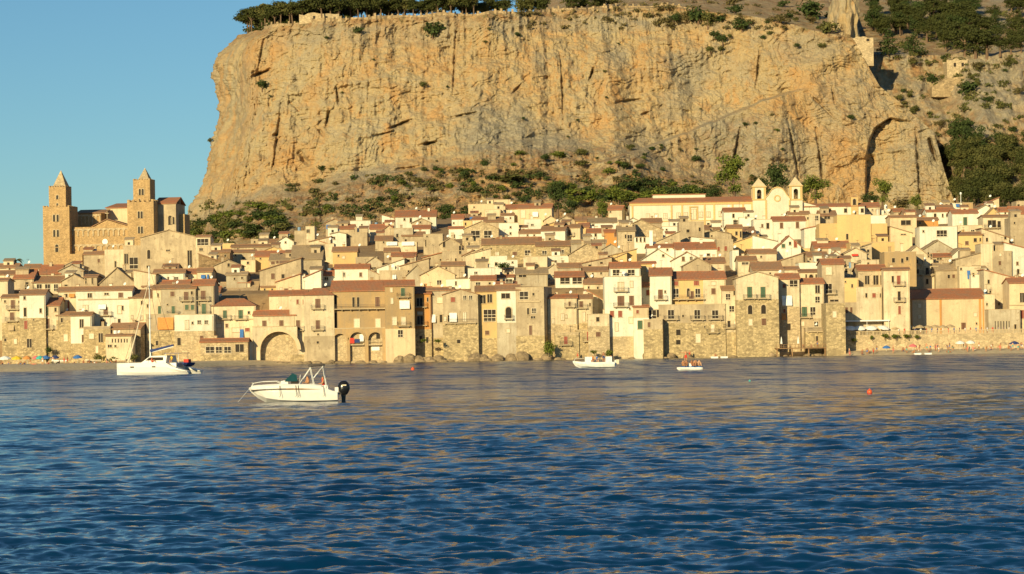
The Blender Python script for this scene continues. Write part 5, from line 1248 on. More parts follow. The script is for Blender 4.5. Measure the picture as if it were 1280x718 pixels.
def convent():
    Y = 776; zb = P(850, 285, Y).z - 3
    x0_, U, Z = frame_at('d', 500, 250, Y, zb)
    r = thing('convent', 'long white convent wing with yellow pilasters and a thin red roof', 'convent', (x0_, Y, zb), 0)
    a, b = U(132), U(938); zt = Z(500, 205)
    n = MB(); n.box(a, b, 0, 12, 0, zt, 'yl'); n.build('wall', r)
    n = MB(); n.slab((a - .4, -.5, zt + .1), (b, -.5, zt + .1), (b, 5, zt + 1.9), (a + 3, 5, zt + 1.9), .25, 'rd'); n.slab((a + 3, 5.01, zt + 1.9), (b, 5.01, zt + 1.9), (b, 12.4, zt), (a - .4, 12.4, zt), .25, 'rd')
    n.raw([(a - .4, -.5, zt - .1), (a + 3, 5, zt + 1.7), (a - .4, 12.4, zt - .1), (a + .4, 5, zt - .1)], [(0, 1, 2), (0, 2, 3), (0, 3, 1), (1, 3, 2)], 'rd'); n.build('roof', r)
    n = MB(); n.box(U(275), U(590), 4.5, 9, zt + 1.2, zt + 2.7, 'yl'); at = n.build('attic', r); n = MB(); n.box(U(270), U(595), 4.2, 9.3, zt + 2.702, zt + 2.95, 'rd'); n.build('attic_roof', at)
    n = MB(); n.box(a - .2, b, -.25, .05, zt - .9, zt - .02, 'yb'); n.build('cornice', r)
    n = MB(); n.box(a - .1, b, -.18, .05, Z(500, 320), Z(500, 314), 'yb'); n.build('string_course', r)
    for x in (146, 380, 443, 578, 635, 745, 808, 862):
        n = MB(); n.box(U(x) - .28, U(x) + .28, -.16, .05, 0, zt - .9, 'yb'); n.build('pilaster', r)
    for x, y in ((238, 290), (288, 290), (342, 288), (421, 285), (465, 283), (555, 280), (600, 278), (673, 275)):
        opening(r, 'l', U(x), Z(x, y), 1.15, 1.7, 0, 0)
    opening(r, 'l', U(512), Z(512, 278), 1.6, 3.2, 0, 0)
    n = MB(); u_ = U(512); z_ = Z(512, 278); n.box(u_ - 1.4, u_ - .95, -.25, .05, z_ - 1.7, z_ + 2.2, 'yb'); n.box(u_ + .95, u_ + 1.4, -.25, .05, z_ - 1.7, z_ + 2.2, 'yb'); n.box(u_ - 1.4, u_ + 1.4, -.3, .05, z_ + 2.2, z_ + 2.6, 'yb'); n.build('door_surround', r)
    # church
    zb = P(970, 275, Y).z - 4
    x0_, U, Z = frame_at('e', 245, 250, Y, zb)
    r = thing('convent_church', 'white baroque church with a curved gable between two small pink roofed bell towers', 'church', (x0_, Y - 1.2, zb), 0)
    pts = [(172, 240), (178, 226), (192, 212), (202, 196), (212, 182), (228, 172), (246, 168), (264, 172), (280, 182), (290, 196), (300, 212), (314, 226), (322, 240)]
    top = [(U(x), Z(x, y)) for x, y in pts]
    n = MB(); n.prism([(U(172), 0), (U(322), 0)] + top[::-1], 0, 8, 'yl'); n.build('wall', r)
    n = MB()
    for p, q in zip(top[:-1], top[1:]):
        n.prism([p, q, (q[0], q[1] + .35), (p[0], p[1] + .35)], -.3, .5, 'yb')
    n.box(U(172), U(182), -.16, .05, 0, top[0][1] - .1, 'yb'); n.box(U(314), U(322), -.16, .05, 0, top[-1][1] - .1, 'yb'); n.build('gable_trim', r)
    n = MB(); c = (U(245), Z(245, 232))
    for i in range(16):
        a0, a1 = 2 * math.pi * i / 16, 2 * math.pi * (i + 1) / 16
        n.prism([(c[0] + .75 * math.cos(a0), c[1] + .75 * math.sin(a0)), (c[0] + 1.1 * math.cos(a0), c[1] + 1.1 * math.sin(a0)), (c[0] + 1.1 * math.cos(a1), c[1] + 1.1 * math.sin(a1)), (c[0] + .75 * math.cos(a1), c[1] + .75 * math.sin(a1))], -.2, .02, 'yb')
    o = n.build('round_window', r); n = MB(); n.tube([(c[0], -.02, c[1]), (c[0], .1, c[1])], .74, 'pale', 16); n.build('pane', o)
    for (x0, x1, yt, xp, yp) in ((98, 178, 160, 136, 107), (318, 396, 155, 356, 100)):
        a, b = U(x0), U(x1); zt = Z((x0 + x1) / 2, yt); zm = Z((x0 + x1) / 2, 244)
        n = MB(); n.box(a + .02, b - .02, .2, 4.6, 0, zm, 'yl'); n.box(a - .15, b + .15, .05, 4.75, zm, zm + .5, 'yb')
        for xx in (a, b - .75): 
            for yy in (.2, 3.85): n.box(xx, xx + .75, yy, yy + .75, zm + .5, zt - .3, 'yb')
        uc = (a + b) / 2; rr = .72
        for (ys, ye) in ((.3, .7), (4.1, 4.5)):
            n.box(a + .7, uc - rr, ys, ye, zm + .5, zt - .3, 'yl'); n.box(uc + rr, b - .7, ys, ye, zm + .5, zt - .3, 'yl'); sp = zt - 1.0 - rr
            for j in range(8):
                a0, a1 = math.pi * (1 - j / 8), math.pi * (1 - (j + 1) / 8)
                n.prism([(uc + rr * math.cos(a0), sp + rr * math.sin(a0)), (uc + rr * math.cos(a1), sp + rr * math.sin(a1)), (uc + rr * math.cos(a1), zt - .3), (uc + rr * math.cos(a0), zt - .3)], ys, ye, 'yl')
        n.box(a + .1, a + .5, .8, 4.0, zm + .5, zt - .3, 'yl'); n.box(b - .5, b - .1, .8, 4.0, zm + .5, zt - .3, 'yl')
        n.box(a - .25, b + .25, -.1, 4.9, zt - .3, zt, 'yb'); t = n.build('bell_tower', r)
        pyramid(t, 'spire', a - .1, b + .1, .1, 4.7, zt + .002, Z(xp, yp), 'pk')
        n = MB(); n.tube([(uc, 2.4, zt - 1.1), (uc, 2.4, zt - 1.6), (uc, 2.4, zt - 2.1)], .25, 'iron', 10, .55); n.build('bell', t)
    zt = Z(40, 258); n = MB(); n.box(U(182), U(98), 1, 7, 0, zt, 'yl') if False else None
    # right wing
    a, b = U(396), U(770); za = Z(600, 278)
    n = MB(); n.box(a + .02, b, 1.5, 9, 0, za, 'yl'); n.build('wing', r)
    n = MB(); n.slab((a, 1.1, za + .1), (b, 1.1, za + .1), (b, 5, za + 1.2), (a, 5, za + 1.2), .22, 'rd'); n.slab((a, 5.01, za + 1.2), (b, 5.01, za + 1.2), (b, 9.3, za), (a, 9.3, za), .22, 'rd'); n.build('roof', r)
    n = MB(); n.prism([(a, za), (U(500), za), (a, Z(400, 252))], 1.6, 8, 'yl'); n.build('ramp_wall', r)
    for x in (655, 755, 715, 560): opening(r, 'w', U(x), Z(x, 303), .9, 1.3, 0, 1.5)
    a, b = U(688), U(730); z1 = Z(708, 226); n = MB(); n.box(a, b, 1.2, 3.8, 0, z1, 'yb'); n.box(a - .15, b + .15, 1.1, 4, z1, z1 + .25, 'yb'); n.build('belfry', r); pyramid(r, 'belfry_roof', a, b, 1.2, 3.8, z1 + .25, Z(708, 212), 'rd')
    opening(r, 'a', U(708), Z(708, 252), 1.0, 2.0, 0, 1.2)
convent()

# rampart along the cliff edge
def rim_at(px_):
    k = int(np.argmin(np.abs(px[-1] - px_))); return Vector((Xa[nv - 1, len(tc) + k], Ya[nv - 1, len(tc) + k], Za[nv - 1, len(tc) + k]))
def rampart():
    mb = MB(); prev = None; xs_ = np.arange(318, 866, 2.4); r = random.Random(5)
    for i, q in enumerate(xs_):
        p = rim_at(q) + Vector((0, 3.5, 0)); 
        if prev is not None:
            d = (p - prev)
            hgt = 1.5 + .35 * math.sin(i * .21)
            mb.raw([(prev.x, prev.y, prev.z - 2.5), (p.x, p.y, p.z - 2.5), (p.x, p.y + .9, p.z - 2.5), (prev.x, prev.y + .9, prev.z - 2.5), (prev.x, prev.y, prev.z + hgt), (p.x, p.y, p.z + hgt), (p.x, p.y + .9, p.z + hgt), (prev.x, prev.y + .9, prev.z + hgt)],
                   [(0, 1, 5, 4), (1, 2, 6, 5), (2, 3, 7, 6), (3, 0, 4, 7), (4, 5, 6, 7), (0, 3, 2, 1)], 'rw')
            if i % 3 == 0 and r.random() < .85:
                hh_ = r.uniform(.4, 1.1); mb.raw([(prev.x, prev.y - .02, prev.z + 1.2), (p.x, p.y - .02, p.z + 1.2), (p.x, p.y + .6, p.z + 1.2), (prev.x, prev.y + .6, prev.z + 1.2), (prev.x, prev.y - .02, prev.z + hgt + hh_), (p.x, p.y - .02, p.z + hgt + hh_), (p.x, p.y + .6, p.z + hgt + hh_), (prev.x, prev.y + .6, prev.z + hgt + hh_)],
                   [(0, 1, 5, 4), (1, 2, 6, 5), (2, 3, 7, 6), (3, 0, 4, 7), (4, 5, 6, 7), (0, 3, 2, 1)], 'rw')
        prev = p
    tag(mb.build('rampart', fix=False), 'long crumbling battlemented rampart running along the cliff edge', 'rampart')
rampart()
def ruin(px0, px1, pyt, pyb, Y, label, name, D=6, windows=(), m='sl', seed=1, cat='ruin'):
    a, b = P(px0, pyb, Y), P(px1, pyb, Y); zt = P((px0 + px1) / 2, pyt, Y).z; zb = min(a.z, b.z) - 4; h_ = zt - zb; W_ = (b.x - a.x) / 2; r = random.Random(seed)
    root = thing(name, label, cat, ((a.x + b.x) / 2, Y, zb)); n = 8
    front = [(-W_, 0), (W_, 0)] + [(W_ - 2 * W_ * i / n, h_ - r.random() * 1.1 - (abs(i - n / 2) / n) * 1.2) for i in range(n + 1)]
    mb = MB(); mb.prism(front, 0, .9, m); mb.box(-W_, -W_ + .9, .9, D, 0, h_ - 1.6, m); mb.box(W_ - .9, W_, .9, D, 0, h_ - 2, m); mb.box(-W_, W_, D, D + .8, 0, h_ - .8, m); mb.build('wall', root)
    for u_, z_, w_, hh_ in windows: opening(root, 'n', u_, h_ - z_, w_, hh_, 0, 0)
    return root
q = rim_at(398); ruin(374, 424, 15, 30, q.y + 6, 'roofless stone ruin standing among the pines on the cliff top', 'ruined_house', 7, [(-2, 2.2, .9, 1.2), (3, 2.4, .9, 1.3)], seed=3)
q = rim_at(630); ruin(566, 572, 17, 26, rim_at(569).y + 2.5, 'small ruined turret on the rampart', 'turret', 3, seed=8)
q = on(CL, 1066, 56); ruin(1066, 1092, 44, 70, q.y + 2, 'small ruined watchtower on the crest of the right headland', 'watchtower', 6, [(2, 2, 1.2, 1.0)], seed=11)
q = on(HL, 1205, 76); rr_ = ruin(1184, 1210, 72, 104, q.y - 1, 'square stone fort perched on the rocky hill at the right', 'fort', 9, [(-1, 3, 1.0, 1.6), (2.2, 3, 1.0, 1.6)], seed=14, cat='fort')
# ridge of bare rock climbing above the headland
def boulder(name, loc, s, seed, mat, label=None, cat='rock', group=None, sub=3, amp=.32):
    bm = bmesh.new(); bmesh.ops.create_icosphere(bm, subdivisions=sub, radius=1)
    co = np.array([v.co[:] for v in bm.verts])
    d = 1 + amp * fbm(co[:, 0] * 1.3 + seed * 3.7, co[:, 1] * 1.3, co[:, 2] * 1.3, 4, seed) + amp * .6 * ridged(co[:, 0] * 2 + seed, co[:, 1] * 2, co[:, 2] * 2, 3, seed + 9)
    for v, k in zip(bm.verts, d): v.co = Vector(v.co) * float(k); v.co.x *= s[0]; v.co.y *= s[1]; v.co.z *= s[2]
    me = bpy.data.meshes.new(name); bm.to_mesh(me); bm.free(); me.materials.append(mat)
    o = link(name, me); o.location = loc
    return tag(o, label, cat, group)
q = on(CL, 1060, 52); boulder('rock_pinnacle', (q.x + 1, q.y + 14, q.z + 8), (5.5, 12, 15), 21, MROCK, 'bare rock pinnacle rising at the top edge above the watchtower', amp=.4, sub=4)

q = on(HL, 1192, 100); mb_ = MB(); a_, b_ = P(1163, 104, q.y), P(1207, 104, q.y); zt_ = P(1190, 97, q.y).z
mb_.prism([(a_.x, a_.z - 6), (b_.x, b_.z - 6), (b_.x - .5, zt_), (a_.x + 6, zt_ - .5), (a_.x + 3, zt_ - 2.4), (a_.x, zt_ - 4)], q.y - 3.2, q.y + 3, 'rw'); tag(mb_.build('retaining_wall'), 'ruined stone terrace wall sloping down left of the fort', 'wall')
# ================================================================== VEGETATION
def leaf_mat(name, c, c2):
    m, nt, b = new_mat(name); p = wpos(nt)
    col = mix(nt, ramp(nt, noise(nt, p, .35, 4, .7), [(.35, 0), (.65, 1)]), c, c2)
    col = mix(nt, ramp(nt, noise(nt, p, 2.2, 2, .6), [(.4, 0), (.7, .5)]), col, tuple(v * .6 for v in c))
    nt.links.new(col, b.inputs['Base Color']); b.inputs['Roughness'].default_value = .8; b.inputs['Specular IOR Level'].default_value = .2
    return m
LM = {'pine': leaf_mat('pine_needles', (.045, .055, .014), (.085, .090, .022)), 'dark': leaf_mat('dark_leaves', (.038, .058, .016), (.070, .095, .024)),
      'bright': leaf_mat('bright_leaves', (.085, .120, .018), (.17, .18, .03)), 'dry': leaf_mat('dry_leaves', (.10, .085, .03), (.17, .13, .05)),
      'olive': leaf_mat('olive_leaves', (.080, .085, .024), (.15, .14, .04))}
def crown_mesh(name, seed, blobs, leaf, n, mat):
    """leaf-sized faces through a set of ellipsoid clumps: blobs = (x,y,z, rx,ry,rz)"""
    r = np.random.default_rng(seed); V = []; Fc = []
    vol = np.array([b[3] * b[4] * b[5] for b in blobs]) ** .67; vol = vol / vol.sum()
    for b, w_ in zip(blobs, vol):
        k = max(12, int(n * w_))
        d = r.normal(size=(k, 3)); d /= np.linalg.norm(d, axis=1)[:, None]
        rad = r.random(k) ** .33 * (1 + .22 * r.normal(size=k))
        c = np.array(b[:3]) + d * rad[:, None] * np.array(b[3:6])
        for j in range(k):
            nrm = d[j] * .7 + r.normal(size=3) * .6 + np.array([0, 0, .35]); nrm /= np.linalg.norm(nrm)
            a = np.cross(nrm, r.normal(size=3)); a /= np.linalg.norm(a); bb = np.cross(nrm, a); s = leaf * (.6 + .8 * r.random())
            i = len(V)
            V += [c[j] + a * s, c[j] + bb * s * .7 + nrm * s * .2, c[j] - a * s, c[j] - bb * s * .7 + nrm * s * .2]
            Fc.append((i, i + 1, i + 2, i + 3))
    me = bpy.data.meshes.new(name); me.from_pydata([tuple(v) for v in V], [], Fc); me.materials.append(mat); me.update(); return me
def tree_proto(kind, seed):
    r = random.Random(seed); bl = []
    tr = MB()
    if kind == 'pine':      # umbrella pine, unit height
        lean = r.uniform(-.08, .08); tr.tube([(0, 0, -.12), (lean * .4, 0, .3), (lean, 0, .75)], .030, 'bark', 6, .016)
        for i in range(14):
            a = r.uniform(0, 6.28); q = r.uniform(.03, .32); z = r.uniform(.55, .9); bl.append((lean + q * math.cos(a), q * math.sin(a), z, r.uniform(.11, .19), r.uniform(.11, .19), r.uniform(.06, .11)))
            tr.tube([(lean * .8, 0, .42 + .2 * r.random()), (lean + q * math.cos(a) * .8, q * math.sin(a) * .8, z - .03)], .012, 'bark', 4, .005)
        lf, n = .028, 1700
    elif kind == 'broad':
        tr.tube([(0, 0, -.12), (.01, 0, .2), (.02, 0, .5)], .045, 'bark', 7, .025)
        for i in range(16):
            a = r.uniform(0, 6.28); q = r.uniform(0, .30); z = r.uniform(.26, .86); k = .5 + .6 * math.sin(math.pi * (z - .1) / .95)
            bl.append((q * k * math.cos(a), q * k * math.sin(a), z, r.uniform(.11, .2), r.uniform(.11, .2), r.uniform(.09, .16)))
            if i % 3 == 0: tr.tube([(.01, 0, .25 + .1 * r.random()), (q * k * math.cos(a) * .8, q * k * math.sin(a) * .8, z - .05)], .018, 'bark', 4, .006)
        lf, n = .026, 1900
    elif kind == 'conifer':
        tr.tube([(0, 0, -.12), (0, 0, .9)], .028, 'bark', 6, .006)
        for i in range(16):
            z = .12 + .84 * i / 16; k = (1 - z) * .24 + .02; a = r.uniform(0, 6.28); bl.append((k * .6 * math.cos(a), k * .6 * math.sin(a), z, k + .03, k + .03, .07))
        lf, n = .026, 1000
    elif kind == 'shrub':
        tr.tube([(0, 0, -.3), (.03, 0, .3)], .05, 'bark', 5, .02)
        for i in range(6):
            a = r.uniform(0, 6.28); q = r.uniform(0, .38); bl.append((q * math.cos(a), q * math.sin(a), r.uniform(.15, .6), r.uniform(.2, .36), r.uniform(.2, .36), r.uniform(.16, .3)))
        lf, n = .07, 360
    return tr, bl, lf, n
PROTO = {}
def get_meshes(kind, leafkind, var):
    k = (kind, leafkind, var)
    if k not in PROTO:
        tr, bl, lf, n = tree_proto(kind, hash_s(kind) + var * 13)
        PROTO[k] = (tr.mesh('trunk'), crown_mesh('crown', var * 17 + hash_s(kind), bl, lf, n, LM[leafkind]))
    return PROTO[k]
def hash_s(s): return sum(ord(c) * (i + 3) for i, c in enumerate(s)) % 1000
NAMES = {'pine': 'pine_tree', 'broad': 'tree', 'conifer': 'conifer_tree', 'shrub': 'shrub'}
CATS = {'pine': 'pine tree', 'broad': 'tree', 'conifer': 'conifer', 'shrub': 'shrub'}
tr_rand = random.Random(99)
def plant(kind, leaf, pos, hgt, label, group=None, wide=1.0, sink=.02):
    v = tr_rand.randrange(4); tm, cm = get_meshes(kind, leaf, v)
    r = thing(NAMES[kind], label, CATS[kind], (pos[0], pos[1], pos[2] - hgt * sink), tr_rand.uniform(0, 6.28), group)
    hs = hgt * tr_rand.uniform(.95, 1.05); r.scale = (hs * wide, hs * wide, hs)
    link('trunk', tm, r); link('crown', cm, r); return r
def ph(px_, Y): return px_ / F * Y                   # photo pixels -> metres at that distance
# pines on the cliff top
rt = random.Random(4)
G1, L1 = 'pines on the cliff top', 'umbrella pine in the dark belt along the left part of the cliff top'
p = rim_at(304); plant('pine', 'pine', (p.x - 3.2, p.y + 5, p.z - .5), 11.5, 'leftmost pine, leaning out over the left corner of the cliff top', None, 1.25)
for q in list(np.arange(300, 420, 8.5)):
    for row in range(3):
        p = rim_at(q + rt.uniform(-3, 3)); off = 7 + row * 11 + rt.uniform(-3, 3)
        plant('pine', 'pine' if rt.random() < .75 else 'olive', (p.x + ph(off * .3, 1) * .0, p.y + off, p.z), rt.uniform(9.5, 12.5), L1, G1, 1.15)
for q in np.arange(300, 440, 10):
    p = rim_at(q); plant('shrub', 'pine', (p.x, p.y + 14, p.z), rt.uniform(4.5, 6.5), 'dark undergrowth bush beneath the pines on the cliff top', 'undergrowth on the cliff top', 1.3)
L2 = 'pine in the thin row behind the rampart, cut by the top edge'
for q in np.arange(424, 800, 10):
    for row in range(2):
        if q > 600 and (row == 0 or rt.random() < (q - 600) / 260): continue
        p = rim_at(q + rt.uniform(-3, 3)); off = 14 + row * 14 + rt.uniform(-3, 3)
        plant('pine', 'pine' if rt.random() < .7 else 'olive', (p.x, p.y + off, p.z + .5), rt.uniform(9, 12), L2, G1, 1.05)
# trees high on the right
G3 = 'conifers high on the right hillside'; L3 = 'dark conifer in the wood high on the right hillside'
def hill_tree(x, y, h_, kind='pine', leaf='pine', label=L3, grp=G3, wide=1.1, surf=None):
    p = on(surf or HL, x, y); return plant(kind, leaf, p, ph(h_, p.y), label, grp, wide)
hill_tree(1112, 68, 36, 'conifer', 'dark', 'tall dark cone shaped tree in the gully right of the watchtower', None, 1.5)
hill_tree(1144, 66, 30, 'conifer', 'dark', 'broad cone shaped tree on the edge of the high wood', None, 1.6)
hill_tree(1136, 62, 22, 'conifer', 'dark', 'smaller cone shaped tree beside the broad one at the high wood', None, 1.5)
hill_tree(1244, 36, 26, 'conifer', 'dark', 'lone pointed tree above the fort', None, 1.5)
for i in range(46):
    x = rt.uniform(1088, 1215); y = rt.uniform(2, 46) if x < 1180 else rt.uniform(10, 66)
    if x > 1215 and y > 60: continue
    hill_tree(x, y, rt.uniform(24, 36), 'broad' if rt.random() < .6 else 'pine', 'pine' if rt.random() < .7 else 'dark')
for (x, y, h_) in [(1205, 66, 40), (1218, 70, 42), (1232, 70, 40), (1192, 58, 34), (1226, 46, 30), (1212, 40, 34), (1250, 66, 26), (1262, 64, 24), (1275, 62, 22), (1180, 50, 32), (1170, 44, 32), (1160, 50, 30), (1120, 40, 30), (1130, 30, 30), (1150, 34, 30)]:
    hill_tree(x, y, h_, 'broad', 'pine', label='broad pine at the lower edge of the high wood, above the fort', wide=1.35)
# wood low on the right
G4 = 'wood above the right hand houses'; L4 = 'pine in the dense wood on the slope above the right hand houses'
for i in range(84):
    x = rt.uniform(1185, 1310); y = rt.uniform(182, 262)
    if x < 1196 and y < 195: continue
    if y < 196 and x > 1215 and rt.random() < .5: continue
    hill_tree(x, y, rt.uniform(24, 34), 'broad', 'pine' if rt.random() < .5 else 'olive', label=L4, grp=G4, wide=1.25)
for (x, y, h_) in [(1193, 185, 36), (1205, 182, 38), (1216, 190, 36), (1199, 200, 34), (1225, 196, 30), (1245, 188, 26), (1262, 200, 26)]:
    hill_tree(x, y, h_, 'broad', 'dark', label='dark round tree at the top left of the wood above the right hand houses', grp=G4, wide=1.1)
# broad trees round the convent
def town_tree(x, yb, h_, w_, kind, leaf, label, Y=None, grp=None):
    Y = Y or 815; p = P(x, yb, Y); return plant(kind, leaf, p, ph(h_, Y), label, grp, w_ / h_ * 1.05, 0)
town_tree(918, 252, 58, 52, 'broad', 'bright', 'big yellow green tree left of the church bell towers', 812)
town_tree(968, 256, 50, 46, 'broad', 'dark', 'dark green tree rising between the two bell towers')
town_tree(948, 258, 38, 36, 'broad', 'dark', 'lower dark tree behind the left bell tower', 820)
town_tree(1020, 258, 40, 42, 'broad', 'bright', 'round yellow green tree right of the church bell towers', 812)
town_tree(1000, 258, 34, 34, 'broad', 'dark', 'dark tree half hidden behind the right bell tower', 822)
town_tree(893, 254, 26, 30, 'broad', 'dark', 'low dark tree left of the big yellow green tree', 818)
town_tree(697, 268, 40, 40, 'broad', 'dark', 'dark bushy tree left of the convent behind the peach house', 830)
town_tree(712, 272, 24, 28, 'broad', 'dark', 'smaller dark tree right beside the bushy tree left of the convent', 822)
town_tree(752, 272, 26, 24, 'broad', 'bright', 'light green tree just left of the convent', 822)
town_tree(1146, 268, 26, 22, 'broad', 'bright', 'bright green round tree under the foot of the headland', 822)
town_tree(555, 280, 26, 30, 'broad', 'dark', 'dark tree right of the long white hillside villa', 832)
town_tree(1103, 262, 40, 30, 'broad', 'bright', 'light green tree climbing into the mouth of the tall rock niche', 832)
town_tree(1088, 262, 24, 30, 'broad', 'dark', 'dark green tree at the left foot of the tall rock niche', 834)
town_tree(1125, 264, 22, 26, 'shrub', 'dry', 'brownish green shrub right of the tall rock niche', 832)
G5 = 'bushes on the slope above the convent'
for i, x in enumerate(np.arange(756, 892, 8.5)):
    town_tree(x, 252 + rt.uniform(-3, 2), rt.uniform(16, 24) * (1 if x > 800 else .8), rt.uniform(20, 26), 'shrub', 'dark' if rt.random() < .6 else 'bright', 'bush in the green hedge running above the convent roof', 838, G5)
G6 = 'bushes on the green slope right of the cathedral'
for i in range(52):
    x = rt.uniform(238, 352); y = rt.uniform(258, 306)
    if y < 258 + abs(x - 318) * .30: y += 16
    p = on(CL, x, min(y, 296)); plant('shrub', rt.choice(['dark', 'dark', 'bright', 'olive']), p, ph(rt.uniform(9, 16), p.y), 'bush on the green slope between the cathedral and the cliff', G6, 1.7)
# shrubs clinging to the rock
G7 = 'shrubs growing on the cliff'
SH = [(541, 44, 26, 'dark', 'largest dark shrub hanging below the rampart'), (328, 108, 15, 'dark', 'dark shrub on a ledge near the left corner of the cliff'), (447, 40, 12, 'dark', 'small shrub just below the ruin on the cliff top'),
      (401, 214, 10, 'dark', 'round shrub low on the left part of the cliff face'), (492, 251, 11, 'bright', 'bright green round shrub above the white villa'), (476, 249, 9, 'dark', 'dark shrub left of the bright green one above the villa'),
      (262, 176, 8, 'olive', 'small shrub on the left edge of the cliff'), (870, 26, 26, 'dark', 'large grey green shrub at the right end of the rampart'), (886, 28, 22, 'olive', 'broad shrub beside the large one at the right end of the rampart'),
      (844, 26, 14, 'dark', 'small dark shrub left of the right end of the rampart'), (1008, 24, 34, 'dark', 'tall dark shrub on the headland top'), (930, 36, 20, 'dark', 'rounded shrub on the slope left of the tall dark one'),
      (1035, 40, 22, 'olive', 'olive green shrub left of the rock pinnacle'), (1064, 147, 8, 'dark', 'single dark shrub left of the tall rock niche'), (1210, 118, 22, 'dark', 'dark shrub under the fort'), (1202, 112, 14, 'olive', 'olive shrub under the fort'),
      (1166, 100, 16, 'dark', 'dark shrub left of the fort'), (532, 108, 10, 'olive', 'small shrub high on the middle of the cliff face'), (905, 52, 14, 'dark', 'dark shrub on the lip below the rampart end'), (895, 46, 12, 'dark', 'second dark shrub on the lip below the rampart end')]
for x, y, h_, lf_, lab in SH:
    s_ = HL if x > 1160 else CL; p = on(s_, x, y); plant('shrub', lf_, p + Vector((0, -.4, 0)), ph(h_, p.y), lab, G7, 1.15)
for i in range(125):
    k = rt.random()
    if k < .55: x = rt.uniform(400, 880); y = rt.uniform(205, 262) if x < 640 else rt.uniform(185, 250); h_ = rt.uniform(4, 11)
    elif k < .72: x = rt.uniform(770, 985); y = rt.uniform(140, 235); h_ = rt.uniform(4, 8); y = max(y, 215 - (x - 740) * .38)
    elif k < .84: x = rt.uniform(880, 1050); y = rt.uniform(20, 70); h_ = rt.uniform(5, 13)
    elif k < .92: x = rt.uniform(300, 880); y = rt.uniform(32, 60); h_ = rt.uniform(3, 7)
    else: x = rt.uniform(300, 900); y = rt.uniform(60, 200); h_ = rt.uniform(3, 5)
    p = on(CL, x, y)
    lab = 'small shrub dotted over the dry slope at the foot of the cliff' if k < .55 else 'small shrub on the grey ledges below the diagonal scar' if k < .72 else 'scrub bush on top of the headland' if k < .84 else 'small tuft rooted just under the cliff rim' if k < .92 else 'tiny tuft growing out of the bare cliff face'
    plant('shrub', rt.choice(['dark', 'olive', 'dark', 'dry', 'bright'] if k < .72 else ['dark', 'olive']), p + Vector((0, -.3, 0)), ph(h_, p.y), lab, G7, 1.25)
for x, y, h_, w_ in [(638, 224, 12, 40), (618, 222, 10, 26), (580, 222, 14, 20), (604, 205, 13, 16), (576, 214, 10, 20), (648, 192, 9, 20), (700, 196, 12, 24), (728, 192, 12, 20), (740, 250, 22, 26), (768, 244, 20, 22), (690, 240, 14, 22), (760, 215, 12, 22), (800, 238, 14, 26), (725, 205, 10, 22), (408, 262, 12, 14), (416, 250, 10, 10), (590, 238, 10, 20)]:
    p = on(CL, x, y); plant('shrub', rt.choice(['dark', 'bright', 'olive']), p, ph(h_, p.y), 'wide green thicket on the slope at the foot of the cliff', 'thickets at the foot of the cliff', w_ / h_ * .9)
for i in range(38):
    x = rt.uniform(1110, 1290); y = rt.uniform(68, 180); p = on(HL, x, y); plant('shrub', rt.choice(['dry', 'olive', 'dark']), p, ph(rt.uniform(5, 12), p.y), 'scrub bush on the rocky slope around the fort', 'scrub on the rocky hill', 1.3)
for i in range(15):
    x = rt.uniform(640, 890); y = rt.uniform(232, 256); p = on(CL, x, y); plant('shrub', rt.choice(['dark', 'bright', 'dark']), p, ph(rt.uniform(10, 16), p.y), 'leafy green bush in the scrub just above the rooftops', 'green scrub above the rooftops', 1.7)
for i in range(12):
    x = rt.uniform(900, 1062); y = rt.uniform(2, 34); p = on(CL, x, y); plant('shrub', rt.choice(['dark', 'olive', 'dry']), p, ph(rt.uniform(9, 17), p.y), 'bush on the open slope above the headland', 'bushes above the headland', 1.4)
for i in range(16):
    hill_tree(rt.uniform(1205, 1290), rt.uniform(4, 58), rt.uniform(18, 28), 'broad', 'pine', label='tree on the bare slope in the top right corner', grp='trees in the top right corner', wide=1.3)
# continuous low scrub
def scrub(name, label, mat, seed, n, test, surf, grp=None):
    r_ = np.random.default_rng(seed); blobs = []; X0, Y0_ = surf[0], surf[1]; k = 0
    while len(blobs) < n and k < n * 60:
        k += 1; x, y = test(r_)
        if x is None: continue
        d = (X0 - x) ** 2 + (Y0_ - y) ** 2; d = np.where(d < 9, surf[3] * .001, d + 100); i = np.unravel_index(np.argmin(d), d.shape)
        s_ = r_.uniform(.5, 1.5); blobs.append((surf[2][i], surf[3][i] - .2, surf[4][i] + s_ * .3, s_ * 1.5, s_ * 1.3, s_ * .7))
    me = crown_mesh(name, seed, blobs, .42, n * 34, mat); o = link(name, me); tag(o, label, 'scrub', None, 'stuff')
def t_foot(r_):
    x = r_.uniform(360, 900); y = r_.uniform(200, 272)
    if float(fbm(np.array([x / 28.]), np.array([y / 9.]), 0., 3, 90)[0]) < -.02 or y < 226 - 14 * math.sin((x - 360) / 170): return None, None
    return x, y
def t_left(r_):
    x = r_.uniform(236, 400); y = r_.uniform(250, 305)
    if float(fbm(np.array([x / 22.]), np.array([y / 9.]), 0., 3, 91)[0]) < -.05: return None, None
    return x, y
def t_top(r_): return r_.uniform(640, 1062), r_.uniform(-2, 36)
def t_hill(r_):
    x = r_.uniform(1105, 1290); y = r_.uniform(2, 190)
    if float(fbm(np.array([x / 22.]), np.array([y / 12.]), 0., 3, 92)[0]) < .02: return None, None
    return x, y
sub = lambda S_, k_: tuple(a[::k_, ::k_] for a in S_)
CLs, HLs = sub(CL, 2), sub(HL, 2)
scrub('green_scrub', 'low green scrub spread over the slope at the foot of the cliff', LM['dark'], 5, 230, t_foot, CLs)
scrub('dry_scrub', 'dry olive brown scrub spread over the slope at the foot of the cliff', LM['dry'], 6, 260, t_foot, CLs)
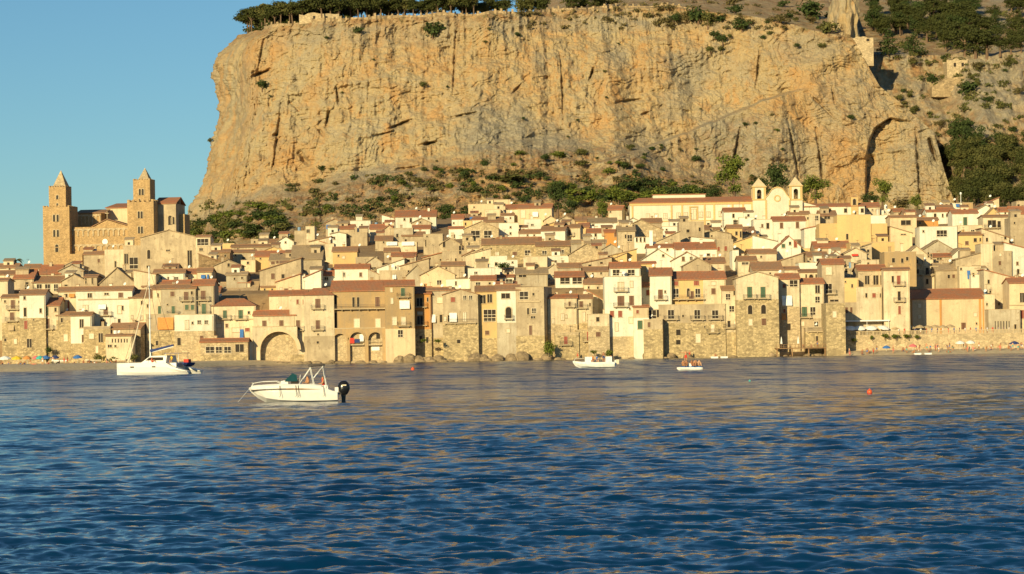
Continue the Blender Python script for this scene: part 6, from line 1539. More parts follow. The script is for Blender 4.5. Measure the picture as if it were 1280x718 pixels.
scrub('hillside_scrub', 'low green scrub on the slope between the cathedral and the cliff', LM['olive'], 7, 150, t_left, CLs)
scrub('plateau_scrub', 'patchy dry scrub on the ground above the cliff and headland', LM['dry'], 8, 170, t_top, CLs)
scrub('rock_scrub', 'patchy olive scrub over the rocky hill at the right', LM['olive'], 9, 230, t_hill, HLs)
# palms
def palm(loc, hgt, label, seed=1):
    r_ = random.Random(seed); root = thing('palm_tree', label, 'palm', loc)
    t = MB(); t.tube([(0, 0, -.5), (.1, 0, hgt * .4), (0, 0, hgt * .8)], .28, 'bark', 8, .2); t.build('trunk', root)
    c = MB()
    for i in range(22):
        a = r_.uniform(0, 6.28); up = r_.uniform(.1, 1.1); L = hgt * .42 * r_.uniform(.8, 1.1); prev = None
        for j in range(6):
            t_ = j / 5; rr = L * (t_ * .95); z = hgt * .8 + L * (up * t_ - 1.15 * t_ * t_); w_ = .34 * math.sin(math.pi * min(1, t_ + .12)) + .03
            cpt = Vector((rr * math.cos(a), rr * math.sin(a), z)); s_ = Vector((-math.sin(a), math.cos(a), 0)) * w_
            cur = (cpt - s_ - Vector((0, 0, w_ * .5)), cpt, cpt + s_ - Vector((0, 0, w_ * .5)))
            if prev: c.face([prev[0], prev[1], cur[1], cur[0]], LM['olive']); c.face([prev[1], prev[2], cur[2], cur[1]], LM['olive'])
            prev = cur
    c.build('crown', root, fix=False)
p = P(20, 334, 672); palm((p.x, p.y, p.z - 3), 6.0, 'palm tree standing above the roofs at the far left', 2)
town_tree(58, 452, 9, 12, 'shrub', 'dark', 'dark bush on the rubble wall above the blue beach parasol', 596)
town_tree(62, 443, 12, 10, 'shrub', 'dark', 'leaning bush on the steps above the beach', 598)
town_tree(125, 455, 17, 16, 'shrub', 'olive', 'pale round bush against the beach wall', 588)
town_tree(143, 456, 13, 16, 'shrub', 'bright', 'green bush on the beach left of the moored yacht', 588)
town_tree(168, 452, 12, 16, 'shrub', 'olive', 'grey green bush right behind the bow of the moored yacht', 590)
town_tree(688, 446, 26, 14, 'shrub', 'bright', 'green bush tumbling down the wall in the dark gap', 594)
town_tree(762, 447, 12, 12, 'shrub', 'bright', 'leafy bush on the quay behind the small white boat', 594)
town_tree(743, 443, 7, 9, 'shrub', 'bright', 'small bush left of the leafy one on the quay', 594)
town_tree(628, 337, 12, 16, 'shrub', 'dark', 'dark roof garden bush above the yellow loggia house', 640)
for i, (x, y, w_) in enumerate([(1068, 426, 10), (1090, 423, 7), (1106, 421, 14), (1120, 421, 16), (1135, 421, 14), (1146, 421, 10)]):
    p = P(x, y + 2, 599.3); plant('shrub', 'bright', p, ph(7, 600), ['ivy clump at the left end of the promenade wall', 'small ivy clump beneath the white parasols', 'ivy draped on the wall under the rightmost white parasol', 'widest ivy patch on the promenade wall', 'ivy patch on the wall under the tan parasols', 'rightmost ivy tuft on the promenade wall'][i], 'ivy on the promenade wall', w_ / 7 * .8)
for x, w_ in ((530, 10), (548, 12)):
    p = P(x, 428, 597); plant('shrub', 'bright', p, ph(6, 600), 'plants trailing from the ledge left of the gabled sea wall house' if x > 540 else 'plants on the sill under the orange house', None, w_ / 6)
# ================================================================== SHORE, BOATS, PEOPLE
# ---- people: one skinned body each, pose given as joints
def skin_body(name, joints, edges, mats, paint):
    me = bpy.data.meshes.new(name); me.from_pydata([j[0] for j in joints], edges, []); me.update()
    o = bpy.data.objects.new(name, me); COL.objects.link(o)
    sk = o.modifiers.new('s', 'SKIN'); sk.use_smooth_shade = True
    for i, j in enumerate(joints): me.skin_vertices[0].data[i].radius = (j[1], j[1] if len(j) < 3 else j[2])
    me.skin_vertices[0].data[0].use_root = True
    su = o.modifiers.new('u', 'SUBSURF'); su.levels = 1; su.render_levels = 1
    dg = bpy.context.evaluated_depsgraph_get(); dg.update(); m2 = bpy.data.meshes.new_from_object(o.evaluated_get(dg))
    bpy.data.objects.remove(o); m2.name = name
    m2.materials.clear()
    for m in mats: m2.materials.append(m)
    for p in m2.polygons: p.material_index = paint(p.center); p.use_smooth = True
    return m2
SKINS = [plain('tanned_skin', (.48, .23, .11), .6), plain('light_skin', (.60, .34, .19), .6), plain('dark_tan_skin', (.34, .15, .07), .6)]
HAIR = [plain('dark_hair', (.03, .02, .012), .7), plain('brown_hair', (.12, .06, .025), .7)]
WEAR = {'red': M['clred'], 'blue': M['clblue'], 'black': M['clnavy'], 'white': M['clwhite'], 'orange': M['clorange'], 'teal': M['clteal'], 'pink': M['clpink'], 'yellow': M['clyellow']}
E = [(0, 1), (1, 2), (2, 3), (3, 4), (4, 5), (0, 6), (6, 7), (7, 8), (8, 9), (0, 10), (10, 11), (11, 12), (12, 13), (3, 14), (14, 15), (15, 16), (16, 17), (3, 18), (18, 19), (19, 20), (20, 21)]
R = [.135, .12, .15, .075, .10, .085, .095, .085, .055, .04, .095, .085, .055, .04, .07, .05, .038, .04, .07, .05, .038, .04]
def pose(kind):
    st = [(0, 0, .95), (0, 0, 1.12), (0, 0, 1.33), (0, 0, 1.47), (0, -.01, 1.58), (0, 0, 1.68), (-.10, 0, .90), (-.12, 0, .50), (-.12, .03, .10), (-.12, -.12, .04), (.10, 0, .90), (.12, 0, .50), (.12, .03, .10), (.12, -.12, .04),
          (-.18, 0, 1.40), (-.26, .02, 1.12), (-.28, -.06, .88), (-.28, -.09, .79), (.18, 0, 1.40), (.26, .02, 1.12), (.28, -.06, .88), (.28, -.09, .79)]
    if kind == 'arms':
        st[14:18] = [(-.18, 0, 1.40), (-.45, 0, 1.46), (-.70, 0, 1.50), (-.79, 0, 1.50)]; st[18:22] = [(.18, 0, 1.40), (.45, 0, 1.46), (.70, 0, 1.50), (.79, 0, 1.50)]
    if kind == 'walk':
        st[7:10] = [(-.11, -.16, .50), (-.11, -.02, .12), (-.11, -.18, .05)]; st[11:14] = [(.11, .06, .50), (.11, .30, .16), (.11, .20, .05)]; st[15] = (-.24, .14, 1.14); st[16] = (-.25, .16, .92); st[17] = (-.25, .12, .84); st[19] = (.24, -.14, 1.14); st[20] = (.24, -.30, .98); st[21] = (.24, -.36, .93)
    if kind == 'bend':
        st[1:6] = [(0, -.12, 1.06), (0, -.30, 1.16), (0, -.42, 1.20), (0, -.52, 1.20), (0, -.62, 1.18)]; st[14:18] = [(-.17, -.38, 1.14), (-.2, -.42, .88), (-.18, -.50, .66), (-.18, -.52, .58)]; st[18:22] = [(.17, -.38, 1.14), (.2, -.42, .88), (.18, -.50, .66), (.18, -.52, .58)]
    if kind == 'sit':      # on the sand, knees up
        st = [(0, 0, .14), (0, .02, .30), (0, .0, .50), (0, -.02, .64), (0, -.05, .75), (0, -.05, .86), (-.10, -.06, .14), (-.14, -.42, .46), (-.14, -.66, .10), (-.14, -.80, .05), (.10, -.06, .14), (.14, -.42, .46), (.14, -.66, .10), (.14, -.80, .05),
              (-.17, 0, .57), (-.23, -.14, .36), (-.17, -.36, .44), (-.14, -.44, .47), (.17, 0, .57), (.23, -.14, .36), (.17, -.36, .44), (.14, -.44, .47)]
    if kind == 'seat':     # on a chair or bench; origin under the feet, seat .42 high
        st = [(0, 0, .52), (0, .03, .68), (0, .02, .88), (0, 0, 1.02), (0, -.03, 1.13), (0, -.03, 1.24), (-.10, -.05, .50), (-.13, -.42, .48), (-.13, -.46, .10), (-.13, -.60, .04), (.10, -.05, .50), (.13, -.42, .48), (.13, -.46, .10), (.13, -.60, .04),
              (-.18, 0, .95), (-.25, -.08, .70), (-.20, -.32, .66), (-.18, -.40, .64), (.18, 0, .95), (.25, -.08, .70), (.20, -.32, .66), (.18, -.40, .64)]
    if kind == 'lie':
        st = [(0, 0, .13), (0, .20, .15), (0, .42, .20), (0, .56, .26), (0, .66, .32), (0, .76, .36), (-.10, -.06, .12), (-.12, -.45, .14), (-.12, -.85, .08), (-.12, -.93, .14), (.10, -.06, .12), (.12, -.40, .34), (.12, -.70, .07), (.12, -.84, .05),
              (-.18, .50, .20), (-.30, .34, .10), (-.30, .10, .06), (-.30, .02, .05), (.18, .50, .20), (.32, .40, .10), (.34, .16, .06), (.34, .08, .05)]
    return st
BODIES = {}
def person(kind, loc, label, skin=0, wear='red', top=None, rz=0, hair=0, group=None, s=1.0):
    key = (kind, skin, wear, top, hair)
    if key not in BODIES:
        J = pose(kind); hip = Vector(J[0]); chest = Vector(J[2]); hd = Vector(J[4]); hd2 = Vector(J[5]); k1 = [Vector(J[6]).lerp(Vector(J[7]), .35), Vector(J[10]).lerp(Vector(J[11]), .35)]
        nb = Vector(J[3])
        def paint(c):
            c = Vector(c)
            if (c - hd).length < .22 and (c - nb).length > .06:
                up = (c - hd).dot((hd2 - nb).normalized()); bk = (c - hd).y if kind not in ('lie', 'bend') else (c - hd).z * 0
                if up > .03 or bk > .03: return 1
            if (c - hip).length < .19 or any((c - k).length < .12 for k in k1): return 2
            if top and min((c - chest).length, (c - Vector(J[1])).length) < .22: return 3
            return 0
        BODIES[key] = skin_body('person', [(Vector(p), r) for p, r in zip(J, R)], E, [SKINS[skin], HAIR[hair], WEAR[wear], WEAR[top or wear]], paint)
    o = link('person', BODIES[key]); o.location = loc; o.rotation_euler = (0, 0, rz); o.scale = (s, s, s)
    return tag(o, label, 'person', group)

# ---- harbour side: promenade wall, balustrade, jetty, rocks
m = MB(); ya = 600.2; xa, xb = P(1055, 430, ya).x, P(1330, 430, ya).x
m.box(xa, xb, ya, ya + 1.6, -.8, 4.86, 'sl'); tag(m.build('promenade_wall'), 'long rubble retaining wall behind the right hand beach', 'wall')
m = MB(); m.box(xa, xb, ya - .1, ya + .5, 4.87, 5.02, 'frame'); m.box(xa, xb, ya - .05, ya + .42, 5.78, 5.96, 'frame')
x = xa + .1
i = 0
while x < xb - .3:
    if i % 9 == 0: m.box(x, x + .42, ya - .08, ya + .46, 5.02, 5.78, 'frame'); x += .62
    else: m.box(x, x + .16, ya + .05, ya + .30, 5.02, 5.78, 'frame'); x += .36
    i += 1
tag(m.build('balustrade'), 'pale stone balustrade along the promenade at the right', 'balustrade')
def jetty():
    Y = 593; a, b = P(970, 440, Y).x, P(1033, 440, Y).x; zd = P(1000, 436, Y).z
    r = thing('jetty', 'low timber jetty with a railing below the houses right of centre', 'jetty', ((a + b) / 2, Y, 0)); w_ = (b - a) / 2
    m = MB(); m.box(-w_, w_, 0, 5.5, zd, zd + .22, 'wood')
    for i in range(int(w_ * 2 / .5)): m.box(-w_ + i * .5, -w_ + i * .5 + .46, -.1, 5.5, zd + .221, zd + .26, 'wood')
    m.build('deck', r)
    for x_ in (-w_ + .3, -w_ * .35, w_ * .3, w_ - .3):
        for y_ in (.3, 5):
            m = MB(); m.box(x_ - .14, x_ + .14, y_ - .14, y_ + .14, -1.2, zd - .002, 'wood'); m.build('pile', r)
    m = MB(); m.box(-w_, w_, .05, .12, zd + 1.0, zd + 1.08, 'wood'); m.box(-w_, w_, .06, .11, zd + .6, zd + .66, 'wood')
    for i in range(14): xx = -w_ + (2 * w_ - .1) * i / 13; m.box(xx, xx + .1, .04, .13, zd + .262, zd + 1.08, 'wood')
    m.build('railing', r)
    for x_, lab in ((977, 'closed cream parasol at the left end of the timber jetty'), (998, 'closed cream parasol in the middle of the timber jetty')):
        q = P(x_, 440, Y + 3).x; r2 = thing('closed_parasol', lab, 'parasol', (q, Y + 3, zd + .26))
        m = MB(); m.tube([(0, 0, 0), (0, 0, 2.6)], .04, 'wood'); m.build('pole', r2)
        m = MB(); m.tube([(0, 0, 1.0), (0, 0, 1.5), (0, 0, 2.2), (0, 0, 2.75)], .30, 'clwhite', 8, .06); m.build('canopy', r2)
    for i, (x_, lab) in enumerate([(1004, 'person seated on the middle of the timber jetty'), (1014, 'person seated nearer the right end of the timber jetty'), (1022, 'person standing at the right end of the timber jetty')]):
        person('sit' if i < 2 else 'stand', (P(x_, 440, Y + 1.6).x, Y + 1.6, zd + .27), lab, i, ['black', 'red', 'blue'][i], rz=.3 * i)
jetty()
RK = stone('shore_rock', (.30, .22, .13), .5, .4)
rl = ['largest sea rock under the tall narrow tan house', 'round sea rock left of the orange house foot', 'boulder at the foot of the orange house', 'flat boulder beside the orange house foot', 'low rock under the gabled sea wall house', 'rock at the corner of the gabled sea wall house',
      'rock below the yellow loggia house', 'second rock below the yellow loggia house', 'rock under the narrow white arched door house', 'rock at the mouth of the dark gap', 'boulder beside the green bush in the gap', 'dark boulder under the square rubble tower', 'rounded boulder left of the square rubble tower', 'low rock below the wide rubble wall',
      'rock left of the timber jetty', 'rock under the round hole in the rubble wall', 'rock at the right foot of the rubble tower by the beach', 'rock at the left foot of the three arches', 'rock left of the huge arch', 'small rock right of the huge arch']
rp = [(500, 1.9), (512, 2.2), (524, 1.8), (536, 1.6), (548, 1.8), (594, 2.2), (604, 1.8), (622, 1.9), (640, 2.0), (652, 2.4), (684, 2.0), (820, 2.6), (811, 2.0), (860, 1.4), (965, 1.6), (840, 1.5), (1052, 2.0), (414, 1.2), (318, 1.3), (386, 1.0)]
for i, ((x_, s_), lab) in enumerate(zip(rp, rl)):
    p = P(x_, 450, 597); boulder('sea_rock', (p.x, 597.3, .35 * s_ - .4), (s_ * .8, 1.6, s_ * .75), 30 + i, RK, lab, 'rock', 'rocks at the foot of the seafront', 3, .22)
sr = random.Random(12)
for i in range(46):
    x_ = sr.uniform(330, 1050); p = P(x_, 452, 596.2); s_ = sr.uniform(.35, .9)
    boulder('sea_rock', (p.x, 596.2 + sr.uniform(-1, .6), .1), (s_ * 1.6, s_, s_ * .7), 100 + i % 7, RK, 'small dark rock washed by the sea along the foot of the seafront walls', 'rock', 'small rocks along the waterline', 2, .2)

def parasol(px_, Y, zg, col, label, r_=1.2, hgt=2.2, tilt=0, n=8, droop=.5, group=None, name='beach_parasol', tdir=0):
    X = P(px_, 440, Y).x; r = thing(name, label, 'parasol', (X, Y, zg), 0, group)
    r.rotation_euler = (tilt * math.cos(tdir), tilt * math.sin(tdir), 0)
    m = MB(); m.tube([(0, 0, -.1), (0, 0, hgt)], .03, 'white', 5); m.build('pole', r)
    m = MB(); top = (0, 0, hgt + .05)
    for i in range(n):
        a0, a1 = 2 * math.pi * i / n, 2 * math.pi * (i + 1) / n
        q = [(r_ * .55 * math.cos(a), r_ * .55 * math.sin(a), hgt - droop * .35) for a in (a0, a1)]; e = [(r_ * math.cos(a), r_ * math.sin(a), hgt - droop) for a in (a0, a1)]; f_ = [(x, y, z - .16) for x, y, z in e]
        m.face([top, q[0], q[1]], col); m.face([q[0], e[0], e[1], q[1]], col); m.face([e[0], f_[0], f_[1], e[1]], col)
    o = m.build('canopy', r); sm = o.modifiers.new('t', 'SOLIDIFY'); sm.thickness = .03
    return r
# left beach
def bz(px_, Y): return gz(P(px_, 440, Y).x, Y)
for px_, Y, c, lab, rr_ in [(21, 560, 'clyellow', 'big yellow beach parasol on the left beach', 1.25), (34, 566, 'clorange', 'orange beach parasol beside the yellow one', 1.05), (45, 572, 'clpink', 'pink red beach parasol between the orange and the teal ones', .9), (50, 556, 'clteal', 'teal beach parasol left of the blue one', .95), (57, 562, 'clblue', 'deep blue beach parasol on the left beach', 1.15),
                             (97, 570, 'clblue', 'low blue parasol by itself on the left beach', 1.1), (69, 576, 'clnavy', 'dark parasol right of the deep blue one', 1.0), (6, 580, 'clwhite', 'white parasol at the left edge of the beach', 1.5)]:
    parasol(px_, Y, bz(px_, Y), c, lab, rr_, 2.0, .18, group=None)
pr = random.Random(8); kinds = ['sit', 'lie', 'stand', 'sit', 'bend', 'walk', 'stand']
kn = {'sit': 'seated', 'lie': 'reclining', 'stand': 'standing', 'bend': 'bending', 'walk': 'walking', 'arms': 'standing'}
def beach_person(px_, Y, k, where, grp, w_=None, top=None, sk=None):
    w_ = w_ or pr.choice(['red', 'blue', 'black', 'orange', 'pink', 'white', 'teal']); sk = pr.randrange(3) if sk is None else sk
    return person(k, (P(px_, 440, Y).x, Y, bz(px_, Y)), '%s bather in %s, %s' % (kn[k], w_, where), sk, w_, top, pr.uniform(-1.4, 1.4), pr.randrange(2), grp)
for px_, dY, k, wh in [(10, 572, 'sit', 'left of the yellow parasol'), (26, 552, 'sit', 'under the yellow parasol'), (31, 545, 'sit', 'between yellow and orange parasols'), (38, 548, 'bend', 'in front of the orange parasol'), (42, 535, 'lie', 'in front of the pink parasol'), (61, 545, 'sit', 'below the deep blue parasol'), (66, 560, 'stand', 'right of the deep blue parasol'), (74, 566, 'sit', 'under the beach steps'),
                        (80, 572, 'stand', 'against the wall right of the beach steps'), (84, 560, 'walk', 'left of the low blue parasol'), (92, 560, 'lie', 'under the low blue parasol'), (104, 570, 'sit', 'right of the low blue parasol'), (112, 566, 'sit', 'beside the pale round bush'), (118, 560, 'lie', 'in front of the pale round bush'), (133, 562, 'sit', 'right of the pale round bush'), (138, 556, 'sit', 'near the bow of the moored yacht'), (145, 558, 'sit', 'beside the green bush near the moored yacht'), (53, 520, 'stand', 'at the water edge of the left beach'), (3, 560, 'sit', 'at the left edge of the view')]:
    beach_person(px_, dY, k, wh, 'bathers on the left beach')
# beach under the promenade
for px_, Y, c, lab, rr_, hh in [(1108, 592, 'clblue', 'blue parasol on the beach under the promenade', 1.0, 1.5), (1141, 593, 'clpink', 'pink parasol on the beach under the promenade', 1.0, 1.7), (1200, 592, 'clwhite', 'white parasol on the beach, left of a pair', 1.15, 2.3), (1213, 592.6, 'clwhite', 'white parasol on the beach, right of a pair', 1.15, 2.3), (1268, 593, 'clnavy', 'dark blue parasol near the right end of the beach', 1.2, 1.9), (1254, 594, 'cltan', 'tan parasol near the right end of the beach', .9, 1.7)]:
    parasol(px_, Y, bz(px_, Y), c, lab, rr_, hh, .12)
marks = [(1066, 'near the rubble tower foot'), (1075, 'under the first white awning parasol'), (1085, 'left of the blue parasol'), (1096, 'just left of the blue parasol'), (1118, 'just right of the blue parasol'), (1130, 'left of the pink parasol'), (1147, 'right of the pink parasol'), (1160, 'below the peach hall'), (1172, 'below the right half of the peach hall'), (1188, 'left of the two white parasols'), (1206, 'between the two white parasols'), (1220, 'right of the two white parasols'), (1235, 'below the slotted grey wall'), (1248, 'left of the tan parasol'), (1262, 'beside the dark blue parasol'), (1274, 'at the right edge of the beach')]
pos = ['nearest the water', 'mid beach', 'close to the wall', 'on upper sand']
for px_, wh in marks:
    for j in range(4 if px_ > 1125 else 2):
        Y = [585.8, 589.5, 596.5, 593.2][j] + pr.uniform(-.5, .5); beach_person(px_ + pr.uniform(-4.5, 4.5), Y, pr.choice(kinds), wh + ', ' + pos[j], 'bathers on the right beach')
for px_, k, wh in [(862, 'stand', 'by the rubble wall behind the raft'), (894, 'sit', 'at the foot of the wide rubble wall'), (722, 'stand', 'on the quay behind the small white boat'), (1036, 'sit', 'by the right end of the timber jetty')]:
    X = P(px_, 440, 596).x; person(k, (X, 596, .2), '%s bather %s' % (kn[k], wh), 0, 'red', rz=.3)
    if k == 'sit' or True: boulder('sea_rock', (X, 596.2, -.15), (1.3, 1.0, .42), 60 + px_ % 9, RK, 'flat rock carrying the bather %s' % wh, 'rock', 'rocks at the foot of the seafront', 2, .12)
# promenade terrace
for i, (x_, t_) in enumerate([(1063, .10), (1075, .12), (1089, .14), (1103, .32)]):
    parasol(x_, 604, 4.9, 'clwhite', ['white terrace parasol, leftmost of four above the balustrade', 'white terrace parasol, second from the left of four', 'white terrace parasol, third from the left of four', 'most tilted white terrace parasol, rightmost of four'][i], 1.55, 2.5, .35, 8, .45, 'white parasols on the terrace', 'terrace_parasol', .5 if i == 3 else 0)
tl = ['leftmost tan parasol on the promenade, beside the white ones', 'second tan parasol from the left on the promenade', 'tan parasol at the left corner of the peach hall', 'tan parasol under the left faint window of the peach hall', 'tan parasol before the left pilaster of the peach hall', 'tan parasol before the middle of the peach hall', 'tan parasol left of the hall door', 'rightmost tan parasol on the promenade']
for i, x_ in enumerate((1119, 1129, 1139, 1150, 1160, 1169, 1179, 1188)):
    parasol(x_, 605 + (i % 3), 4.9, 'cltan', tl[i], 1.35, 2.3 + .15 * (i % 2), 0, 8, .6, 'tan parasols on the promenade', 'terrace_parasol')
m = MB(); a, b = P(1054, 402, 606).x, P(1110, 402, 606).x; zt = P(1082, 402, 605).z; r = thing('terrace_canopy', 'long thin pale canopy over the white parasols', 'canopy', ((a + b) / 2, 604.5, 4.9))
hw = (b - a) / 2; m.box(-hw, hw, -1, 1.4, zt - 4.9, zt - 4.9 + .3, 'clwhite'); m.build('roof', r)
for x_ in (-hw + .2, 0, hw - .2): m = MB(); m.tube([(x_, -.8, 0), (x_, -.8, zt - 4.902)], .06, 'white'); m.build('post', r)
dr = random.Random(6)
for i, x_ in enumerate(np.linspace(1117, 1262, 22)):
    Y = 603 + dr.uniform(0, 2); k = 'stand' if dr.random() < .5 else 'walk'
    near = 'by the white parasols' if x_ < 1116 else 'under the tan parasols' if x_ < 1192 else 'before the slotted grey wall' if x_ < 1250 else 'before the peach house at the right edge'
    person(k, (P(x_, 440, Y).x, Y, 4.87), 'person in %s %s on the promenade %s' % (['dark clothes', 'white clothes', 'red clothes', 'blue clothes'][i % 4], 'standing' if k == 'stand' else 'walking', near), i % 3, ['black', 'white', 'red', 'blue'][i % 4], ['black', 'white', 'red', 'blue'][i % 4], dr.uniform(-2, 2), i % 2, 'people on the promenade')

# ---- boats
def hull(root, name, L, st, mat, n=10):
    """st = list of (x, half beam at gunwale, z gunwale, z chine, half beam chine, z keel)"""
    v, f = [], []
    for x, bg_, zg, zc, bc, zk in st:
        v += [(x, -bg_, zg), (x, -bg_ * .97, zg - (zg - zc) * .45), (x, -bc, zc), (x, 0, zk), (x, bc, zc), (x, bg_ * .97, zg - (zg - zc) * .45), (x, bg_, zg)]
    k = 7
    for i in range(len(st) - 1):
        for j in range(k - 1): f.append((i * k + j, (i + 1) * k + j, (i + 1) * k + j + 1, i * k + j + 1))
        f.append((i * k + 6, (i + 1) * k + 6, (i + 1) * k, i * k))
    f.append(tuple(range(k))[::-1]); f.append(tuple((len(st) - 1) * k + j for j in range(k)))
    m = MB(); m.raw(v, f, mat); o = m.build(name, root)
    for p in o.data.polygons: p.use_smooth = False
    return o
def motorboat():
    Y = 166.0; X = P(368, 500, Y).x
    r = thing('motorboat', 'white open motorboat with a black outboard engine and folded sunshade, nearest boat', 'motorboat', (X, Y, 0), math.radians(3))
    st = [(-3.12, .02, 1.02, .98, .01, .93), (-2.95, .30, 1.06, .80, .10, .68), (-2.5, .66, 1.10, .52, .38, .28), (-1.9, .93, 1.13, .30, .68, -.05), (-1.0, 1.10, 1.15, .16, .88, -.22), (0, 1.16, 1.15, .10, .96, -.28), (1.2, 1.17, 1.13, .08, 1.0, -.28), (1.9, 1.16, 1.05, .08, 1.0, -.27), (2.5, 1.14, .78, .08, 1.0, -.26), (3.0, 1.10, .62, .10, .98, -.24)]
    gel = plain('boat_gelcoat', (.80, .77, .70), .25, nz=.04)
    hull(r, 'hull', 6.1, st, gel)
    m = MB()      # raised cockpit coaming
    for a, b in zip(st[1:-3], st[2:-2]):
        for s_ in (-1, 1): m.raw([(a[0], s_ * a[1], a[2] - .01), (b[0], s_ * b[1], b[2] - .01), (b[0], s_ * (b[1] - .16), b[2] + .09), (a[0], s_ * max(.02, a[1] - .16), a[2] + .09), (a[0], s_ * max(.01, a[1] - .3), a[2] + .01), (b[0], s_ * (b[1] - .3), b[2] + .01)], [(0, 1, 2, 3), (3, 2, 5, 4), (0, 4, 5, 1)], gel)
    m.box(-2.3, -.9, -.55, .55, 1.10, 1.20, gel); m.build('coaming', r)
    m = MB()
    for a, b in zip(st[1:5], st[2:6]):
        m.raw([(a[0], -a[1] * 1.0 - .012, a[2] - .20), (b[0], -b[1] - .012, b[2] - .20), (b[0], -b[1] - .012, b[2] - .30), (a[0], -a[1] * 1.0 - .012, a[2] - .30), (a[0], -a[1] + .03, a[2] - .20), (b[0], -b[1] + .03, b[2] - .20), (b[0], -b[1] + .03, b[2] - .30), (a[0], -a[1] + .03, a[2] - .30)], [(0, 1, 2, 3), (7, 6, 5, 4), (0, 4, 5, 1), (3, 2, 6, 7)], 'iron')
    m.build('stripe', r)
    m = MB(); m.raw([(-.5, -1.19, .95), (.6, -1.19, .93), (1.9, -1.19, .86), (.6, -1.19, .84), (-.5, -1.19, .86), (-.5, -1.1, .95), (.6, -1.1, .93), (1.9, -1.1, .86), (.6, -1.1, .84), (-.5, -1.1, .86)], [(0, 1, 2, 3, 4), (9, 8, 7, 6, 5), (0, 5, 6, 1), (1, 6, 7, 2), (2, 7, 8, 3), (3, 8, 9, 4)], 'wood'); m.build('side_stripe', r)
    m = MB(); m.box(-.9, -.4, -.5, .5, 1.10, 1.42, gel); m.raw([(-.95, -.5, 1.42), (-.4, -.5, 1.42), (-.4, -.5, 1.55), (-.95, .5, 1.42), (-.4, .5, 1.42), (-.4, .5, 1.55)], [(0, 1, 2), (5, 4, 3), (0, 3, 4, 1), (1, 4, 5, 2), (2, 5, 3, 0)], gel); m.build('console', r)
    tg = plain('tinted_screen', (.008, .05, .05), .15); m = MB(); m.slab((-.62, -.55, 1.50), (-.62, .55, 1.50), (-.05, .50, 1.98), (-.05, -.50, 1.98), .03, tg); m.slab((-.62, -.56, 1.44), (.25, -.56, 1.44), (.2, -.52, 1.86), (-.1, -.52, 1.98), .03, tg); m.box(-.2, .3, -.5, .5, 1.10, 1.44, 'glass'); m.build('windscreen', r)
    m = MB(); c = Vector((.42, -.2, 1.62))
    m.tube([c + Vector((.06 * math.sin(a) * .4, .24 * math.cos(a), .24 * math.sin(a))) for a in [i * math.pi / 7 for i in range(15)]], .022, 'white', 5); m.tube([c, c + Vector((-.25, 0, -.2))], .02, 'iron'); m.build('steering_wheel', r)
    m = MB(); m.box(.75, 1.35, -.75, .75, .80, 1.18, 'clwhite'); m.build('seat', r)
    m = MB(); m.box(1.75, 2.35, -.85, .85, .72, 1.12, 'clwhite'); m.build('stern_seat', r)
    m = MB(); bar = lambda *p: m.tube(p, .020, 'white', 6)
    for s_ in (-1, 1):
        bar((.35, s_ * 1.02, 1.2), (1.15, s_ * .95, 2.35), (1.22, s_ * .9, 2.42)); bar((1.35, s_ * 1.04, 1.2), (1.12, s_ * .95, 2.36)); bar((1.45, s_ * 1.02, 1.75), (2.05, s_ * .95, 2.45)); bar((2.2, s_ * 1.04, 1.1), (2.0, s_ * .93, 2.44)); bar((1.35, s_ * 1.0, 1.62), (1.60, s_ * 1.0, 1.95))
    bar((1.18, -.93, 2.40), (1.18, .93, 2.40)); bar((2.03, -.94, 2.45), (2.03, .94, 2.45)); m.build('sunshade_frame', r)
    m = MB(); m.tube([(1.05, -.2, 2.42), (1.4, -.95, 2.48), (2.05, -.97, 2.52)], .06, 'iron', 7); m.box(1.12, 2.12, -.94, .94, 2.44, 2.60, 'iron'); m.tube([(1.12, -.95, 2.47), (1.12, .95, 2.47)], .13, 'iron', 7); m.build('sunshade', r)
    m = MB(); m.tube([(-2.95, -.25, 1.08), (-2.8, -.32, 1.32), (-2.2, -.7, 1.42), (-1.2, -.98, 1.44), (-.75, -1.0, 1.2)], .018, 'white', 5); m.tube([(-2.95, .25, 1.08), (-2.8, .32, 1.32), (-2.2, .7, 1.42), (-1.2, .98, 1.44), (-.75, 1.0, 1.2)], .018, 'white', 5); m.tube([(-2.8, -.32, 1.32), (-2.9, 0, 1.34), (-2.8, .32, 1.32)], .018, 'white', 5); m.build('bow_rail', r)
    m = MB(); m.tube([(-3.1, 0, .95), (-3.6, -.1, .35), (-4.1, -.2, -.2)], .007, 'white', 4); m.build('mooring_line', r)
    for i, x_ in enumerate((-.95, .15, .32, 2.05)):
        m = MB(); m.tube([(x_, -1.20, 1.14), (x_ + .02, -1.23, .75), (x_ + .06, -1.24, .42), (x_ - .03, -1.24, .36)], .018, 'iron', 5); m.build('fender_rope', r)
    eng = thing('x', None, None); bpy.data.objects.remove(eng)
    m = MB(); black = plain('engine_black', (.012, .012, .013), .22)
    bm = bmesh.new(); bmesh.ops.create_uvsphere(bm, u_segments=16, v_segments=10, radius=1)
    for v in bm.verts: v.co = Vector((3.62 + .42 * v.co.x * (1 + .12 * v.co.z), .28 * v.co.y, .88 + .52 * v.co.z))
    me = bpy.data.meshes.new('cowling'); bm.to_mesh(me); bm.free(); me.materials.append(black); me.polygons.foreach_set('use_smooth', [True] * len(me.polygons))
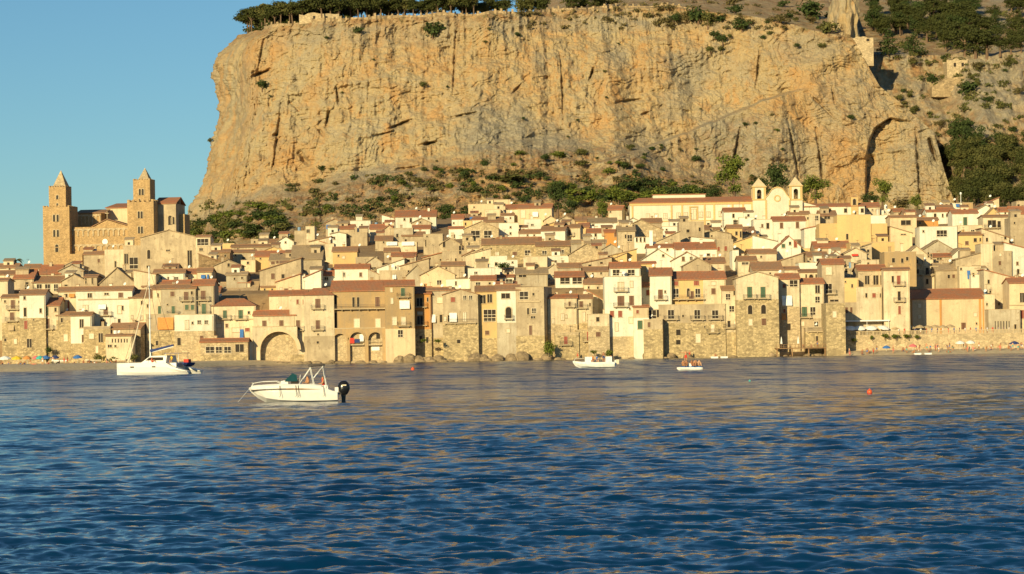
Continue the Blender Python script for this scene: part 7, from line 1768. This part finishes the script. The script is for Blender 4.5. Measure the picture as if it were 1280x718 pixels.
    m = MB(); m.box(3.0, 3.25, -.2, .2, .25, .95, gel); m.box(3.25, 3.45, -.14, .14, .45, .8, 'iron'); m.raw([(3.40, -.12, .75), (3.80, -.1, .75), (3.66, -.05, -.5), (3.50, -.06, -.5), (3.40, .12, .75), (3.80, .1, .75), (3.66, .05, -.5), (3.50, .06, -.5)], [(0, 1, 2, 3), (7, 6, 5, 4), (0, 4, 5, 1), (1, 5, 6, 2), (2, 6, 7, 3), (3, 7, 4, 0)], black); o = m.build('outboard_engine', r); link('cowling', me, o)
    m = MB(); m.box(3.50, 3.80, -.272, -.25, 1.05, 1.13, 'pale'); m.build('badge', o); o.location.x = -.2
    rm = r.matrix_basis.copy()
    import mathutils
    rm = Matrix.Translation(r.location) @ Matrix.Rotation(math.radians(3), 4, 'Z')
    person('seat', rm @ Vector((.95, -.25, .72)), 'bare chested person with dark hair seated in the nearest motorboat', 0, 'orange', None, math.radians(-60), 0, s=.85)
    person('seat', rm @ Vector((2.02, -.35, .62)), 'person in red with brown hair sitting at the stern of the nearest motorboat', 0, 'red', 'red', math.radians(-80), 1, s=.9)
motorboat()
def catamaran():
    Y = 384.0; X = P(200, 468, Y).x; r = thing('catamaran', 'white moored sailing catamaran with a tall mast and navy sail bag', 'catamaran', (X, Y, 0), math.radians(-14))
    gel = plain('yacht_gelcoat', (.82, .79, .72), .3, nz=.04)
    for s_ in (-1, 1):
        y0 = s_ * 2.7
        st = [(-6.2, .10, 1.85, .6, .06, .0), (-5.8, .38, 1.86, .5, .25, -.2), (-4.5, .68, 1.88, .4, .5, -.35), (-2, .85, 1.88, .35, .62, -.4), (2.4, .85, 1.86, .35, .6, -.4), (3.4, .82, 1.30, .35, .55, -.35), (4.6, .78, .85, .35, .5, -.25), (6.0, .72, .50, .30, .45, -.1)]
        o = hull(r, 'hull', 12, st, gel)
        for v in o.data.vertices: v.co.y += y0
        for x_ in (-3.6, .1): m = MB(); m.box(x_, x_ + .6, y0 - .88, y0 - .84, 1.15, 1.33, 'glass'); m.build('porthole', o)
    m = MB(); m.box(-2.4, 3.6, -2.0, 2.0, .8, 1.82, gel); m.build('bridge_deck', r)
    m = MB(); v = [(-2.3, -2.3, 1.85), (2.0, -2.4, 1.85), (2.0, 2.4, 1.85), (-2.3, 2.3, 1.85), (-.9, -1.8, 2.95), (2.0, -1.9, 3.0), (2.0, 1.9, 3.0), (-.9, 1.8, 2.95)]
    m.raw(v, [(0, 1, 5, 4), (1, 2, 6, 5), (2, 3, 7, 6), (3, 0, 4, 7), (4, 5, 6, 7), (0, 3, 2, 1)], gel); cb = m.build('cabin', r)
    m = MB(); m.raw([(-1.5, -2.24, 2.25), (1.5, -2.29, 2.25), (1.4, -2.10, 2.72), (-.9, -2.06, 2.72), (-1.5, -2.1, 2.25), (1.5, -2.15, 2.25), (1.4, -1.95, 2.72), (-.9, -1.9, 2.72)], [(0, 1, 2, 3), (7, 6, 5, 4), (0, 4, 5, 1), (1, 5, 6, 2), (2, 6, 7, 3), (3, 7, 4, 0)], 'glass'); m.build('window', cb)
    m = MB(); m.box(1.6, 4.2, -2.2, 2.2, 3.30, 3.38, 'clnavy')
    for x_ in (1.8, 4.0):
        for y_ in (-2, 2): m.tube([(x_, y_, 1.8), (x_, y_, 3.3)], .035, 'white')
    m.build('cockpit_awning', r)
    m = MB(); m.tube([(-1.6, 0, 2.6), (-1.6, 0, 10), (-1.6, 0, 17.3)], .13, 'white', 8, .09); m.build('mast', r)
    m = MB(); m.tube([(-1.6, 0, 3.5), (2.4, 0, 4.4)], .07, 'white'); m.build('boom', r)
    m = MB(); m.tube([(-1.55, 0, 3.75), (-1.0, 0, 3.85), (2.4, 0, 4.65)], .30, 'clnavy', 8, .14); m.build('sail_bag', r)
    m = MB()
    for p in [[(-6.1, 0, 1.8), (-1.6, 0, 15.5)], [(-.6, -3.3, 1.8), (-1.6, 0, 14.5)], [(-.6, 3.3, 1.8), (-1.6, 0, 14.5)], [(2.4, 0, 4.5), (-1.6, 0, 17.2)], [(-1.6, -1.0, 9), (-1.6, 1.0, 9)]]: m.tube(p, .025, 'iron', 4)
    m.build('rigging', r)
    m = MB(); m.tube([(-5.4, 0, 1.9), (-3.8, 0, 7.2), (-1.9, 0, 14.2)], .14, 'pale', 6, .05); m.build('furled_jib', r)
    m = MB(); m.tube([(-6.0, -2.7, 1.75), (-6.0, 2.7, 1.75)], .09, 'white'); m.build('bow_beam', r)
    # dinghy on the stern
    m = MB()
    rm = Matrix.Translation(r.location) @ Matrix.Rotation(math.radians(-14), 4, 'Z')
    d = thing('dinghy', 'navy dinghy slung at the stern of the catamaran', 'dinghy', rm @ Vector((4.7, 0, 1.15)), math.radians(76))
    hull(d, 'hull', 3, [(-1.7, .1, .72, .5, .05, .4), (-1.2, .5, .7, .3, .3, .1), (0, .75, .66, .2, .5, 0), (1.5, .72, .66, .2, .5, 0)], 'clnavy')
    m.box(-.6, .6, -.4, .4, .662, 1.2, 'clred'); m.build('cover', d)
    person('seat', rm @ Vector((2.6, -1.4, 1.75)), 'person in yellow sitting in the cockpit of the catamaran', 0, 'yellow', 'yellow', math.radians(-20), 0)
    person('sit', rm @ Vector((-.4, -2.35, 1.87)), 'person in red lounging beside the cabin of the catamaran', 0, 'red', 'red', math.radians(80), 1)
catamaran()
def small_boat():
    Y = 377.0; X = P(744, 460, Y).x; r = thing('small_motorboat', 'small white motorboat carrying people, close to the central seafront', 'motorboat', (X, Y, 0), math.radians(2))
    gel = M['white']; hull(r, 'hull', 7, [(-3.5, .03, 1.15, 1.0, .02, .9), (-3.1, .4, 1.08, .6, .2, .3), (-2.2, .8, .98, .3, .55, -.1), (0, 1.1, .88, .15, .9, -.2), (2.2, 1.1, .88, .12, .9, -.2), (3.0, 1.05, .9, .15, .85, -.2)], gel)
    m = MB(); m.box(-1.6, -.5, -.5, .5, .86, 1.75, 'white'); m.build('console', r)
    m = MB(); m.box(1.6, 2.6, -.9, .9, .86, 1.75, gel); m.build('stern_locker', r)
    m = MB(); m.tube([(-3.3, -.2, 1.1), (-3.1, -.35, 1.55), (-1.8, -.8, 1.5)], .02, 'white', 4); m.tube([(-3.3, .2, 1.1), (-3.1, .35, 1.55), (-1.8, .8, 1.5)], .02, 'white', 4); m.build('bow_rail', r)
    m = MB(); m.box(3.05, 3.3, -.2, .2, .2, 1.15, 'white'); m.box(3.32, 3.75, -.22, .22, .55, 1.25, 'pale'); m.build('outboard_engine', r)
    person('seat', (X - .35, Y - .2, .72), 'person in orange red seated behind the console of the small white boat', 0, 'red', 'orange', -.3)
    person('seat', (X + .25, Y - .1, .70), 'person in blue seated amidships in the small white boat', 1, 'blue', 'blue', .4)
    person('stand', (X + 1.35, Y - .2, .78), 'tanned person standing at the stern of the small white boat', 2, 'black', None, .2)
    person('bend', (X + 2.75, Y + .2, .88), 'person leaning over the stern of the small white boat', 2, 'black', None, -1.2, s=.8)
small_boat()
def raft():
    Y = 322.0; X = P(863, 464, Y).x; r = thing('pedal_boat', 'small white and blue pedal boat crowded with bathers', 'pedal boat', (X, Y, 0), 0)
    for s_ in (-1, 1): 
        o = hull(r, 'float', 3.2, [(-1.75, .05, .40, .3, .03, .2), (-1.4, .28, .42, .15, .18, -.05), (0, .32, .40, .1, .25, -.1), (1.4, .3, .38, .1, .25, -.1), (1.6, .22, .34, .15, .15, 0)], 'white')
        for v in o.data.vertices: v.co.y += s_ * .75
    m = MB(); m.box(-1.2, 1.4, -.9, .9, .38, .52, 'clblue'); m.build('deck', r); m = MB(); m.box(-.2, .1, -.8, .8, .522, .95, 'white'); m.build('bench', r)
    L = [('sit', -1.0, -.5, 'left end', 0, 'orange'), ('sit', -.55, -.62, 'left of centre', 2, 'black'), ('sit', .15, -.55, 'centre', 2, 'red'), ('sit', .55, -.6, 'right of centre', 0, 'blue'), ('sit', 1.15, -.5, 'right end', 1, 'orange'), ('sit', .8, .5, 'back right corner', 0, 'yellow')]
    for k, dx, dy, w_, sk, c in L: person(k, (X + dx, Y + dy, .52), 'bather in %s swimwear sitting at the %s of the pedal boat' % (c, w_), sk, c, None, pr.uniform(-.5, .5), 0)
    person('arms', (X - .55, Y + .45, .95), 'bather standing with arms spread wide on the pedal boat', 0, 'red', None, 0)
raft()
def buoy(px_, py_, Y, rr_, mat, label):
    p = P(px_, py_, Y); r = thing('buoy', label, 'buoy', (p.x, Y, 0)); bm = bmesh.new(); bmesh.ops.create_uvsphere(bm, u_segments=16, v_segments=10, radius=rr_)
    for v in bm.verts: v.co.z = v.co.z * 1.1 + rr_ * .5
    me = bpy.data.meshes.new('float'); bm.to_mesh(me); bm.free(); me.materials.append(mat); me.polygons.foreach_set('use_smooth', [True] * len(me.polygons)); link('float', me, r)
    m = MB(); m.tube([(0, 0, rr_ * 1.5), (0, 0, rr_ * 1.85)], rr_ * .2, mat, 8); m.build('lifting_eye', r)
OB = plain('buoy_orange', (.85, .10, .02), .4)
buoy(1087, 492, 10800 / 66, .18, OB, 'orange buoy floating alone at the right of the bay')
buoy(516, 463, 386, .28, OB, 'orange buoy close to the shore in the middle')
buoy(937, 477, 222, .09, M['clteal'], 'tiny green float right of the pedal boat')
for x_, lab in ((1147, 'left white inflatable mattress floating off the right beach'), (1160, 'right white inflatable mattress floating off the right beach'), (905, 'white float drifting off the wide rubble wall'), (893, 'smaller white float drifting off the wide rubble wall')):
    p = P(x_, 444, 575 if x_ > 1000 else 560); m = MB(); m.slab((-.8, -.5, .3), (.8, -.5, .3), (.75, .5, .3), (-.75, .5, .3), .25, 'clwhite')
    for y_ in (-.4, 0, .4): m.tube([(-.85, y_, .3), (.85, y_, .3)], .15, 'clwhite', 6)
    o = m.build('inflatable_mattress'); o.location = (p.x, p.y, 0); tag(o, lab, 'inflatable')
# beached boats on the left
for x_, Yb, lab, c, rz_ in ((117, 575, 'small boat hauled up on the left beach beside the pale bush', 'pale', .3), (150, 582, 'boat hauled up behind the bow of the moored yacht', 'pale', -.2), (75, 583, 'white boat against the wall right of the beach steps', 'white', .1)):
    X = P(x_, 440, Yb).x; r = thing('rowing_boat', lab, 'rowing boat', (X, Yb, bz(x_, Yb) + .1), rz_)
    hull(r, 'hull', 4, [(-2, .05, .9, .6, .03, .4), (-1.3, .55, .75, .3, .35, .05), (0, .75, .68, .25, .5, 0), (1.7, .62, .72, .25, .4, .05)], c); m = MB(); m.box(-.2, .1, -.6, .6, .685, .72, 'wood'); m.build('thwart', r)
# statue like mast light above the right houses
p = P(1201, 250, 800); r = thing('rooftop_mast', 'short white mast with a round lamp on the highest right hand roof', 'mast', (p.x, p.y, P(1201, 256, 800).z)); m = MB(); m.box(-.9, .9, -.6, .6, -2, .6, 'pale'); m.build('base', r); m = MB(); m.tube([(0, 0, .6), (0, 0, 3.4)], .1, 'white'); m.build('pole', r); m = MB(); m.tube([(0, 0, 3.4), (0, 0, 3.75), (0, 0, 4.1)], .35, 'white', 10, .3); m.build('lamp', r)

# ---- labels: things that still share one are told apart by their place in it
ORD = 'first second third fourth fifth sixth seventh eighth ninth tenth eleventh twelfth thirteenth fourteenth fifteenth sixteenth seventeenth eighteenth nineteenth twentieth'.split() + [t_ + ' ' + w_ for t_ in ('twenty', 'thirty', 'forty', 'fifty') for w_ in 'first second third fourth fifth sixth seventh eighth ninth'.split()]
SHORT = {L1: 'umbrella pine in the dark belt on the cliff top', L2: 'pine behind the rampart, cut by the top edge', L3: 'dark conifer in the high right wood', L4: 'tree in the wood over the right hand houses'}
def short(l):
    for a_, b_ in list(SHORT.items()) + [('broad pine at the lower edge of the high wood, above the fort', 'broad pine at the high wood edge above the fort'), ('bush in the green hedge running above the convent roof', 'bush in the hedge above the convent roof'), ('bush on the green slope between the cathedral and the cliff', 'bush on the slope right of the cathedral'),
                   ('small shrub dotted over the dry slope at the foot of the cliff', 'small shrub on the dry cliff foot slope'), ('small shrub on the grey ledges below the diagonal scar', 'small shrub on ledges below the diagonal scar'), ('wide green thicket on the slope at the foot of the cliff', 'wide green thicket at the cliff foot'),
                   ('small dark rock washed by the sea along the foot of the seafront walls', 'small dark rock below the seafront walls'), ('tiny tuft growing out of the bare cliff face', 'tiny tuft on the bare cliff face'), ('small tuft rooted just under the cliff rim', 'small tuft just under the cliff rim'), ('dark round tree at the top left of the wood above the right hand houses', 'dark round tree topping the lower right wood')]:
        if l == a_: return b_
    return l
by = {}
for o in COL.objects:
    if o.parent is None and 'label' in o: by.setdefault(o['label'], []).append(o)
for l, os_ in by.items():
    if len(os_) < 2: continue
    nb = 1 if len(os_) <= 16 or 'small dark rock' in l else 2 if len(os_) <= 32 else 3 if len(os_) <= 54 else 5
    names = {1: [''], 2: ['upper row', 'lower row'], 3: ['upper third', 'middle third', 'lower third'], 5: ['highest fifth', 'upper fifth', 'middle fifth', 'lower fifth', 'lowest fifth']}[nb]
    pp = [(proj(o.location.x, o.location.y, o.location.z), o) for o in os_]; pp.sort(key=lambda t: t[0][1]); n = len(pp)
    if 'small dark rock' in l: nb = 1; names = ['']
    for b_ in range(nb):
        part = sorted(pp[n * b_ // nb:n * (b_ + 1) // nb], key=lambda t: t[0][0]); m_ = len(part)
        for i, (_, o) in enumerate(part):
            w_ = 'leftmost' if i == 0 else 'rightmost' if i == m_ - 1 else ORD[i] + ' from left' if i < m_ / 2 else ORD[m_ - 1 - i] + ' from right'
            o['label'] = short(l) + ', ' + w_ + (' in ' + names[b_] if names[b_] else '')
